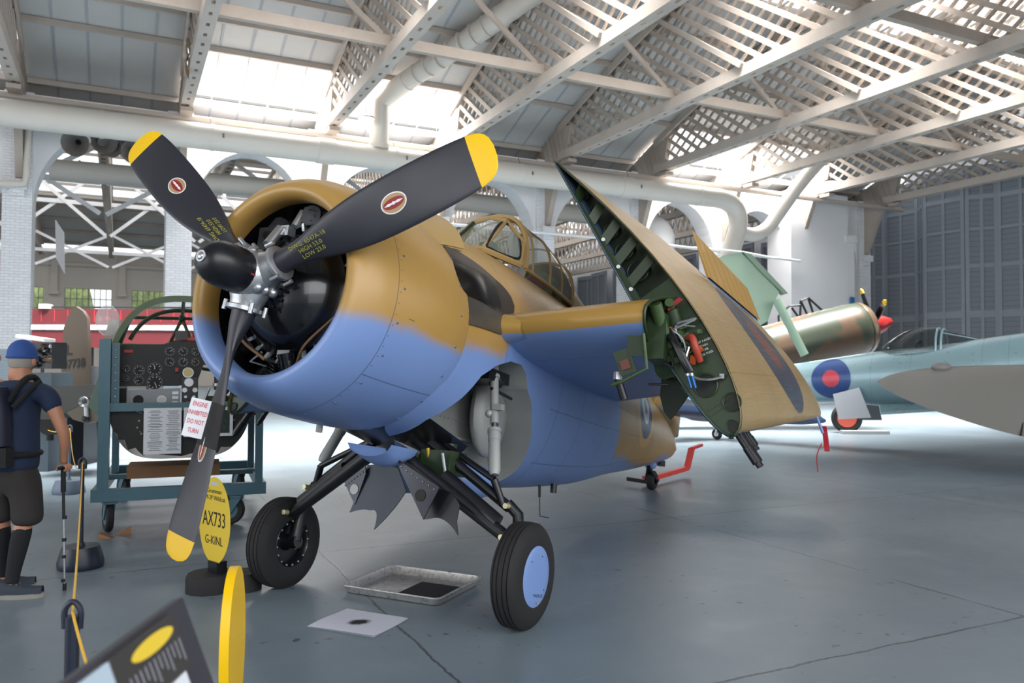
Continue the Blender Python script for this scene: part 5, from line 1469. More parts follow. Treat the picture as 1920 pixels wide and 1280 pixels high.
CK = thing('cockpit_section', 'cut-away green cockpit section with instrument panel, open towards the camera, on the trolley', 'cockpit section', (cfp.x, cfp.y, 0.42), radians(21.5) + A1)
CX, CZ = 0.79, 1.45 - 0.42
def hp(t, k=1.0, y=0.12):        # t measured from the top
    s_, c_ = sin(t), cos(t)
    hw = 0.69 * k
    x = math.copysign(abs(s_) ** (0.8 if c_ > 0 else 0.5), s_) * hw
    z = (0.86 if c_ > 0 else 0.76) * k * math.copysign(abs(c_) ** (0.92 if c_ > 0 else 0.8), c_)
    return Vector((CX + x, y, CZ + z))
m = MB(); N = 48
m.grid(lambda a, b: hp(lerp(-1.9, 1.9, a), lerp(0.93, 1.0, b), 0.12), N, 1); m.grid(lambda a, b: hp(lerp(-1.9, 1.9, a), 1.0, lerp(0.12, 0.16, b)), N, 1); m.grid(lambda a, b: hp(lerp(-1.9, 1.9, a), 0.93, lerp(0.12, 0.16, b)), N, 1)
m.build('rear_hoop', M['green_lt'], CK)
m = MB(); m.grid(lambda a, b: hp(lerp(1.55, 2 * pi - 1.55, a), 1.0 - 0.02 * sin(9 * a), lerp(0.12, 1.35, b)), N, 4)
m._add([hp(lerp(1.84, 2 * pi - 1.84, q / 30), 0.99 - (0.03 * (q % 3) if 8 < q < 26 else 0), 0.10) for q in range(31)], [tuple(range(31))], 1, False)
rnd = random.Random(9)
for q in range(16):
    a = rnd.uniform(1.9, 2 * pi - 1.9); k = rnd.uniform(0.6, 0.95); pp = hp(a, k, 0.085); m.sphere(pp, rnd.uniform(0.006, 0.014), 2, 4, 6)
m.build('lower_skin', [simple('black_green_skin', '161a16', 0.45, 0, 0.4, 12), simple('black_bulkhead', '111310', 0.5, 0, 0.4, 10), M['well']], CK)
m = MB(); m.grid(lambda a, b: hp(lerp(-1.9, -0.95, a), 1.0, lerp(0.12, 1.2, b)), 12, 4); m.grid(lambda a, b: hp(lerp(0.95, 1.9, a), 1.0, lerp(0.12, 1.2, b)), 12, 4); m.build('side_skin', M['green'], CK)
m = MB()      # windscreen framing ahead of the panel
node = Vector((CX - 0.02, 0.72, CZ + 0.66))
for a, b in (((CX - 0.52, 0.72, CZ + 0.66), (CX + 0.52, 0.72, CZ + 0.66)), (node, (CX - 0.14, 0.66, CZ + 0.38)), (node, (CX + 0.09, 0.66, CZ + 0.38)), (node, (CX, 0.3, CZ + 0.84)), ((CX - 0.52, 0.72, CZ + 0.66), (CX - 0.62, 0.6, CZ + 0.34)), ((CX + 0.52, 0.72, CZ + 0.66), (CX + 0.64, 0.6, CZ + 0.36))):
    m.tube([a, b], 0.018, 0, 8)
m.tube([hp(lerp(-1.0, 1.0, q / 20), 0.86, 0.6) for q in range(21)], 0.022, 0, 8)
m.sphere(node, 0.04, 0); m.tube([(CX - 0.66, 0.5, CZ + 0.36), (CX - 0.2, 0.64, CZ + 0.36), (CX - 0.1, 0.66, CZ + 0.40), (CX + 0.66, 0.6, CZ + 0.40)], 0.02, 1, 8)
m.build('windscreen_frame', [M['green'], M['green_lt']], CK)
m = MB(); m.grid(lambda a, b: hp(lerp(-1.2, 1.2, a), 0.96, lerp(0.16, 0.7, b)), 16, 3); m.build('canopy_glass', glass('thin_perspex', 'e8eef0', 0.1, 0.05), CK)
m = MB(); m.sphere((CX - 0.70, 0.28, CZ + 0.60), 0.125, 0, 14, 20, (0.9, 1.2, 1.25)); m.build('perspex_blister', glass('perspex_bubble', 'eef3f4', 0.28, 0.03), CK)
# instrument panel
m = MB(); P = [(CX - 0.62, CZ - 0.06), (CX - 0.60, CZ + 0.36), (CX - 0.12, CZ + 0.38), (CX - 0.08, CZ + 0.42), (CX + 0.62, CZ + 0.42), (CX + 0.62, CZ + 0.16), (CX + 0.20, CZ + 0.16), (CX + 0.14, CZ - 0.02), (CX - 0.05, CZ - 0.06)]
m.prism([(x, 0.50, z) for x, z in P], (0, 0.03, 0)); IP = m.build('instrument_panel', simple('crackle_black', '1b1c1e', 0.5, 0, 0.2, 30), CK)
def gauge(x, z, r, nn):
    m = MB(); m.tube([(x, 0.50, z), (x, 0.475, z)], r * 1.12, 0, 24); m.tube([(x, 0.476, z), (x, 0.470, z)], r, 1, 24)
    for q in range(10):
        a = 2 * pi * q / 10; m.box((x + r * 0.82 * cos(a), 0.468, z + r * 0.82 * sin(a)), (r * 0.14, 0.002, r * 0.14), 2)
    a = nn * 1.7; m.beam((x, 0.467, z), (x + r * 0.7 * cos(a), 0.467, z + r * 0.7 * sin(a)), r * 0.09, r * 0.09, 2)
    m.build('gauge', [M['gloss_black'], M['ink'], M['white']], IP)
gs = [(-0.42, 0.10, 0.05), (-0.27, 0.115, 0.062), (-0.42, -0.0, 0.045), (-0.27, -0.02, 0.068), (-0.13, 0.30, 0.045), (0.0, 0.30, 0.045), (0.12, 0.30, 0.04), (-0.13, 0.19, 0.045), (0.0, 0.19, 0.045), (0.12, 0.19, 0.04), (-0.54, 0.12, 0.035), (-0.54, 0.02, 0.03), (0.24, 0.30, 0.03), (0.36, 0.24, 0.03), (0.46, 0.24, 0.03), (0.24, 0.22, 0.025)]
for i, (x, z, r) in enumerate(gs): gauge(CX + x, CZ + z, r, i)
m = MB(); m.box((CX + 0.04, 0.49, CZ + 0.435), (0.14, 0.02, 0.035), 0); m.box((CX - 0.52, 0.49, CZ + 0.30), (0.08, 0.02, 0.03), 0); m.box((CX - 0.06, 0.46, CZ + 0.11), (0.03, 0.05, 0.04), 0); m.build('red_plate', simple('red_plate', 'c23b30', 0.5), IP)
m = MB(); m.tube([(CX + 0.05, 0.47, CZ + 0.08), (CX + 0.05, 0.45, CZ + 0.08)], 0.055, 0, 20); m.tube([(CX + 0.05, 0.449, CZ + 0.085), (CX + 0.05, 0.444, CZ + 0.085)], 0.045, 1, 20); m.build('compass', [M['silver'], simple('cream_dial', 'd8c98e', 0.4)], IP)
m = MB(); m.box((CX - 0.02, 0.5, CZ + 0.47), (0.12, 0.1, 0.09)); m.build('gunsight', M['black_paint'], CK)
m = MB(); m.prism([(CX - 0.55, 0.46, CZ - 0.10), (CX - 0.02, 0.46, CZ - 0.08), (CX - 0.02, 0.46, CZ - 0.30), (CX - 0.38, 0.46, CZ - 0.31), (CX - 0.56, 0.46, CZ - 0.31)], (0, 0.02, 0), 0)
m.tube([(CX - 0.42, 0.459, CZ - 0.20), (CX - 0.42, 0.452, CZ - 0.20)], 0.05, 1, 20); m.tube([(CX - 0.20, 0.459, CZ - 0.20), (CX - 0.20, 0.45, CZ - 0.20)], 0.045, 2, 20); m.tube([(CX - 0.20, 0.451, CZ - 0.20), (CX - 0.20, 0.448, CZ - 0.20)], 0.036, 3, 20)
for q in range(3): m.box((CX - 0.07, 0.455, CZ - 0.13 - q * 0.05), (0.06, 0.01, 0.03), 2)
m.box((CX - 0.57, 0.455, CZ - 0.17), (0.08, 0.01, 0.18), 1)
m.build('lower_panel', [simple('grey_lower_panel', '8f9498', 0.4, 0.3), M['dark_in'], M['silver'], M['white']], CK)
m = MB(); m.box((CX + 0.07, 0.44, CZ - 0.10), (0.16, 0.08, 0.26), 0)
for x, z, r in ((0.06, -0.02, 0.045), (0.02, -0.10, 0.025), (0.12, -0.10, 0.025), (0.03, -0.17, 0.014), (0.11, -0.17, 0.014)): m.tube([(CX + x, 0.40, CZ + z), (CX + x, 0.385, CZ + z)], r, 1, 18)
m.box((CX + 0.05, 0.39, CZ - 0.235), (0.03, 0.02, 0.04), 2); m.box((CX + 0.10, 0.39, CZ - 0.235), (0.03, 0.02, 0.04), 3)
m.box((CX + 0.08, 0.35, CZ - 0.33), (0.22, 0.25, 0.10), 3)
for q in range(4): m.tube([(CX + 0.14 + q * 0.035, 0.34, CZ - 0.33), (CX + 0.15 + q * 0.035, 0.30, CZ - 0.24)], 0.013, 1 if q % 2 else 2, 8)
m.build('centre_pedestal', [M['black_paint'], M['silver'], simple('knob_red', 'c0302c', 0.4), M['green_lt']], CK)
m = MB()
m.tube(smooth_pts([(CX + 0.28, 0.7, CZ - 0.3), (CX + 0.46, 0.6, CZ - 0.1), (CX + 0.5, 0.5, CZ + 0.1), (CX + 0.36, 0.5, CZ + 0.2)], 6), 0.02, 0, 8); m.tube(smooth_pts([(CX + 0.2, 0.8, CZ + 0.12), (CX + 0.44, 0.6, CZ + 0.05), (CX + 0.52, 0.5, CZ - 0.3)], 6), 0.02, 0, 8)
m.box((CX + 0.40, 0.6, CZ - 0.25), (0.34, 0.06, 0.16), 0); m.box((CX - 0.4, 0.6, CZ - 0.36), (0.3, 0.4, 0.05), 0); m.sphere((CX + 0.42, 0.55, CZ - 0.22), 0.06, 1)
m.tube([(CX + 0.34, 0.4, CZ - 0.10), (CX + 0.34, 0.4, CZ + 0.04)], 0.035, 2, 14); m.tube([(CX + 0.34, 0.4, CZ - 0.06), (CX + 0.34, 0.4, CZ - 0.03)], 0.05, 3, 14); m.tube([(CX + 0.2, 0.4, CZ - 0.25), (CX + 0.26, 0.38, CZ - 0.08)], 0.012, 3, 8)
m.build('control_structure', [M['green_lt'], M['green'], M['black_paint'], M['silver']], CK)
m = MB(); rnd = random.Random(2)
for q in range(9): m.tube(smooth_pts([(CX + 0.66 + rnd.uniform(-.06, .06), 0.25, CZ - 0.28 + rnd.uniform(-.1, .08)) for _ in range(4)], 5), 0.022, 0, 8)
m.build('red_cloth', simple('crimson_cloth', 'a81f36', 0.7), CK)
# sheets hung on the cross bar
loc = TR.matrix_world if False else None
def sheet(name, x0, x1, z0, z1, lab, cat, fn, y=-0.03, skew=0.0):
    m = MB(); m.box(((x0 + x1) / 2, y, (z0 + z1) / 2), (x1 - x0, 0.006, z1 - z0), 0); fn(m, x0, x1, z0, z1, y - 0.0035)
    o = m.build(name, [M['paper'], simple('grey_print', '5b6068', 0.6) if 'grey_print' not in bpy.data.materials else bpy.data.materials['grey_print'], simple('dark_green_print', '20342f', 0.6) if 'dark_green_print' not in bpy.data.materials else bpy.data.materials['dark_green_print']])
    o.location = TR.location; o.rotation_euler = TR.rotation_euler; tag(o, lab, cat)
def lines(m, x0, x1, z0, z1, y):
    rnd = random.Random(4)
    for c in (0, 1):
        xa = lerp(x0, x1, 0.08 + 0.48 * c)
        z = z1 - 0.03
        while z > z0 + 0.02:
            w = rnd.uniform(0.07, 0.14); m.box((xa + 0.075, y, z), (w, 0.001, 0.005), 1); z -= rnd.choice((0.012, 0.018, 0.018))
def pic(m, x0, x1, z0, z1, y):
    m.box(((x0 + x1) / 2, y, (z0 + z1) / 2), (x1 - x0 - 0.06, 0.001, z1 - z0 - 0.06), 2)
    rnd = random.Random(8)
    for q in range(40): m.box((rnd.uniform(x0 + 0.04, x1 - 0.04), y - 0.001, rnd.uniform(z0 + 0.04, z1 - 0.04)), (0.012, 0.001, 0.008), 1)
sheet('information_sheet', 0.45, 0.79, 0.74, 1.19, 'white list sheet with two columns of print hanging from the trolley cross bar', 'paper', lines)
sheet('photo_sheet', 0.81, 1.27, 0.90, 1.19, 'white-bordered dark photograph sheet hanging from the trolley cross bar', 'paper', pic)
m = MB(); m.box((0.72, 0.75, 0.50), (0.9, 0.5, 0.12)); o = m.build('cardboard_box', simple('cardboard', '8d6a4c', 0.8)); o.location = TR.location; o.rotation_euler = TR.rotation_euler; tag(o, 'flat brown cardboard box on the trolley under the cockpit section', 'box')
# wall mirror panel leaning behind left post
m = MB(); m.prism([(-0.14, 0.9, 0.75), (0.04, 0.9, 1.35), (0.14, 0.95, 1.2), (-0.02, 0.95, 0.62)], (0, 0.02, 0)); m.build('side_window_panel', glass('greenish_glass', 'a8c6bb', 0.6, 0.05), CK)

# ------------------------------------------------------------------ background of the left side
def cth(name, lab, cat, x, y, z=0, rz=0.0, group=None):
    p = c2w(x, y); return thing(name, lab, cat, (p.x, p.y, z), A1 + rz, group)
def pxy(px, d): return (px - 960) / 1504.6 * d
def pz(py, d): return 1.6271 + (684 - py) / 1504.6 * d
d = 17.0
RW = cth('red_aircraft_wings', 'stacked red fabric wings with a white band standing behind the brown tail fin', 'aircraft wings', pxy(62, d), d, 0)
def seg(name, x0, x1, z0, z1, mat, y=0.0, th=0.12):
    m = MB(); m.box(((x0 + x1) / 2, y, (z0 + z1) / 2), (x1 - x0, th, z1 - z0)); return m.build(name, mat, RW)
L_ = 318 / 1504.6 * d
M['deep_red'] = simple('deep_red_fabric', '560f16', 0.6)
seg('upper_wing', 0, L_, pz(612, d), pz(583, d), M['deep_red']); seg('white_band', 0, L_, pz(622, d), pz(613, d), M['white'], -0.03); seg('lower_wing', 0, L_ - 0.2, pz(655, d), pz(623, d), M['deep_red'])
seg('upper_rail', 0.1, L_, pz(581, d), pz(578, d), M['black_paint'], 0, 0.04)
m = MB(); 
for q in range(12): m.box((0.2 + q * 0.28, -0.065, pz(596, d)), (0.02, 0.01, 0.25))
m.build('rib_tape', simple('dark_red_tape', '9a2228', 0.6), RW)
m = MB()
for x in (0.15, 1.2, 2.4, 3.4): m.tube([(x, 0.1, 0), (x, 0.1, pz(583, d))], 0.035, 0, 8)
m.build('stand_leg', M['black_paint'], RW)
m = MB(); m.tube([(0.25, 0, pz(583, d)), (0.25, 0, pz(574, d))], 0.14, 0, 10); m.build('mast_block', M['wall_beige'], RW)
d = 13.0
FN = cth('tail_fin', 'brown tail fin lettered L and a number, standing left of the cockpit section', 'tail fin', pxy(143, d), d, 0)
def fp(px, py): return (pxy(px, d) - pxy(143, d), 0, pz(py, d))
pts = [(116, 760), (115, 690), (118, 620), (128, 590), (141, 578), (153, 586), (162, 600), (165, 660), (166, 680), (163, 760)]
m = MB(); m.prism([fp(*q) for q in pts], (0, 0.10, 0)); m.build('fin_surface', simple('faded_brown_paint', '4d4338', 0.6, 0, 0.1, 3), FN)
m = MB(); m.text('L', 0.22, (fp(130, 668)[0], -0.004, fp(0, 668)[2]), (1, 0, 0), (0, 0, 1), 0, bold=0.006); m.text('B773B', 0.19, (fp(140, 693)[0], -0.004, fp(0, 692)[2]), (1, 0, 0.12), (0, 0, 1), 0, sx=0.75, bold=0.006); m.build('lettering', M['ink'], FN)
m = MB(); m.tube([fp(140, 760), fp(140, 800)], 0.04); m.box((0, 0.05, 0.4), (0.5, 0.5, 0.8)); m.build('stand', M['black_paint'], FN)
m = MB(); m.prism([(p[0], 0.3, p[2]) for p in (fp(176, 760), fp(172, 690), (fp(176, 640)), fp(186, 600), fp(205, 600), fp(210, 760))], (0, 0.08, 0))
sf = m.build('tail_fin', simple('grey_brown_paint', '5f574e', 0.6)); sf.location = FN.location; sf.rotation_euler = FN.rotation_euler; tag(sf, 'grey-brown second tail fin standing between the lettered fin and the cockpit section', 'tail fin')
m = MB(); m.box((fp(164, 0)[0], 0.25, pz(722, d)), (0.5, 0.1, 0.55)); 
for q in range(9): m.sphere((fp(158, 0)[0], 0.19, pz(745, d) + q * 0.05), 0.01, 1, 4, 5)
o = m.build('metal_panel', [simple('grey_sheet', '8e959c', 0.4, 0.4), M['ink']]); o.location = FN.location; o.rotation_euler = FN.rotation_euler; tag(o, 'grey riveted metal panel behind the lettered fin', 'panel')
# engine on stand behind the man
d = 12.0
EG = cth('display_engine', 'dark aero engine on a blue-grey crate behind the man in the cap', 'engine', pxy(68, d), d, 0); EG.scale = (0.72, 1, 1)
m = MB(); rnd = random.Random(6)
m.box((0, 0.3, pz(670, d)), (0.5, 0.4, 0.40), 0)
for q in range(26):
    a = Vector((rnd.uniform(-.27, .27), 0.05, rnd.uniform(pz(695, d), pz(650, d)))); m.tube([a, a + Vector((rnd.uniform(-.15, .15), 0.0, rnd.uniform(-.05, .05)))], rnd.uniform(0.012, 0.04), rnd.choice((0, 0, 0, 1, 2)), 8)
m.build('engine_block', [M['black_paint'], M['silver'], simple('dull_bronze', '5c4632', 0.4, 0.5)], EG)
m = MB(); m.box((0, 0.3, pz(725, d)), (0.65, 0.6, 0.35)); m.box((0, 0.3, 0.6), (0.5, 0.5, 1.2)); m.build('crate', simple('crate_blue_grey', '46525c', 0.6), EG)
m = MB(); m.box((-0.1, 0.1, pz(638, d)), (0.6, 0.3, 0.05), 0, Euler((0, 0.1, 0)).to_matrix()); m.build('top_cover', M['white'], EG)
# dark wing with undercarriage leg
d = 11.5
DW = cth('stored_wing', 'dark upturned aircraft wing lying between the man and the trolley', 'aircraft wing', pxy(120, d), d, 0)
def dp(px, py, y=0): return (pxy(px, d) - pxy(120, d), y, pz(py, d))
m = MB(); m.prism([dp(75, 738), dp(105, 728), dp(190, 724), dp(190, 745), dp(150, 765), dp(130, 775), dp(95, 790), dp(75, 790)], (0, 0.8, 0)); m.build('wing_skin', simple('dark_wing_paint', '26241f', 0.35, 0, 0.2, 4), DW)
m = MB(); m.prism([dp(125, 776), dp(190, 745), dp(186, 792), dp(165, 797), dp(140, 790)], (0, 0.5, 0)); m.build('wing_underside', simple('olive_wing_paint', '5c5445', 0.5), DW)
m = MB(); m.lathe([(0, 0.05), (-0.04, 0.075), (-0.05, 0.07), (-0.03, 0.045)], dp(165, 756, -0.05), (0, 1, 0), 20, 0); m.tube([dp(165, 760, -0.03), dp(167, 785, -0.03)], 0.03, 0, 8); m.sphere(dp(165, 788, -0.03), 0.05, 1)
m.build('undercarriage_leg', [M['silver'], M['black_paint']], DW)
m = MB(); m.tube([dp(90, 790, 0.1), dp(90, 830, 0.1)], 0.05, 0, 8); m.lathe([(-0.08, 0.0), (-0.08, 0.15), (0.08, 0.15), (0.08, 0.0)], dp(92, 800, 0.1), (0, 1, 0), 20, 0)
m.build('support_wheel', M['black_rubber'], DW)
m = MB(); m.tube([dp(170, 790, 0.3), dp(172, 829, 0.3)], 0.05, 0, 8); m.build('support_leg', M['black_paint'], DW)

# ------------------------------------------------------------------ barrier posts and ropes
def post(x, y, h, lab, mat, rb=0.21, hb=0.20, rp=0.016):
    p = c2w(x, y)
    t = thing('barrier_post', lab, 'barrier post', (p.x, p.y, 0), A1, 'rope barrier posts')
    m = MB(); m.lathe([(0, 0.0), (0, rb * 0.97), (0.02, rb), (0.05, rb), (hb - 0.03, rb * 0.86), (hb, rb * 0.8), (hb, 0.0)], (0, 0, 0), (0, 0, 1), 40); m.build('base', mat, t)
    m = MB(); m.tube([(0, 0, hb - 0.01), (0, 0, h)], rp, 0, 14); m.lathe([(hb, rp * 2.2), (hb + 0.03, rp * 1.3)], (0, 0, 0), (0, 0, 1), 16, 0); m.build('pole', mat, t)
    m = MB(); m.tube(smooth_pts([(-0.025, 0, h - 0.04), (-0.025, 0, h + 0.02), (0, 0, h + 0.045), (0.025, 0, h + 0.02), (0.025, 0, h - 0.04)], 5), 0.010, 0, 8); m.build('rope_loop', mat, t)
    return t
p1 = post(pxy(159, 6.45), 6.45, 0.82, 'dark navy barrier post with heavy round base beside the trolley', M['dark_navy'], 0.17, 0.17)
p2 = post(pxy(134, 10.1), 10.1, 0.80, 'pale grey barrier post farther back between the man and the trolley', simple('grey_post_paint', '6d7a8c', 0.4), 0.19, 0.16)
p3 = post(pxy(146, 2.62), 2.62, 0.81, 'black barrier post cut by the bottom edge of the frame near the black lectern', M['dark_navy'], 0.17, 0.17, 0.022)
def rope(a, b, sag, lab, r=0.0045):
    m = MB(); a, b = Vector(a), Vector(b); m.tube([a.lerp(b, q / 20) + Vector((0, 0, -4 * sag * (q / 20) * (1 - q / 20))) for q in range(21)], r, 0, 8); tag(m.build('barrier_rope', M['rope']), lab, 'rope')
P1, P2, P3 = [Vector((q.location.x, q.location.y, h)) for q, h in ((p1, 0.83), (p2, 0.81), (p3, 0.82))]
rope(P3, P1, 0.10, 'yellow rope between the black post at the bottom edge and the dark navy post')
rope(P1, P2, 0.22, 'yellow rope between the dark navy post and the pale grey post behind it')
e = c2w(pxy(60, 13), 13, 0.82); rope(P2, e, 0.15, 'yellow rope running left from the pale grey post behind the man')
e = c2w(-.95, 1.95, 0.74); rope(P3, e, 0.03, 'yellow rope descending right from the black post at the bottom edge')

# ------------------------------------------------------------------ floor items in front
def rrect(w, h, r, z, n=6):
    P = []
    for cx, cy, a0 in ((w / 2 - r, h / 2 - r, 0), (-w / 2 + r, h / 2 - r, pi / 2), (-w / 2 + r, -h / 2 + r, pi), (w / 2 - r, -h / 2 + r, 1.5 * pi)):
        for q in range(n + 1):
            a = a0 + pi / 2 * q / n; P.append((cx + r * cos(a), cy + r * sin(a), z))
    return P
def tray_mat():
    t = NT('worn_aluminium'); co = t.coord(); n = t.noise(co, 30, 6, 0.7); n2 = t.noise(co, 6, 4)
    t.set(color=t.mix(t.sstep(n, 0.45, 0.75), srgb('cfcdcb'), srgb('8a8583')), metal=0.75, rough=t.math('MULTIPLY_ADD', n2, 0.3, 0.25)); t.bump(n, 0.15, 0.004); return t.mat
tr = thing('drip_tray', 'shallow worn aluminium drip tray on the floor between the wheels', 'tray', (1.94, 5.60, 0), 0)
e1 = (Vector((1.926, 6.109)) - Vector((1.435, 5.714))); e2 = (Vector((2.451, 5.523)) - Vector((1.926, 6.109)))
tr.location = ((1.435 + 2.451 + 1.926 + 1.935) / 4, (5.714 + 5.523 + 6.109 + 5.032) / 4, 0)
tr.rotation_euler = (0, 0, atan2(e1.y, e1.x))
TW, TH = 0.64, 0.80
lv = [(rrect(TW - 0.07, TH - 0.07, 0.05, 0.004)), (rrect(TW - 0.05, TH - 0.05, 0.05, 0.012)), (rrect(TW - 0.012, TH - 0.012, 0.045, 0.06)), (rrect(TW + 0.016, TH + 0.016, 0.05, 0.062)), (rrect(TW + 0.016, TH + 0.016, 0.05, 0.054)), (rrect(TW, TH, 0.05, 0.054)), (rrect(TW - 0.04, TH - 0.04, 0.05, 0.006)), (rrect(TW - 0.07, TH - 0.07, 0.05, 0.001))]
m = MB(); n = len(lv[0])
for l in lv: m.v += l
for k in range(len(lv) - 1):
    for i in range(n): m.f.append((k * n + i, k * n + (i + 1) % n, (k + 1) * n + (i + 1) % n, (k + 1) * n + i)); m.m.append(0); m.s.append(True)
m.f.append(tuple(range(n))); m.m.append(0); m.s.append(False); m.f.append(tuple(range((len(lv) - 1) * n, len(lv) * n))[::-1]); m.m.append(0); m.s.append(False)
m.build('tray_pan', tray_mat(), tr, sharp=30)
m = MB(); m.box((-0.06, -0.17, 0.012), (0.40, 0.36, 0.006)); o = m.build('absorbent_mat', simple('oil_black_mat', '17161a', 0.7, 0, 0.3, 60)); o.location = tr.location; o.rotation_euler = tr.rotation_euler; tag(o, 'black oily absorbent mat lying inside the drip tray', 'mat')
def pad_mat():
    t = NT('oil_pad'); co = t.coord(); s = t.sep(co)
    dx = t.math('PINGPONG', s[0], 0.0125); dy = t.math('PINGPONG', s[1], 0.0125)
    dd = t.math('SQRT', t.math('ADD', t.math('POWER', dx, 2), t.math('POWER', dy, 2)))
    dot = t.math('SUBTRACT', 1.0, t.sstep(dd, 0.002, 0.0045))
    c = t.mix(t.math('MULTIPLY', dot, 0.25), srgb('c9cbd6'), srgb('8f93a3'))
    n = t.noise(co, 14, 5, 0.7)
    r = t.math('SQRT', t.math('ADD', t.math('POWER', t.math('SUBTRACT', s[0], 0.0), 2), t.math('POWER', t.math('MULTIPLY', t.math('SUBTRACT', s[1], 0.0), 1.3), 2)))
    st = t.math('SUBTRACT', 1.0, t.sstep(t.math('ADD', r, t.math('MULTIPLY', n, 0.07)), 0.075, 0.13))
    c = t.mix(st, c, srgb('19181a')); t.set(color=c, rough=0.85); t.bump(dot, -0.3, 0.003); return t.mat
cs_ = [Vector(p) for p in ((1.065, 5.063), (1.384, 5.326), (1.681, 4.939), (1.382, 4.698))]; ce = sum(cs_, Vector((0, 0))) / 4
m = MB(); m.grid(lambda a, b: Vector((*( (cs_[0].lerp(cs_[1], a)).lerp(cs_[3].lerp(cs_[2], a), b) - ce), 0.005 + 0.004 * sin(5 * a + 2 * b))), 8, 8); m.grid(lambda a, b: Vector((*( (cs_[0].lerp(cs_[1], a)).lerp(cs_[3].lerp(cs_[2], a), b) - ce), 0.001)), 8, 8)
o = m.build('oil_pad', pad_mat()); o.location = (ce.x, ce.y, 0); tag(o, 'white dimpled absorbent pad with a black oil stain on the floor', 'absorbent pad')

def ident_sign(x, y, rz, lab, text, th=0.004):
    p = c2w(x, y); t = thing('identification_sign', lab, 'sign', (p.x, p.y, 0), A1 + rz, None)
    m = MB(); n = 48
    P = [(0.21 * cos(2 * pi * q / n), 0, 0.50 + 0.31 * sin(2 * pi * q / n)) for q in range(n)]
    m.prism(P, (0, th, 0), 0)
    S = [(0.03 * cos(2 * pi * q / 16) + (0.025 if cos(2 * pi * q / 16) > 0 else -0.025), -0.001, 0.765 + 0.014 * sin(2 * pi * q / 16)) for q in range(16)]
    m.poly(S, 2)
    if text:
        m.text('Grumman', 0.048, (0, -0.001, 0.695), (1, 0, 0), (0, 0, 1), 1, n=0.001); m.text('FM-2P Wildcat', 0.048, (0, -0.001, 0.645), (1, 0, 0), (0, 0, 1), 1)
        m.text('AX733', 0.15, (0, -0.001, 0.46), (1, 0, 0), (0, 0, 1), 1, sx=0.72); m.text('G-KINL', 0.088, (0, -0.001, 0.33), (1, 0, 0), (0, 0, 1), 1, sx=0.85)
    m.build('board', [M['sign_yellow'] if th < 0.01 else M['yellow'], M['ink'], simple('slot_grey', 'c8ccd0', 0.5) if 'slot_grey' not in bpy.data.materials else bpy.data.materials['slot_grey']], t)
    m = MB(); m.beam((0, 0.03, 0.12), (0, 0.015, 0.62), 0.10, 0.02); m.box((0.0, 0.03, 0.16), (0.12, 0.08, 0.10)); m.build('clamp', M['black_paint'], t)
    b = MB()
    for cx, cy, r in ((-0.03, 0.02, 0.17), (0.20, 0.05, 0.13)):
        ca_, sa_ = cos(-rz), sin(-rz)
        b.lathe([(0, 0.0), (0.0, r), (0.10, r), (0.125, r * 0.9), (0.13, 0.0)], (cx * ca_ - cy * sa_, cx * sa_ + cy * ca_, 0), (0, 0, 1), 12)
    b.build('rubber_base', M['black_rubber'], t)
    return t
ident_sign(pxy(411, 5.85), 5.80, radians(-40), 'yellow oval sign lettered AX733 on a black rubber base left of the front wheel', True)
ident_sign(pxy(436, 3.25), 3.25, radians(-80), 'thick yellow oval sign seen almost edge-on at the bottom of the frame', False, 0.035)
# black lectern in the near left corner
LT = cth('lectern', 'black information lectern with a yellow oval at the bottom left of the frame', 'lectern', -0.60, 1.25, 0, 0)
O_ = Vector((0.012, 0.20, 1.21)); E1_ = Vector((0.016, -1.0, 0.0)).normalized(); E2_ = Vector((0.053, -0.02, -0.14)).normalized(); E2_ = (E2_ - E1_ * E2_.dot(E1_)).normalized(); N_ = E1_.cross(E2_); N_ = N_ if N_.x > 0 else -N_
def lp(u, v, w=0.0): return O_ + E1_ * u + E2_ * v + N_ * w
m = MB(); m.prism([lp(0, 0), lp(0.62, 0), lp(0.62, 0.42), lp(0, 0.42)], -N_ * 0.02); m.build('board', simple('charcoal_board', '3a3940', 0.5, 0, 0.05, 5), LT)
m = MB(); m.prism([lp(0.08, 0.008, 0.012), lp(0.30, 0.008, 0.012), lp(0.30, 0.10, 0.012), lp(0.08, 0.10, 0.012)], -N_ * 0.012, 0)
n = 36; m.poly([lp(0.175 + 0.075 * cos(2 * pi * q / n), 0.030 + 0.013 * sin(2 * pi * q / n), 0.0135) for q in range(n)], 1)
for q in range(12): m.poly([lp(0.09 + q * 0.016, 0.050, 0.0135), lp(0.096 + q * 0.016, 0.050, 0.0135), lp(0.096 + q * 0.016, 0.088 - 0.008 * (q % 3), 0.0135), lp(0.09 + q * 0.016, 0.088 - 0.008 * (q % 3), 0.0135)], 2)
m.build('text_panel', [simple('dark_brown_panel', '3d3a38', 0.5), M['sign_yellow'], simple('grey_lettering', '85858c', 0.6)], LT)
m = MB(); m.prism([lp(0.10, 0.104, 0.01), lp(0.27, 0.104, 0.01), lp(0.27, 0.4, 0.01), lp(0.10, 0.4, 0.01)], -N_ * 0.008, 0); m.prism([lp(0.30, 0.010, 0.01), lp(0.60, 0.010, 0.01), lp(0.60, 0.3, 0.01), lp(0.30, 0.3, 0.01)], -N_ * 0.008, 1); m.build('paper_panel', [M['paper'], simple('pale_blue_panel', 'b7c8d6', 0.5)], LT)
m = MB(); m.tube([lp(0.3, 0.2, -0.03), (0.05, -0.05, 0.02)], 0.03); m.lathe([(0, 0), (0, 0.2), (0.03, 0.19), (0.03, 0)], (0.05, -0.05, 0), (0, 0, 1), 28); m.build('stand', M['black_paint'], LT)

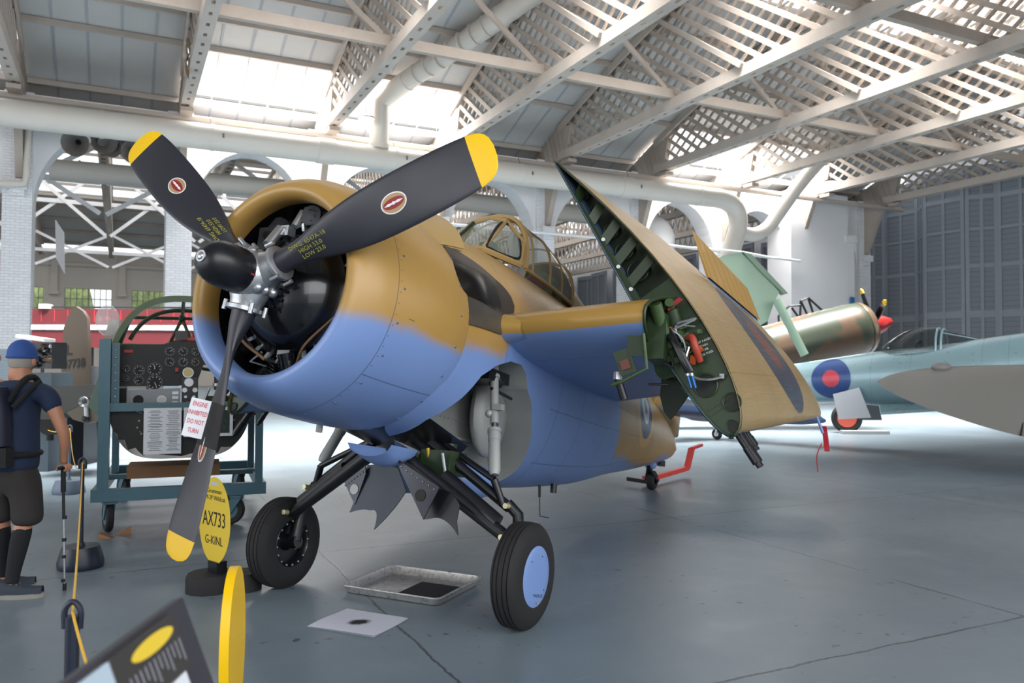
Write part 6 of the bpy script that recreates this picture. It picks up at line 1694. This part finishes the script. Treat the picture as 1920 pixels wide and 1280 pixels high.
# red tow bar at the tail wheel
m = MB(); a, b, c, dd = Vector((6.35, 8.92, 0.09)), Vector((7.50, 9.50, 0.12)), Vector((7.60, 9.52, 0.40)), Vector((7.90, 9.66, 0.43))
m.beam(a, b, 0.07, 0.06); m.beam(b, c, 0.05, 0.09); m.beam(c, dd, 0.05, 0.04); m.beam(a.lerp(b, 0.02), a.lerp(b, 0.22), 0.13, 0.09); m.beam(Vector((6.3, 8.7, 0.09)), Vector((6.2, 9.12, 0.09)), 0.05, 0.05, 1)
tag(m.build('tow_bar', [simple('tow_bar_red', 'e0473f', 0.45), M['black_paint']]), 'red tow bar attached at the tail wheel and bent up at its far end', 'tow bar')
# ------------------------------------------------------------------ the man with the cane
def skin_body(name, chains, mats, parent=None, sub=2, matfn=None):
    """chains: list of list of (x,y,z,r) joined where points coincide"""
    me = bpy.data.meshes.new(name); vs = []; es = []; rad = []
    idx = {}
    for ch in chains:
        prev = None
        for (x, y, z, r) in ch:
            k = (round(x, 4), round(y, 4), round(z, 4))
            if k not in idx: idx[k] = len(vs); vs.append((x, y, z)); rad.append(r)
            i = idx[k]
            if prev is not None and prev != i: es.append((prev, i))
            prev = i
    me.from_pydata(vs, es, [])
    o = bpy.data.objects.new(name, me); COL.objects.link(o)
    md = o.modifiers.new('s', 'SKIN'); md.use_smooth_shade = True; md.branch_smoothing = 0.6
    for i, v in enumerate(me.skin_vertices[0].data):
        r = rad[i]; v.radius = r if isinstance(r, tuple) else (r, r)
        v.use_root = (i == 0)
    sb = o.modifiers.new('u', 'SUBSURF'); sb.levels = sub; sb.render_levels = sub
    bpy.context.view_layer.update()
    dg = bpy.context.evaluated_depsgraph_get()
    nm = bpy.data.meshes.new_from_object(o.evaluated_get(dg))
    o.modifiers.clear(); o.data = nm
    nm.materials.clear()
    for m_ in (mats if isinstance(mats, (list, tuple)) else [mats]): nm.materials.append(m_)
    for p in nm.polygons: p.use_smooth = True
    if parent is not None: o.parent = parent
    return o
M['skin'] = simple('skin', 'b98468', 0.55, 0, 0.08, 8); M['navy_cloth'] = simple('navy_cloth', '1d2c47', 0.85, 0, 0.15, 12, 0.1)
M['short_cloth'] = simple('dark_brown_cloth', '2e2a2a', 0.85, 0, 0.15, 12, 0.1); M['black_cloth'] = simple('black_cloth', '131419', 0.85, 0, 0.2, 14, 0.1)
def px2(px, py, y=0.0, d=5.85):
    return ((px - 30) / (1504.6 / d), y, 1.6271 + (684 - py) / (1504.6 / d))
MAN = cth('person', 'person in blue cap, navy shirt and dark shorts seen from behind, leaning on a cane', 'person', pxy(30, 5.68), 5.68)
pel = (-0.01, 0, 0.90, 0.15)
body = [[pel, (0.0, 0.02, 1.08, 0.135), (0.0, 0.0, 1.28, 0.16), (0.0, 0.02, 1.42, 0.13), (0.0, 0.05, 1.50, 0.06), (-0.01, 0.08, 1.58, 0.062), (-0.015, 0.09, 1.66, 0.085), (-0.015, 0.10, 1.72, 0.075)],
        [(0.0, 0.02, 1.42, 0.13), (0.14, 0.0, 1.43, 0.075), (0.235, 0.0, 1.40, 0.062), (0.29, 0.0, 1.27, 0.05), (0.335, 0.02, 1.14, 0.042), (0.325, 0.06, 1.05, 0.036), (0.29, 0.11, 0.945, 0.026), (0.285, 0.125, 0.90, 0.030)],
        [(0.0, 0.02, 1.42, 0.13), (-0.14, 0.0, 1.43, 0.075), (-0.235, 0.0, 1.40, 0.062), (-0.30, 0.0, 1.24, 0.05), (-0.33, 0.03, 1.10, 0.042), (-0.31, 0.14, 0.98, 0.034), (-0.29, 0.22, 0.93, 0.026)],
        [pel, (0.09, 0.0, 0.80, 0.10), (0.085, 0.0, 0.52, 0.064), (0.07, -0.03, 0.36, 0.058), (0.05, -0.07, 0.12, 0.038), (0.05, -0.08, 0.06, 0.038), (0.10, -0.06, 0.035, 0.034), (0.18, -0.04, 0.03, 0.03)],
        [pel, (-0.10, 0.02, 0.80, 0.10), (-0.115, 0.05, 0.52, 0.064), (-0.12, 0.08, 0.36, 0.058), (-0.13, 0.12, 0.12, 0.038), (-0.13, 0.13, 0.06, 0.038), (-0.08, 0.16, 0.035, 0.034), (-0.01, 0.18, 0.03, 0.03)]]
BD = skin_body('body', body, M['skin'], MAN)
# fingers of the cane hand curled round the handle
HC = Vector((0.285, 0.125, 0.885))
for q, (dy, ln) in enumerate(((0.03, 1.0), (0.008, 1.08), (-0.014, 1.0), (-0.034, 0.85))):
    pass
fing = []
for q, (dy, ln) in enumerate(((-0.034, 0.92), (-0.012, 1.05), (0.012, 1.0), (0.034, 0.85))):
    b = HC + Vector((0.012, dy, 0.012)); 
    fing.append([(b.x, b.y, b.z, 0.0095), (b.x + 0.026 * ln, b.y, b.z - 0.012, 0.009), (b.x + 0.028 * ln, b.y, b.z - 0.036 * ln, 0.0085), (b.x + 0.006, b.y, b.z - 0.048 * ln, 0.008)])
for f_ in fing: skin_body('finger', [f_], M['skin'], BD, 1)
skin_body('thumb', [[(HC.x - 0.012, HC.y - 0.02, HC.z + 0.01, 0.011), (HC.x - 0.026, HC.y - 0.04, HC.z - 0.01, 0.010), (HC.x - 0.014, HC.y - 0.055, HC.z - 0.03, 0.009)]], M['skin'], BD, 1)
m = MB()      # head: skull, ears, nose, hair fringe
hc = Vector((-0.015, 0.10, 1.665))
m.grid(lambda a, b: hc + Vector((0.080 * sin(pi * a) * cos(2 * pi * b), 0.098 * sin(pi * a) * sin(2 * pi * b), 0.118 * cos(pi * a) - 0.012)), 14, 22, 0, cv=True)
for s in (-1, 1): m.sphere(hc + Vector((0.084 * s, 0.0, -0.03)), 0.03, 0, 10, 12, (0.45, 0.75, 1.1))
m.sphere(hc + Vector((0, 0.105, -0.035)), 0.02, 0, 8, 10, (0.8, 1.1, 1.3)); m.tube([hc + Vector((-0.025, 0.092, -0.075)), hc + Vector((0.025, 0.092, -0.075))], 0.006, 1, 6)
for s in (-1, 1): m.sphere(hc + Vector((0.032 * s, 0.088, 0.0)), 0.011, 2, 6, 8)
m.build('head', [M['skin'], simple('lip', '9c5f55', 0.5), simple('eye', 'd8d8d8', 0.3)], BD)
m = MB(); m.grid(lambda a, b: hc + Vector((0.086 * sin(pi * lerp(0.34, 0.66, a)) * cos(lerp(pi * 1.0, 2 * pi, b)), 0.104 * sin(pi * lerp(0.34, 0.66, a)) * sin(lerp(pi, 2 * pi, b)), 0.122 * cos(pi * lerp(0.34, 0.66, a)) - 0.012)), 6, 18)
m.sphere(hc + Vector((0, -0.085, 0.03)), 0.035, 0, 8, 10, (1.2, 0.5, 0.7)); m.build('hair', simple('grey_hair', '9a948c', 0.8, 0, 0.2, 60), MAN)
m = MB(); m.grid(lambda a, b: hc + Vector((0.093 * sin(pi * 0.5 * a) * cos(2 * pi * b), 0.112 * sin(pi * 0.5 * a) * sin(2 * pi * b), 0.125 * cos(pi * 0.5 * a) ** 0.8 + 0.005 - (0.012 if a > 0.95 else 0))), 10, 28, 0, cv=True)
m.grid(lambda a, b: hc + Vector((lerp(-0.075, 0.075, b), 0.085 + a * 0.085 * (1 - (2 * b - 1) ** 2 * 0.5), 0.012 - 0.02 * a)), 4, 10)
m.tube([hc + Vector((0.092 * cos(t), 0.111 * sin(t), 0.004)) for t in [pi + pi * q / 16 for q in range(17)]], 0.008, 0, 6)
m.build('cap', simple('blue_cap_cloth', '2c4f94', 0.75, 0, 0.1, 20), MAN)
sh = [[(0, 0.0, 0.84, 0.17), (0, 0.0, 0.93, 0.175), (0.0, 0.02, 1.08, 0.165), (0.0, 0.0, 1.28, 0.19), (0.0, 0.02, 1.42, 0.155), (0.0, 0.05, 1.49, 0.075)],
      [(0.0, 0.02, 1.42, 0.145), (0.14, 0.0, 1.43, 0.092), (0.24, 0.0, 1.40, 0.08), (0.29, 0.0, 1.27, 0.072)], [(0.0, 0.02, 1.42, 0.145), (-0.14, 0.0, 1.43, 0.092), (-0.24, 0.0, 1.40, 0.08), (-0.295, 0.0, 1.27, 0.072)]]
skin_body('shirt', sh, M['navy_cloth'], MAN)
st_ = [[(0, 0, 1.0, 0.165), (0, 0, 0.93, 0.168), (0.0, 0.0, 0.86, 0.172)], [(0.0, 0.0, 0.86, 0.172), (0.10, 0.0, 0.74, 0.12), (0.105, 0.0, 0.58, 0.11), (0.105, 0.0, 0.47, 0.112)], [(0.0, 0.0, 0.86, 0.172), (-0.11, 0.02, 0.74, 0.12), (-0.12, 0.04, 0.58, 0.11), (-0.125, 0.05, 0.49, 0.112)]]
skin_body('shorts', st_, M['short_cloth'], MAN)
skin_body('sock', [[(0.085, 0.0, 0.50, 0.066), (0.07, -0.03, 0.36, 0.066), (0.052, -0.06, 0.18, 0.05), (0.05, -0.075, 0.08, 0.046)]], M['black_cloth'], MAN)
skin_body('sock', [[(-0.115, 0.05, 0.50, 0.066), (-0.12, 0.08, 0.36, 0.066), (-0.13, 0.115, 0.18, 0.05), (-0.13, 0.13, 0.08, 0.046)]], M['black_cloth'], MAN)
def shoe(x, y, rz):
    m = MB()
    def f(a, b):
        X = lerp(-0.09, 0.20, a); w = 0.048 * (sin(pi * (0.08 + 0.86 * a)) ** 0.35); h = lerp(0.10, 0.05, min(1, a * 1.25)) ; t = pi * b
        return Vector((X, -w * cos(t), 0.03 + h * sin(t) ** 0.7))
    m.grid(f, 16, 12, 0)
    m.prism([(lerp(-0.095, 0.21, (1 + cos(2 * pi * q / 24)) / 2), 0.052 * sin(2 * pi * q / 24) * 1.0, 0.0) for q in range(24)], (0, 0, 0.032), 1)
    for q in range(3): m.tube([(0.04 + q * 0.025, -0.03, 0.095 - q * 0.012), (0.04 + q * 0.025, 0.03, 0.095 - q * 0.012)], 0.004, 1, 5)
    o = m.build('shoe', [simple('navy_shoe', '2c3440', 0.7) if 'navy_shoe' not in bpy.data.materials else bpy.data.materials['navy_shoe'], simple('shoe_sole', '8c8a84', 0.7) if 'shoe_sole' not in bpy.data.materials else bpy.data.materials['shoe_sole']], MAN); o.location = (x, y, 0); o.rotation_euler = (0, 0, rz)
shoe(0.055, -0.08, 0.15); shoe(-0.13, 0.13, 0.3)
m = MB()      # straps round the waist and shoulder belong to the pack
bp = thing('backpack', 'navy and black backpack worn on the back of the person in the cap', 'backpack', MAN.location, A1)
m.grid(lambda a, b: Vector((-0.10 + 0.19 * math.copysign(abs(cos(2 * pi * b)) ** 0.6, cos(2 * pi * b)) * (1 - 0.25 * a ** 3), -0.19 + 0.09 * math.copysign(abs(sin(2 * pi * b)) ** 0.7, sin(2 * pi * b)), 1.06 + 0.40 * a)), 10, 28, 0, cv=True)
m._add([Vector((-0.10 + 0.1425 * math.copysign(abs(cos(2 * pi * q / 28)) ** 0.6, cos(2 * pi * q / 28)), -0.19 + 0.09 * math.copysign(abs(sin(2 * pi * q / 28)) ** 0.7, sin(2 * pi * q / 28)), 1.46)) for q in range(28)], [tuple(range(28))])
m.build('pack', simple('dark_navy_nylon', '161c30', 0.6, 0, 0.2, 10), bp)
m = MB(); m.tube(smooth_pts([(0.06, -0.17, 1.36), (0.12, -0.12, 1.49), (0.12, 0.02, 1.525), (0.12, 0.14, 1.42)], 6), 0.022, 0, 8); m.tube(smooth_pts([(0.10, -0.18, 1.32), (0.17, -0.14, 1.42), (0.17, 0.0, 1.49)], 6), 0.02, 0, 8); m.build('strap', M['black_cloth'], bp)
m = MB(); m.tube([(0.17 * cos(t), -0.01 + 0.17 * sin(t), 0.99) for t in [2 * pi * q / 28 for q in range(29)]], 0.02, 0, 8, False); m.box((-0.02, -0.22, 0.985), (0.26, 0.09, 0.13)); m.build('waist_bag', M['black_cloth'], bp)
CN_ = thing('walking_cane', 'black and silver walking cane held by the person in the cap', 'cane', tuple(c2w(pxy(30, 5.68) + 0.295, 5.68 + 0.1)), A1)
m = MB(); m.tube([(-0.01, -0.035, 0.875), (-0.01, 0.075, 0.87)], 0.014, 0, 10); m.tube([(-0.01, 0.02, 0.87), (-0.006, 0.02, 0.70)], 0.017, 0, 10); m.build('handle', M['black_rubber'], CN_)
m = MB(); m.tube([(-0.006, 0.02, 0.72), (0.0, 0.02, 0.52)], 0.010, 0, 10); m.tube([(0.0, 0.02, 0.52), (0.01, 0.02, 0.22)], 0.008, 1, 10); m.tube([(0.01, 0.02, 0.24), (0.016, 0.02, 0.03)], 0.006, 1, 10)
for z in (0.52, 0.36, 0.24, 0.07): m.tube([(0.006, 0.02, z - 0.012), (0.006, 0.02, z + 0.012)], 0.015, 0, 10)
m.tube([(0.016, 0.02, 0.0), (0.016, 0.02, 0.05)], 0.013, 0, 10); m.build('shaft', [M['black_paint'], M['silver']], CN_)
# second visitor mostly outside the left edge
V2 = cth('person', 'bare-headed person in dark clothes standing beyond the one in the cap', 'person', pxy(-22, 7.4), 7.4)
BD2 = skin_body('body', [[(0, 0, 0.92, 0.15), (0, 0, 1.2, 0.15), (0, 0, 1.42, 0.13), (0, 0, 1.52, 0.06), (0, 0.02, 1.62, 0.09), (0, 0.02, 1.74, 0.08)], [(0, 0, 1.42, 0.13), (0.2, 0, 1.4, 0.06), (0.24, 0, 1.15, 0.045), (0.22, 0.08, 0.92, 0.035), (0.22, 0.12, 0.84, 0.03)], [(0, 0, 1.42, 0.13), (-0.2, 0, 1.4, 0.06), (-0.24, 0, 1.15, 0.045), (-0.22, 0.08, 0.92, 0.035), (-0.22, 0.12, 0.84, 0.03)], [(0, 0, 0.92, 0.15), (0.1, 0, 0.8, 0.1), (0.1, 0, 0.48, 0.06), (0.1, 0, 0.08, 0.04), (0.1, 0.12, 0.04, 0.035)], [(0, 0, 0.92, 0.15), (-0.1, 0, 0.8, 0.1), (-0.1, 0, 0.48, 0.06), (-0.1, 0, 0.08, 0.04), (-0.1, 0.12, 0.04, 0.035)]], M['skin'], V2)
m = MB()
for s in (-1, 1): m.sphere((0.092 * s, 0.02, 1.67), 0.03, 0, 8, 10, (0.4, 0.7, 1.1))
m.sphere((0, 0.115, 1.66), 0.02); m.build('ear', M['skin'], BD2)
skin_body('shirt', [[(0, 0, 0.95, 0.165), (0, 0, 1.2, 0.165), (0, 0, 1.42, 0.145), (0, 0, 1.49, 0.08)], [(0, 0, 1.42, 0.145), (0.2, 0, 1.4, 0.075), (0.23, 0, 1.2, 0.065)], [(0, 0, 1.42, 0.145), (-0.2, 0, 1.4, 0.075), (-0.23, 0, 1.2, 0.065)]], M['black_cloth'], V2)
skin_body('trousers', [[(0, 0, 0.98, 0.165), (0, 0, 0.88, 0.165)], [(0, 0, 0.88, 0.165), (0.1, 0, 0.75, 0.11), (0.1, 0, 0.48, 0.08), (0.1, 0, 0.12, 0.07)], [(0, 0, 0.88, 0.165), (-0.1, 0, 0.75, 0.11), (-0.1, 0, 0.48, 0.08), (-0.1, 0, 0.12, 0.07)]], M['short_cloth'], V2)

# ------------------------------------------------------------------ pale blue fighter at the right
SA = Vector((.76, -.65, 0)).normalized()
sp0 = c2w(6.49, 16.0, 0)
BF = thing('blue_fighter_aircraft', 'pale blue fighter with a blue and red roundel behind the folded wing at the right', 'aircraft', sp0, A1 + atan2(SA.y, SA.x))
def sp_mat():
    t = NT('pale_blue_paint'); co = t.coord(); s = t.sep(co)
    n = t.noise(co, 1.5, 4); f = t.noise(co, 9, 5)
    c = t.mix(n, srgb('93b4bd'), srgb('a2c0c8'))
    d = t.math('SQRT', t.math('ADD', t.math('POWER', s[0], 2), t.math('POWER', t.math('SUBTRACT', s[2], 1.38), 2)))
    side = t.math('LESS_THAN', s[1], 0.0)
    for r, col in ((0.39, '2f4f8c'), (0.165, 'd84a58')): c = t.mix(t.math('MULTIPLY', side, t.math('SUBTRACT', 1.0, t.sstep(d, r - 0.01, r + 0.01))), c, srgb(col))
    pl = None
    for x in (0.75, 1.45, 2.6, 3.0, 4.1): w = line_mask(t, s[0], x, 0.006); pl = w if pl is None else t.math('MAXIMUM', pl, w)
    c = t.mix(t.math('MULTIPLY', pl, 0.4), c, srgb('5d7f8a'))
    t.set(color=c, rough=t.math('MULTIPLY_ADD', f, 0.15, 0.22), metal=0.2, coat=0.3); return t.mat
M['pale'] = sp_mat()
SF = [(-3.6, 0.03, 0.95, 1.15), (-3.0, 0.14, 0.80, 1.32), (-2.4, 0.22, 0.80, 1.45), (-1.2, 0.32, 0.84, 1.62), (0.0, 0.40, 0.90, 1.80), (0.9, 0.45, 0.86, 1.93), (1.8, 0.47, 0.84, 2.02), (2.6, 0.46, 0.93, 2.14), (3.6, 0.44, 1.08, 2.27), (4.6, 0.40, 1.28, 2.38), (5.4, 0.32, 1.45, 2.36), (5.9, 0.12, 1.75, 2.1)]
def spf(x, th):
    w, zb, zt = interp(SF, x); zm = (zb + zt) / 2
    s_, c_ = sin(th), cos(th)
    return Vector((x, w * math.copysign(abs(s_) ** 0.85, s_), zm + (zt - zb) / 2 * math.copysign(abs(c_) ** 0.95, c_)))
m = MB(); m.grid(lambda a, b: spf(lerp(-3.6, 5.9, a), 2 * pi * b), 60, 36, 0, cv=True); m.build('fuselage', M['pale'], BF)
m = MB()
cz = [(0.75, 0.05, 1.86, 1.90), (1.0, 0.26, 1.84, 2.12), (1.35, 0.33, 1.86, 2.32), (1.7, 0.32, 1.90, 2.36), (2.1, 0.22, 1.94, 2.26), (2.5, 0.03, 2.06, 2.12)]
def czf(x, t):
    w, zb, zt = interp(cz, x); return Vector((x, -w * cos(pi * t), zb + (zt - zb) * sin(pi * t) ** 0.8))
m.grid(lambda a, b: czf(lerp(0.85, 2.5, a), b), 20, 14); CG = m.build('canopy', glass('dark_perspex', '30383a', 0.45, 0.03), BF)
m = MB()
for x in (1.84, 1.92): m.tube([czf(x, q / 14) for q in range(15)], 0.02)
for t_ in (0.28, 0.72): m.tube([czf(lerp(1.9, 2.5, q / 6), t_) for q in range(7)], 0.012)
m.tube([czf(lerp(0.9, 2.5, q / 14), 0.0) for q in range(15)], 0.015); m.build('canopy_frame', M['pale'], CG)
m = MB(); m.sphere((1.5, 0, 1.98), 0.15, 0, 8, 12, (0.5, 0.8, 1)); m.build('headrest', M['black_paint'], BF)
m = MB()       # wing root and flap edge towards the camera
m.prism([(0.9, -0.40, 0.86), (2.6, -0.45, 0.95), (2.1, -0.95, 0.86), (1.05, -0.85, 0.74)], (0, 0, 0.05)); m.build('wing', M['pale'], BF)
m = MB(); m.prism([(-3.5, -0.01, 1.0), (-3.75, 0, 1.7), (-3.5, 0, 2.0), (-3.1, 0, 1.9), (-2.4, -0.01, 1.4)], (0, 0.05, 0)); m.build('fin', simple('fin_white_paint', 'c9d4da', 0.5), BF)
m = MB(); m.prism([(-3.4, 0, 1.25), (-3.3, -1.4, 1.25), (-2.9, -1.5, 1.28), (-2.5, -0.2, 1.3)], (0, 0, 0.06)); m.build('tailplane', M['pale'], BF)
m = MB(); m.lathe([(-0.045, 0.05), (-0.05, 0.10), (0, 0.125), (0.05, 0.10), (0.045, 0.05)], (-2.6, 0, 0.125), (0, 1, 0), 24, 0); m.lathe([(-0.052, 0.0), (-0.052, 0.05)], (-2.6, 0, 0.125), (0, 1, 0), 16, 1); m.tube([(-2.6, -0.07, 0.125), (-2.55, -0.05, 0.4), (-2.45, 0, 0.9)], 0.025, 1)
m.build('tail_wheel', [M['black_rubber'], M['silver']], BF)
m = MB(); m.lathe([(-0.08, 0.15), (-0.09, 0.27), (0, 0.34), (0.09, 0.27), (0.08, 0.15)], (4.1, -0.85, 0.34), (0, 1, 0), 28); m.tube([(4.1, -0.75, 0.34), (3.9, -0.6, 1.3)], 0.05); m.build('main_wheel', M['black_rubber'], BF)
# white cover panel on the flank
m = MB(); q0 = [(0.02, 0.30, 0.88), (0.52, 0.30, 0.88), (0.36, 0.40, 1.32), (0.10, 0.40, 1.18)]
m.prism([(0.18, -0.50, 0.60), (0.78, -0.52, 0.66), (0.55, -0.46, 1.22), (0.05, -0.43, 1.08)], (0, 0.015, 0)); 
tag(m.build('white_board', M['paper']), 'white rectangular board leaning below the roundel of the pale blue fighter', 'board')
bpy.data.objects['white_board'].location = BF.location; bpy.data.objects['white_board'].rotation_euler = BF.rotation_euler

# ------------------------------------------------------------------ grey wing reaching in from the right edge
GW = thing('grey_aircraft_wing', 'grey underside of a pointed aircraft wing reaching in from the right edge', 'aircraft wing', tuple(c2w(0, 0)), A1)
def wp_(px, py, d): return Vector(((px - 960) / 1504.6 * d, d, 1.6271 + (684 - py) / 1504.6 * d))
le_ = [wp_(1645, 712, 13.6), wp_(1665, 702, 13.7), wp_(1700, 694, 13.7), wp_(1760, 687, 13.6), wp_(1850, 684, 13.4), wp_(1940, 683, 13.2), wp_(2080, 681, 13.0)]
te_ = [wp_(1645, 714, 13.6), wp_(1658, 725, 13.4), wp_(1690, 743, 13.1), wp_(1755, 768, 12.6), wp_(1850, 798, 12.0), wp_(1940, 820, 11.6), wp_(2080, 850, 11.1)]
LE_, TE_ = smooth_pts(le_, 6), smooth_pts(te_, 6)
m = MB(); NL = len(LE_); K = 20
nn_ = (LE_[-1] - LE_[0]).cross(TE_[-1] - LE_[-1]).normalized(); nn_ = nn_ if nn_.z > 0 else -nn_
def wpt(i, j):
    Lc = naca(K // 2, 1.0, 0.0); cx, h = Lc[j % len(Lc)]
    c = (TE_[i] - LE_[i]); return LE_[i] + c * cx + nn_ * h * 0.13 * c.length * (1 if h > 0 else 0.7)
nj = len(naca(K // 2, 1.0))
for i in range(NL):
    for j in range(nj): m.v.append(tuple(wpt(i, j)))
for i in range(NL - 1):
    for j in range(nj): m.f.append((i * nj + j, i * nj + (j + 1) % nj, (i + 1) * nj + (j + 1) % nj, (i + 1) * nj + j)); m.m.append(0); m.s.append(True)
m.build('wing_skin', simple('light_grey_wing_paint', '84837f', 0.45, 0.0, 0.06, 1.2), GW)
m = MB(); m.sphere(wp_(1765, 686, 13.5), 0.12, 0, 8, 12, (1.4, 1, 0.7)); m.build('lamp_fairing', simple('fairing_grey', '8a8783', 0.5), GW)
m = MB(); m.tube([wp_(1912, 812, 11.7), wp_(1925, 700 + 40, 12.4)], 0.012); m.build('aileron_gap', M['ink'], GW)
m = MB()
p = wp_(2060, 800, 12.5); m.tube([p, Vector((p.x, p.y, 0.1))], 0.08); m.lathe([(-0.1, 0.0), (-0.1, 0.3), (0.1, 0.3), (0.1, 0.0)], (p.x, p.y, 0.3), (1, 0, 0), 24); m.build('undercarriage_leg', M['black_paint'], GW)

# ------------------------------------------------------------------ camouflaged aircraft with red spinner and folded green wings
d = 21.0
def cq(px, py, dd=21.0): return Vector(((px - 1560) / 1504.6 * d, dd - d, 1.6271 + (684 - py) / 1504.6 * dd))
CA = cth('camouflaged_aircraft', 'brown and green camouflaged aircraft with red spinner in front of the grey doors', 'aircraft', (1560 - 960) / 1504.6 * d, d, 0, 0.0)
def camo():
    t = NT('brown_green_camouflage'); co = t.coord(); n = t.noise(co, 0.8, 2, 0.4)
    c = t.mix(t.sstep(n, 0.49, 0.52), srgb('54402f'), srgb('343b2d')); t.set(color=c, rough=0.42, coat=0.1); return t.mat
M['camo'] = camo()
ax = Vector((1, 0.12, 0.23)).normalized(); o0 = cq(1620, 612)
m = MB(); m.lathe([(-6.0, 0.2), (-4.5, 0.45), (-2.9, 0.62), (-1.6, 0.68), (-0.95, 0.70), (-0.94, 0.69), (-0.4, 0.70), (-0.1, 0.68), (0.0, 0.60)], o0, ax, 40); m.build('fuselage', M['camo'], CA)
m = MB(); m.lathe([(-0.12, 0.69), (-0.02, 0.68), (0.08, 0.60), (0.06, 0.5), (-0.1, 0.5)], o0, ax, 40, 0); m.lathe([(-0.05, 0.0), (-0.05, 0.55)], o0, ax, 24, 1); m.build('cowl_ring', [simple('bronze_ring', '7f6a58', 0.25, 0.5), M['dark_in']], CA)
m = MB(); m.lathe([(0.25, 0.0), (0.25, 0.27), (0.35, 0.265), (0.55, 0.21), (0.76, 0.10), (0.84, 0.0)], o0, ax, 28); m.build('spinner', simple('red_spinner_paint', '93201f', 0.3), CA)
for q, a in enumerate((0.15, 2.2, 4.3)):
    u_ = ax.cross(Vector((0, 1, 0))).normalized(); v_ = ax.cross(u_); dd_ = (-u_ * cos(a) + v_ * sin(a)); m = MB(); c0 = o0 + ax * 0.25
    if dd_.z < 0 and q == 0: dd_ = -dd_
    tt = ax.cross(dd_)
    m.prism([c0 + dd_ * r + tt * w for r, w in ((0.15, -0.05), (0.5, -0.09), (0.95, -0.06), (1.0, 0.0), (0.95, 0.06), (0.5, 0.09), (0.15, 0.05))], ax * 0.03, 0)
    m.prism([c0 + dd_ * r + tt * w + ax * -0.002 for r, w in ((0.88, -0.07), (0.97, -0.055), (1.02, 0.0), (0.97, 0.055), (0.88, 0.07))], ax * 0.036, 1); m.build('propeller_blade', [M['black_paint'], M['yellow']], CA)
m = MB()
for a, b in (((1500, 610), (1502, 562)), ((1502, 562), (1516, 556)), ((1516, 556), (1548, 585)), ((1502, 562), (1520, 600)), ((1516, 556), (1530, 600)), ((1530, 590), (1562, 582)), ((1480, 572), (1502, 570)), ((1460, 590), (1480, 572)), ((1485, 575), (1510, 610)), ((1460, 590), (1462, 620))): m.tube([cq(*a), cq(*b)], 0.03, 0, 6)
m.prism([cq(1515, 604), cq(1545, 584), cq(1572, 592), cq(1560, 606)], (0, 0.1, 0), 1); m.build('cockpit_frame', [M['black_paint'], M['camo']], CA)
# main wheel with red hub
m = MB(); wc_ = cq(1545, 792, 19.6); wc_.z = 0.36
m.lathe([(-0.1, 0.22), (-0.12, 0.30), (0.0, 0.36), (0.12, 0.30), (0.1, 0.22)], wc_, (0.35, 1, 0), 32, 0); m.lathe([(-0.11, 0.0), (-0.11, 0.22), (0.11, 0.22), (0.11, 0.0)], wc_, (0.35, 1, 0), 24, 1); m.tube([wc_, wc_ + Vector((0, 0.4, 1.3))], 0.07, 2); m.build('main_wheel', [M['black_rubber'], simple('orange_red_hub', 'd05a48', 0.5), M['black_paint']], CA)
m = MB(); m.prism([cq(1555, 745, 19.4), cq(1592, 745, 19.4), cq(1600, 785, 19.4), cq(1560, 785, 19.4)], (0, 0.2, 0)); m.build('wheel_cover', simple('dark_grey_cover', '3c4048', 0.5), CA)
# folded pale green wings
d2 = 17.5
GF = cth('folded_green_wing', 'pale green folded biplane wing standing behind the aileron of the folded wing', 'aircraft wing', (1400 - 960) / 1504.6 * d2, d2, 0)
def gq(px, py, y=0.0): return Vector(((px - 1400) / 1504.6 * (d2 + y), y, 1.6271 + (684 - py) / 1504.6 * (d2 + y)))
M['pgreen'] = simple('sky_green_paint', '93ad97', 0.45, 0, 0.05, 2)
m = MB(); m.prism([gq(1330, 490), gq(1360, 476), gq(1390, 471), gq(1430, 508), gq(1462, 545), gq(1452, 566), gq(1440, 600), gq(1420, 612), gq(1380, 600), gq(1330, 560)], (0.05, 0.35, 0.0), 0, True); WG = m.build('wing_surface', M['pgreen'], GF)
m = MB(); m.prism([gq(1392, 470, -0.06), gq(1408, 474, -0.06), gq(1477, 548, -0.06), gq(1470, 550, -0.06), gq(1425, 506, -0.06)], (0, 0.25, 0)); m.build('slat', simple('dark_sky_green', '66806c', 0.4), GF)
m = MB(); m.tube([gq(1449, 560, -0.3), gq(1496, 664, -0.5)], 0.09, 0, 12); m.build('interplane_strut', M['pgreen'], GF)
m = MB(); m.tube([gq(1300, 462), gq(1392, 470), gq(1455, 482)], 0.02); m.build('wing_wire', M['white'], GF)
m = MB(); m.box(gq(1380, 640, 0.4), (0.5, 0.3, 1.2)); m.tube([gq(1380, 650, 0.4), Vector((gq(1380, 650).x, 0.4, 0))], 0.06); m.build('support', M['black_paint'], GF)
m = MB(); m.box((0, 0, 0.04), (1.1, 0.25, 0.08)); o = m.build('floor_beam', simple('grey_plank', 'a9aaa6', 0.7)); o.location = c2w((1620 - 960) / 1504.6 * 19.3, 19.3); o.rotation_euler = (0, 0, A1); tag(o, 'pale floor beam lying behind the red-hubbed wheel', 'beam')
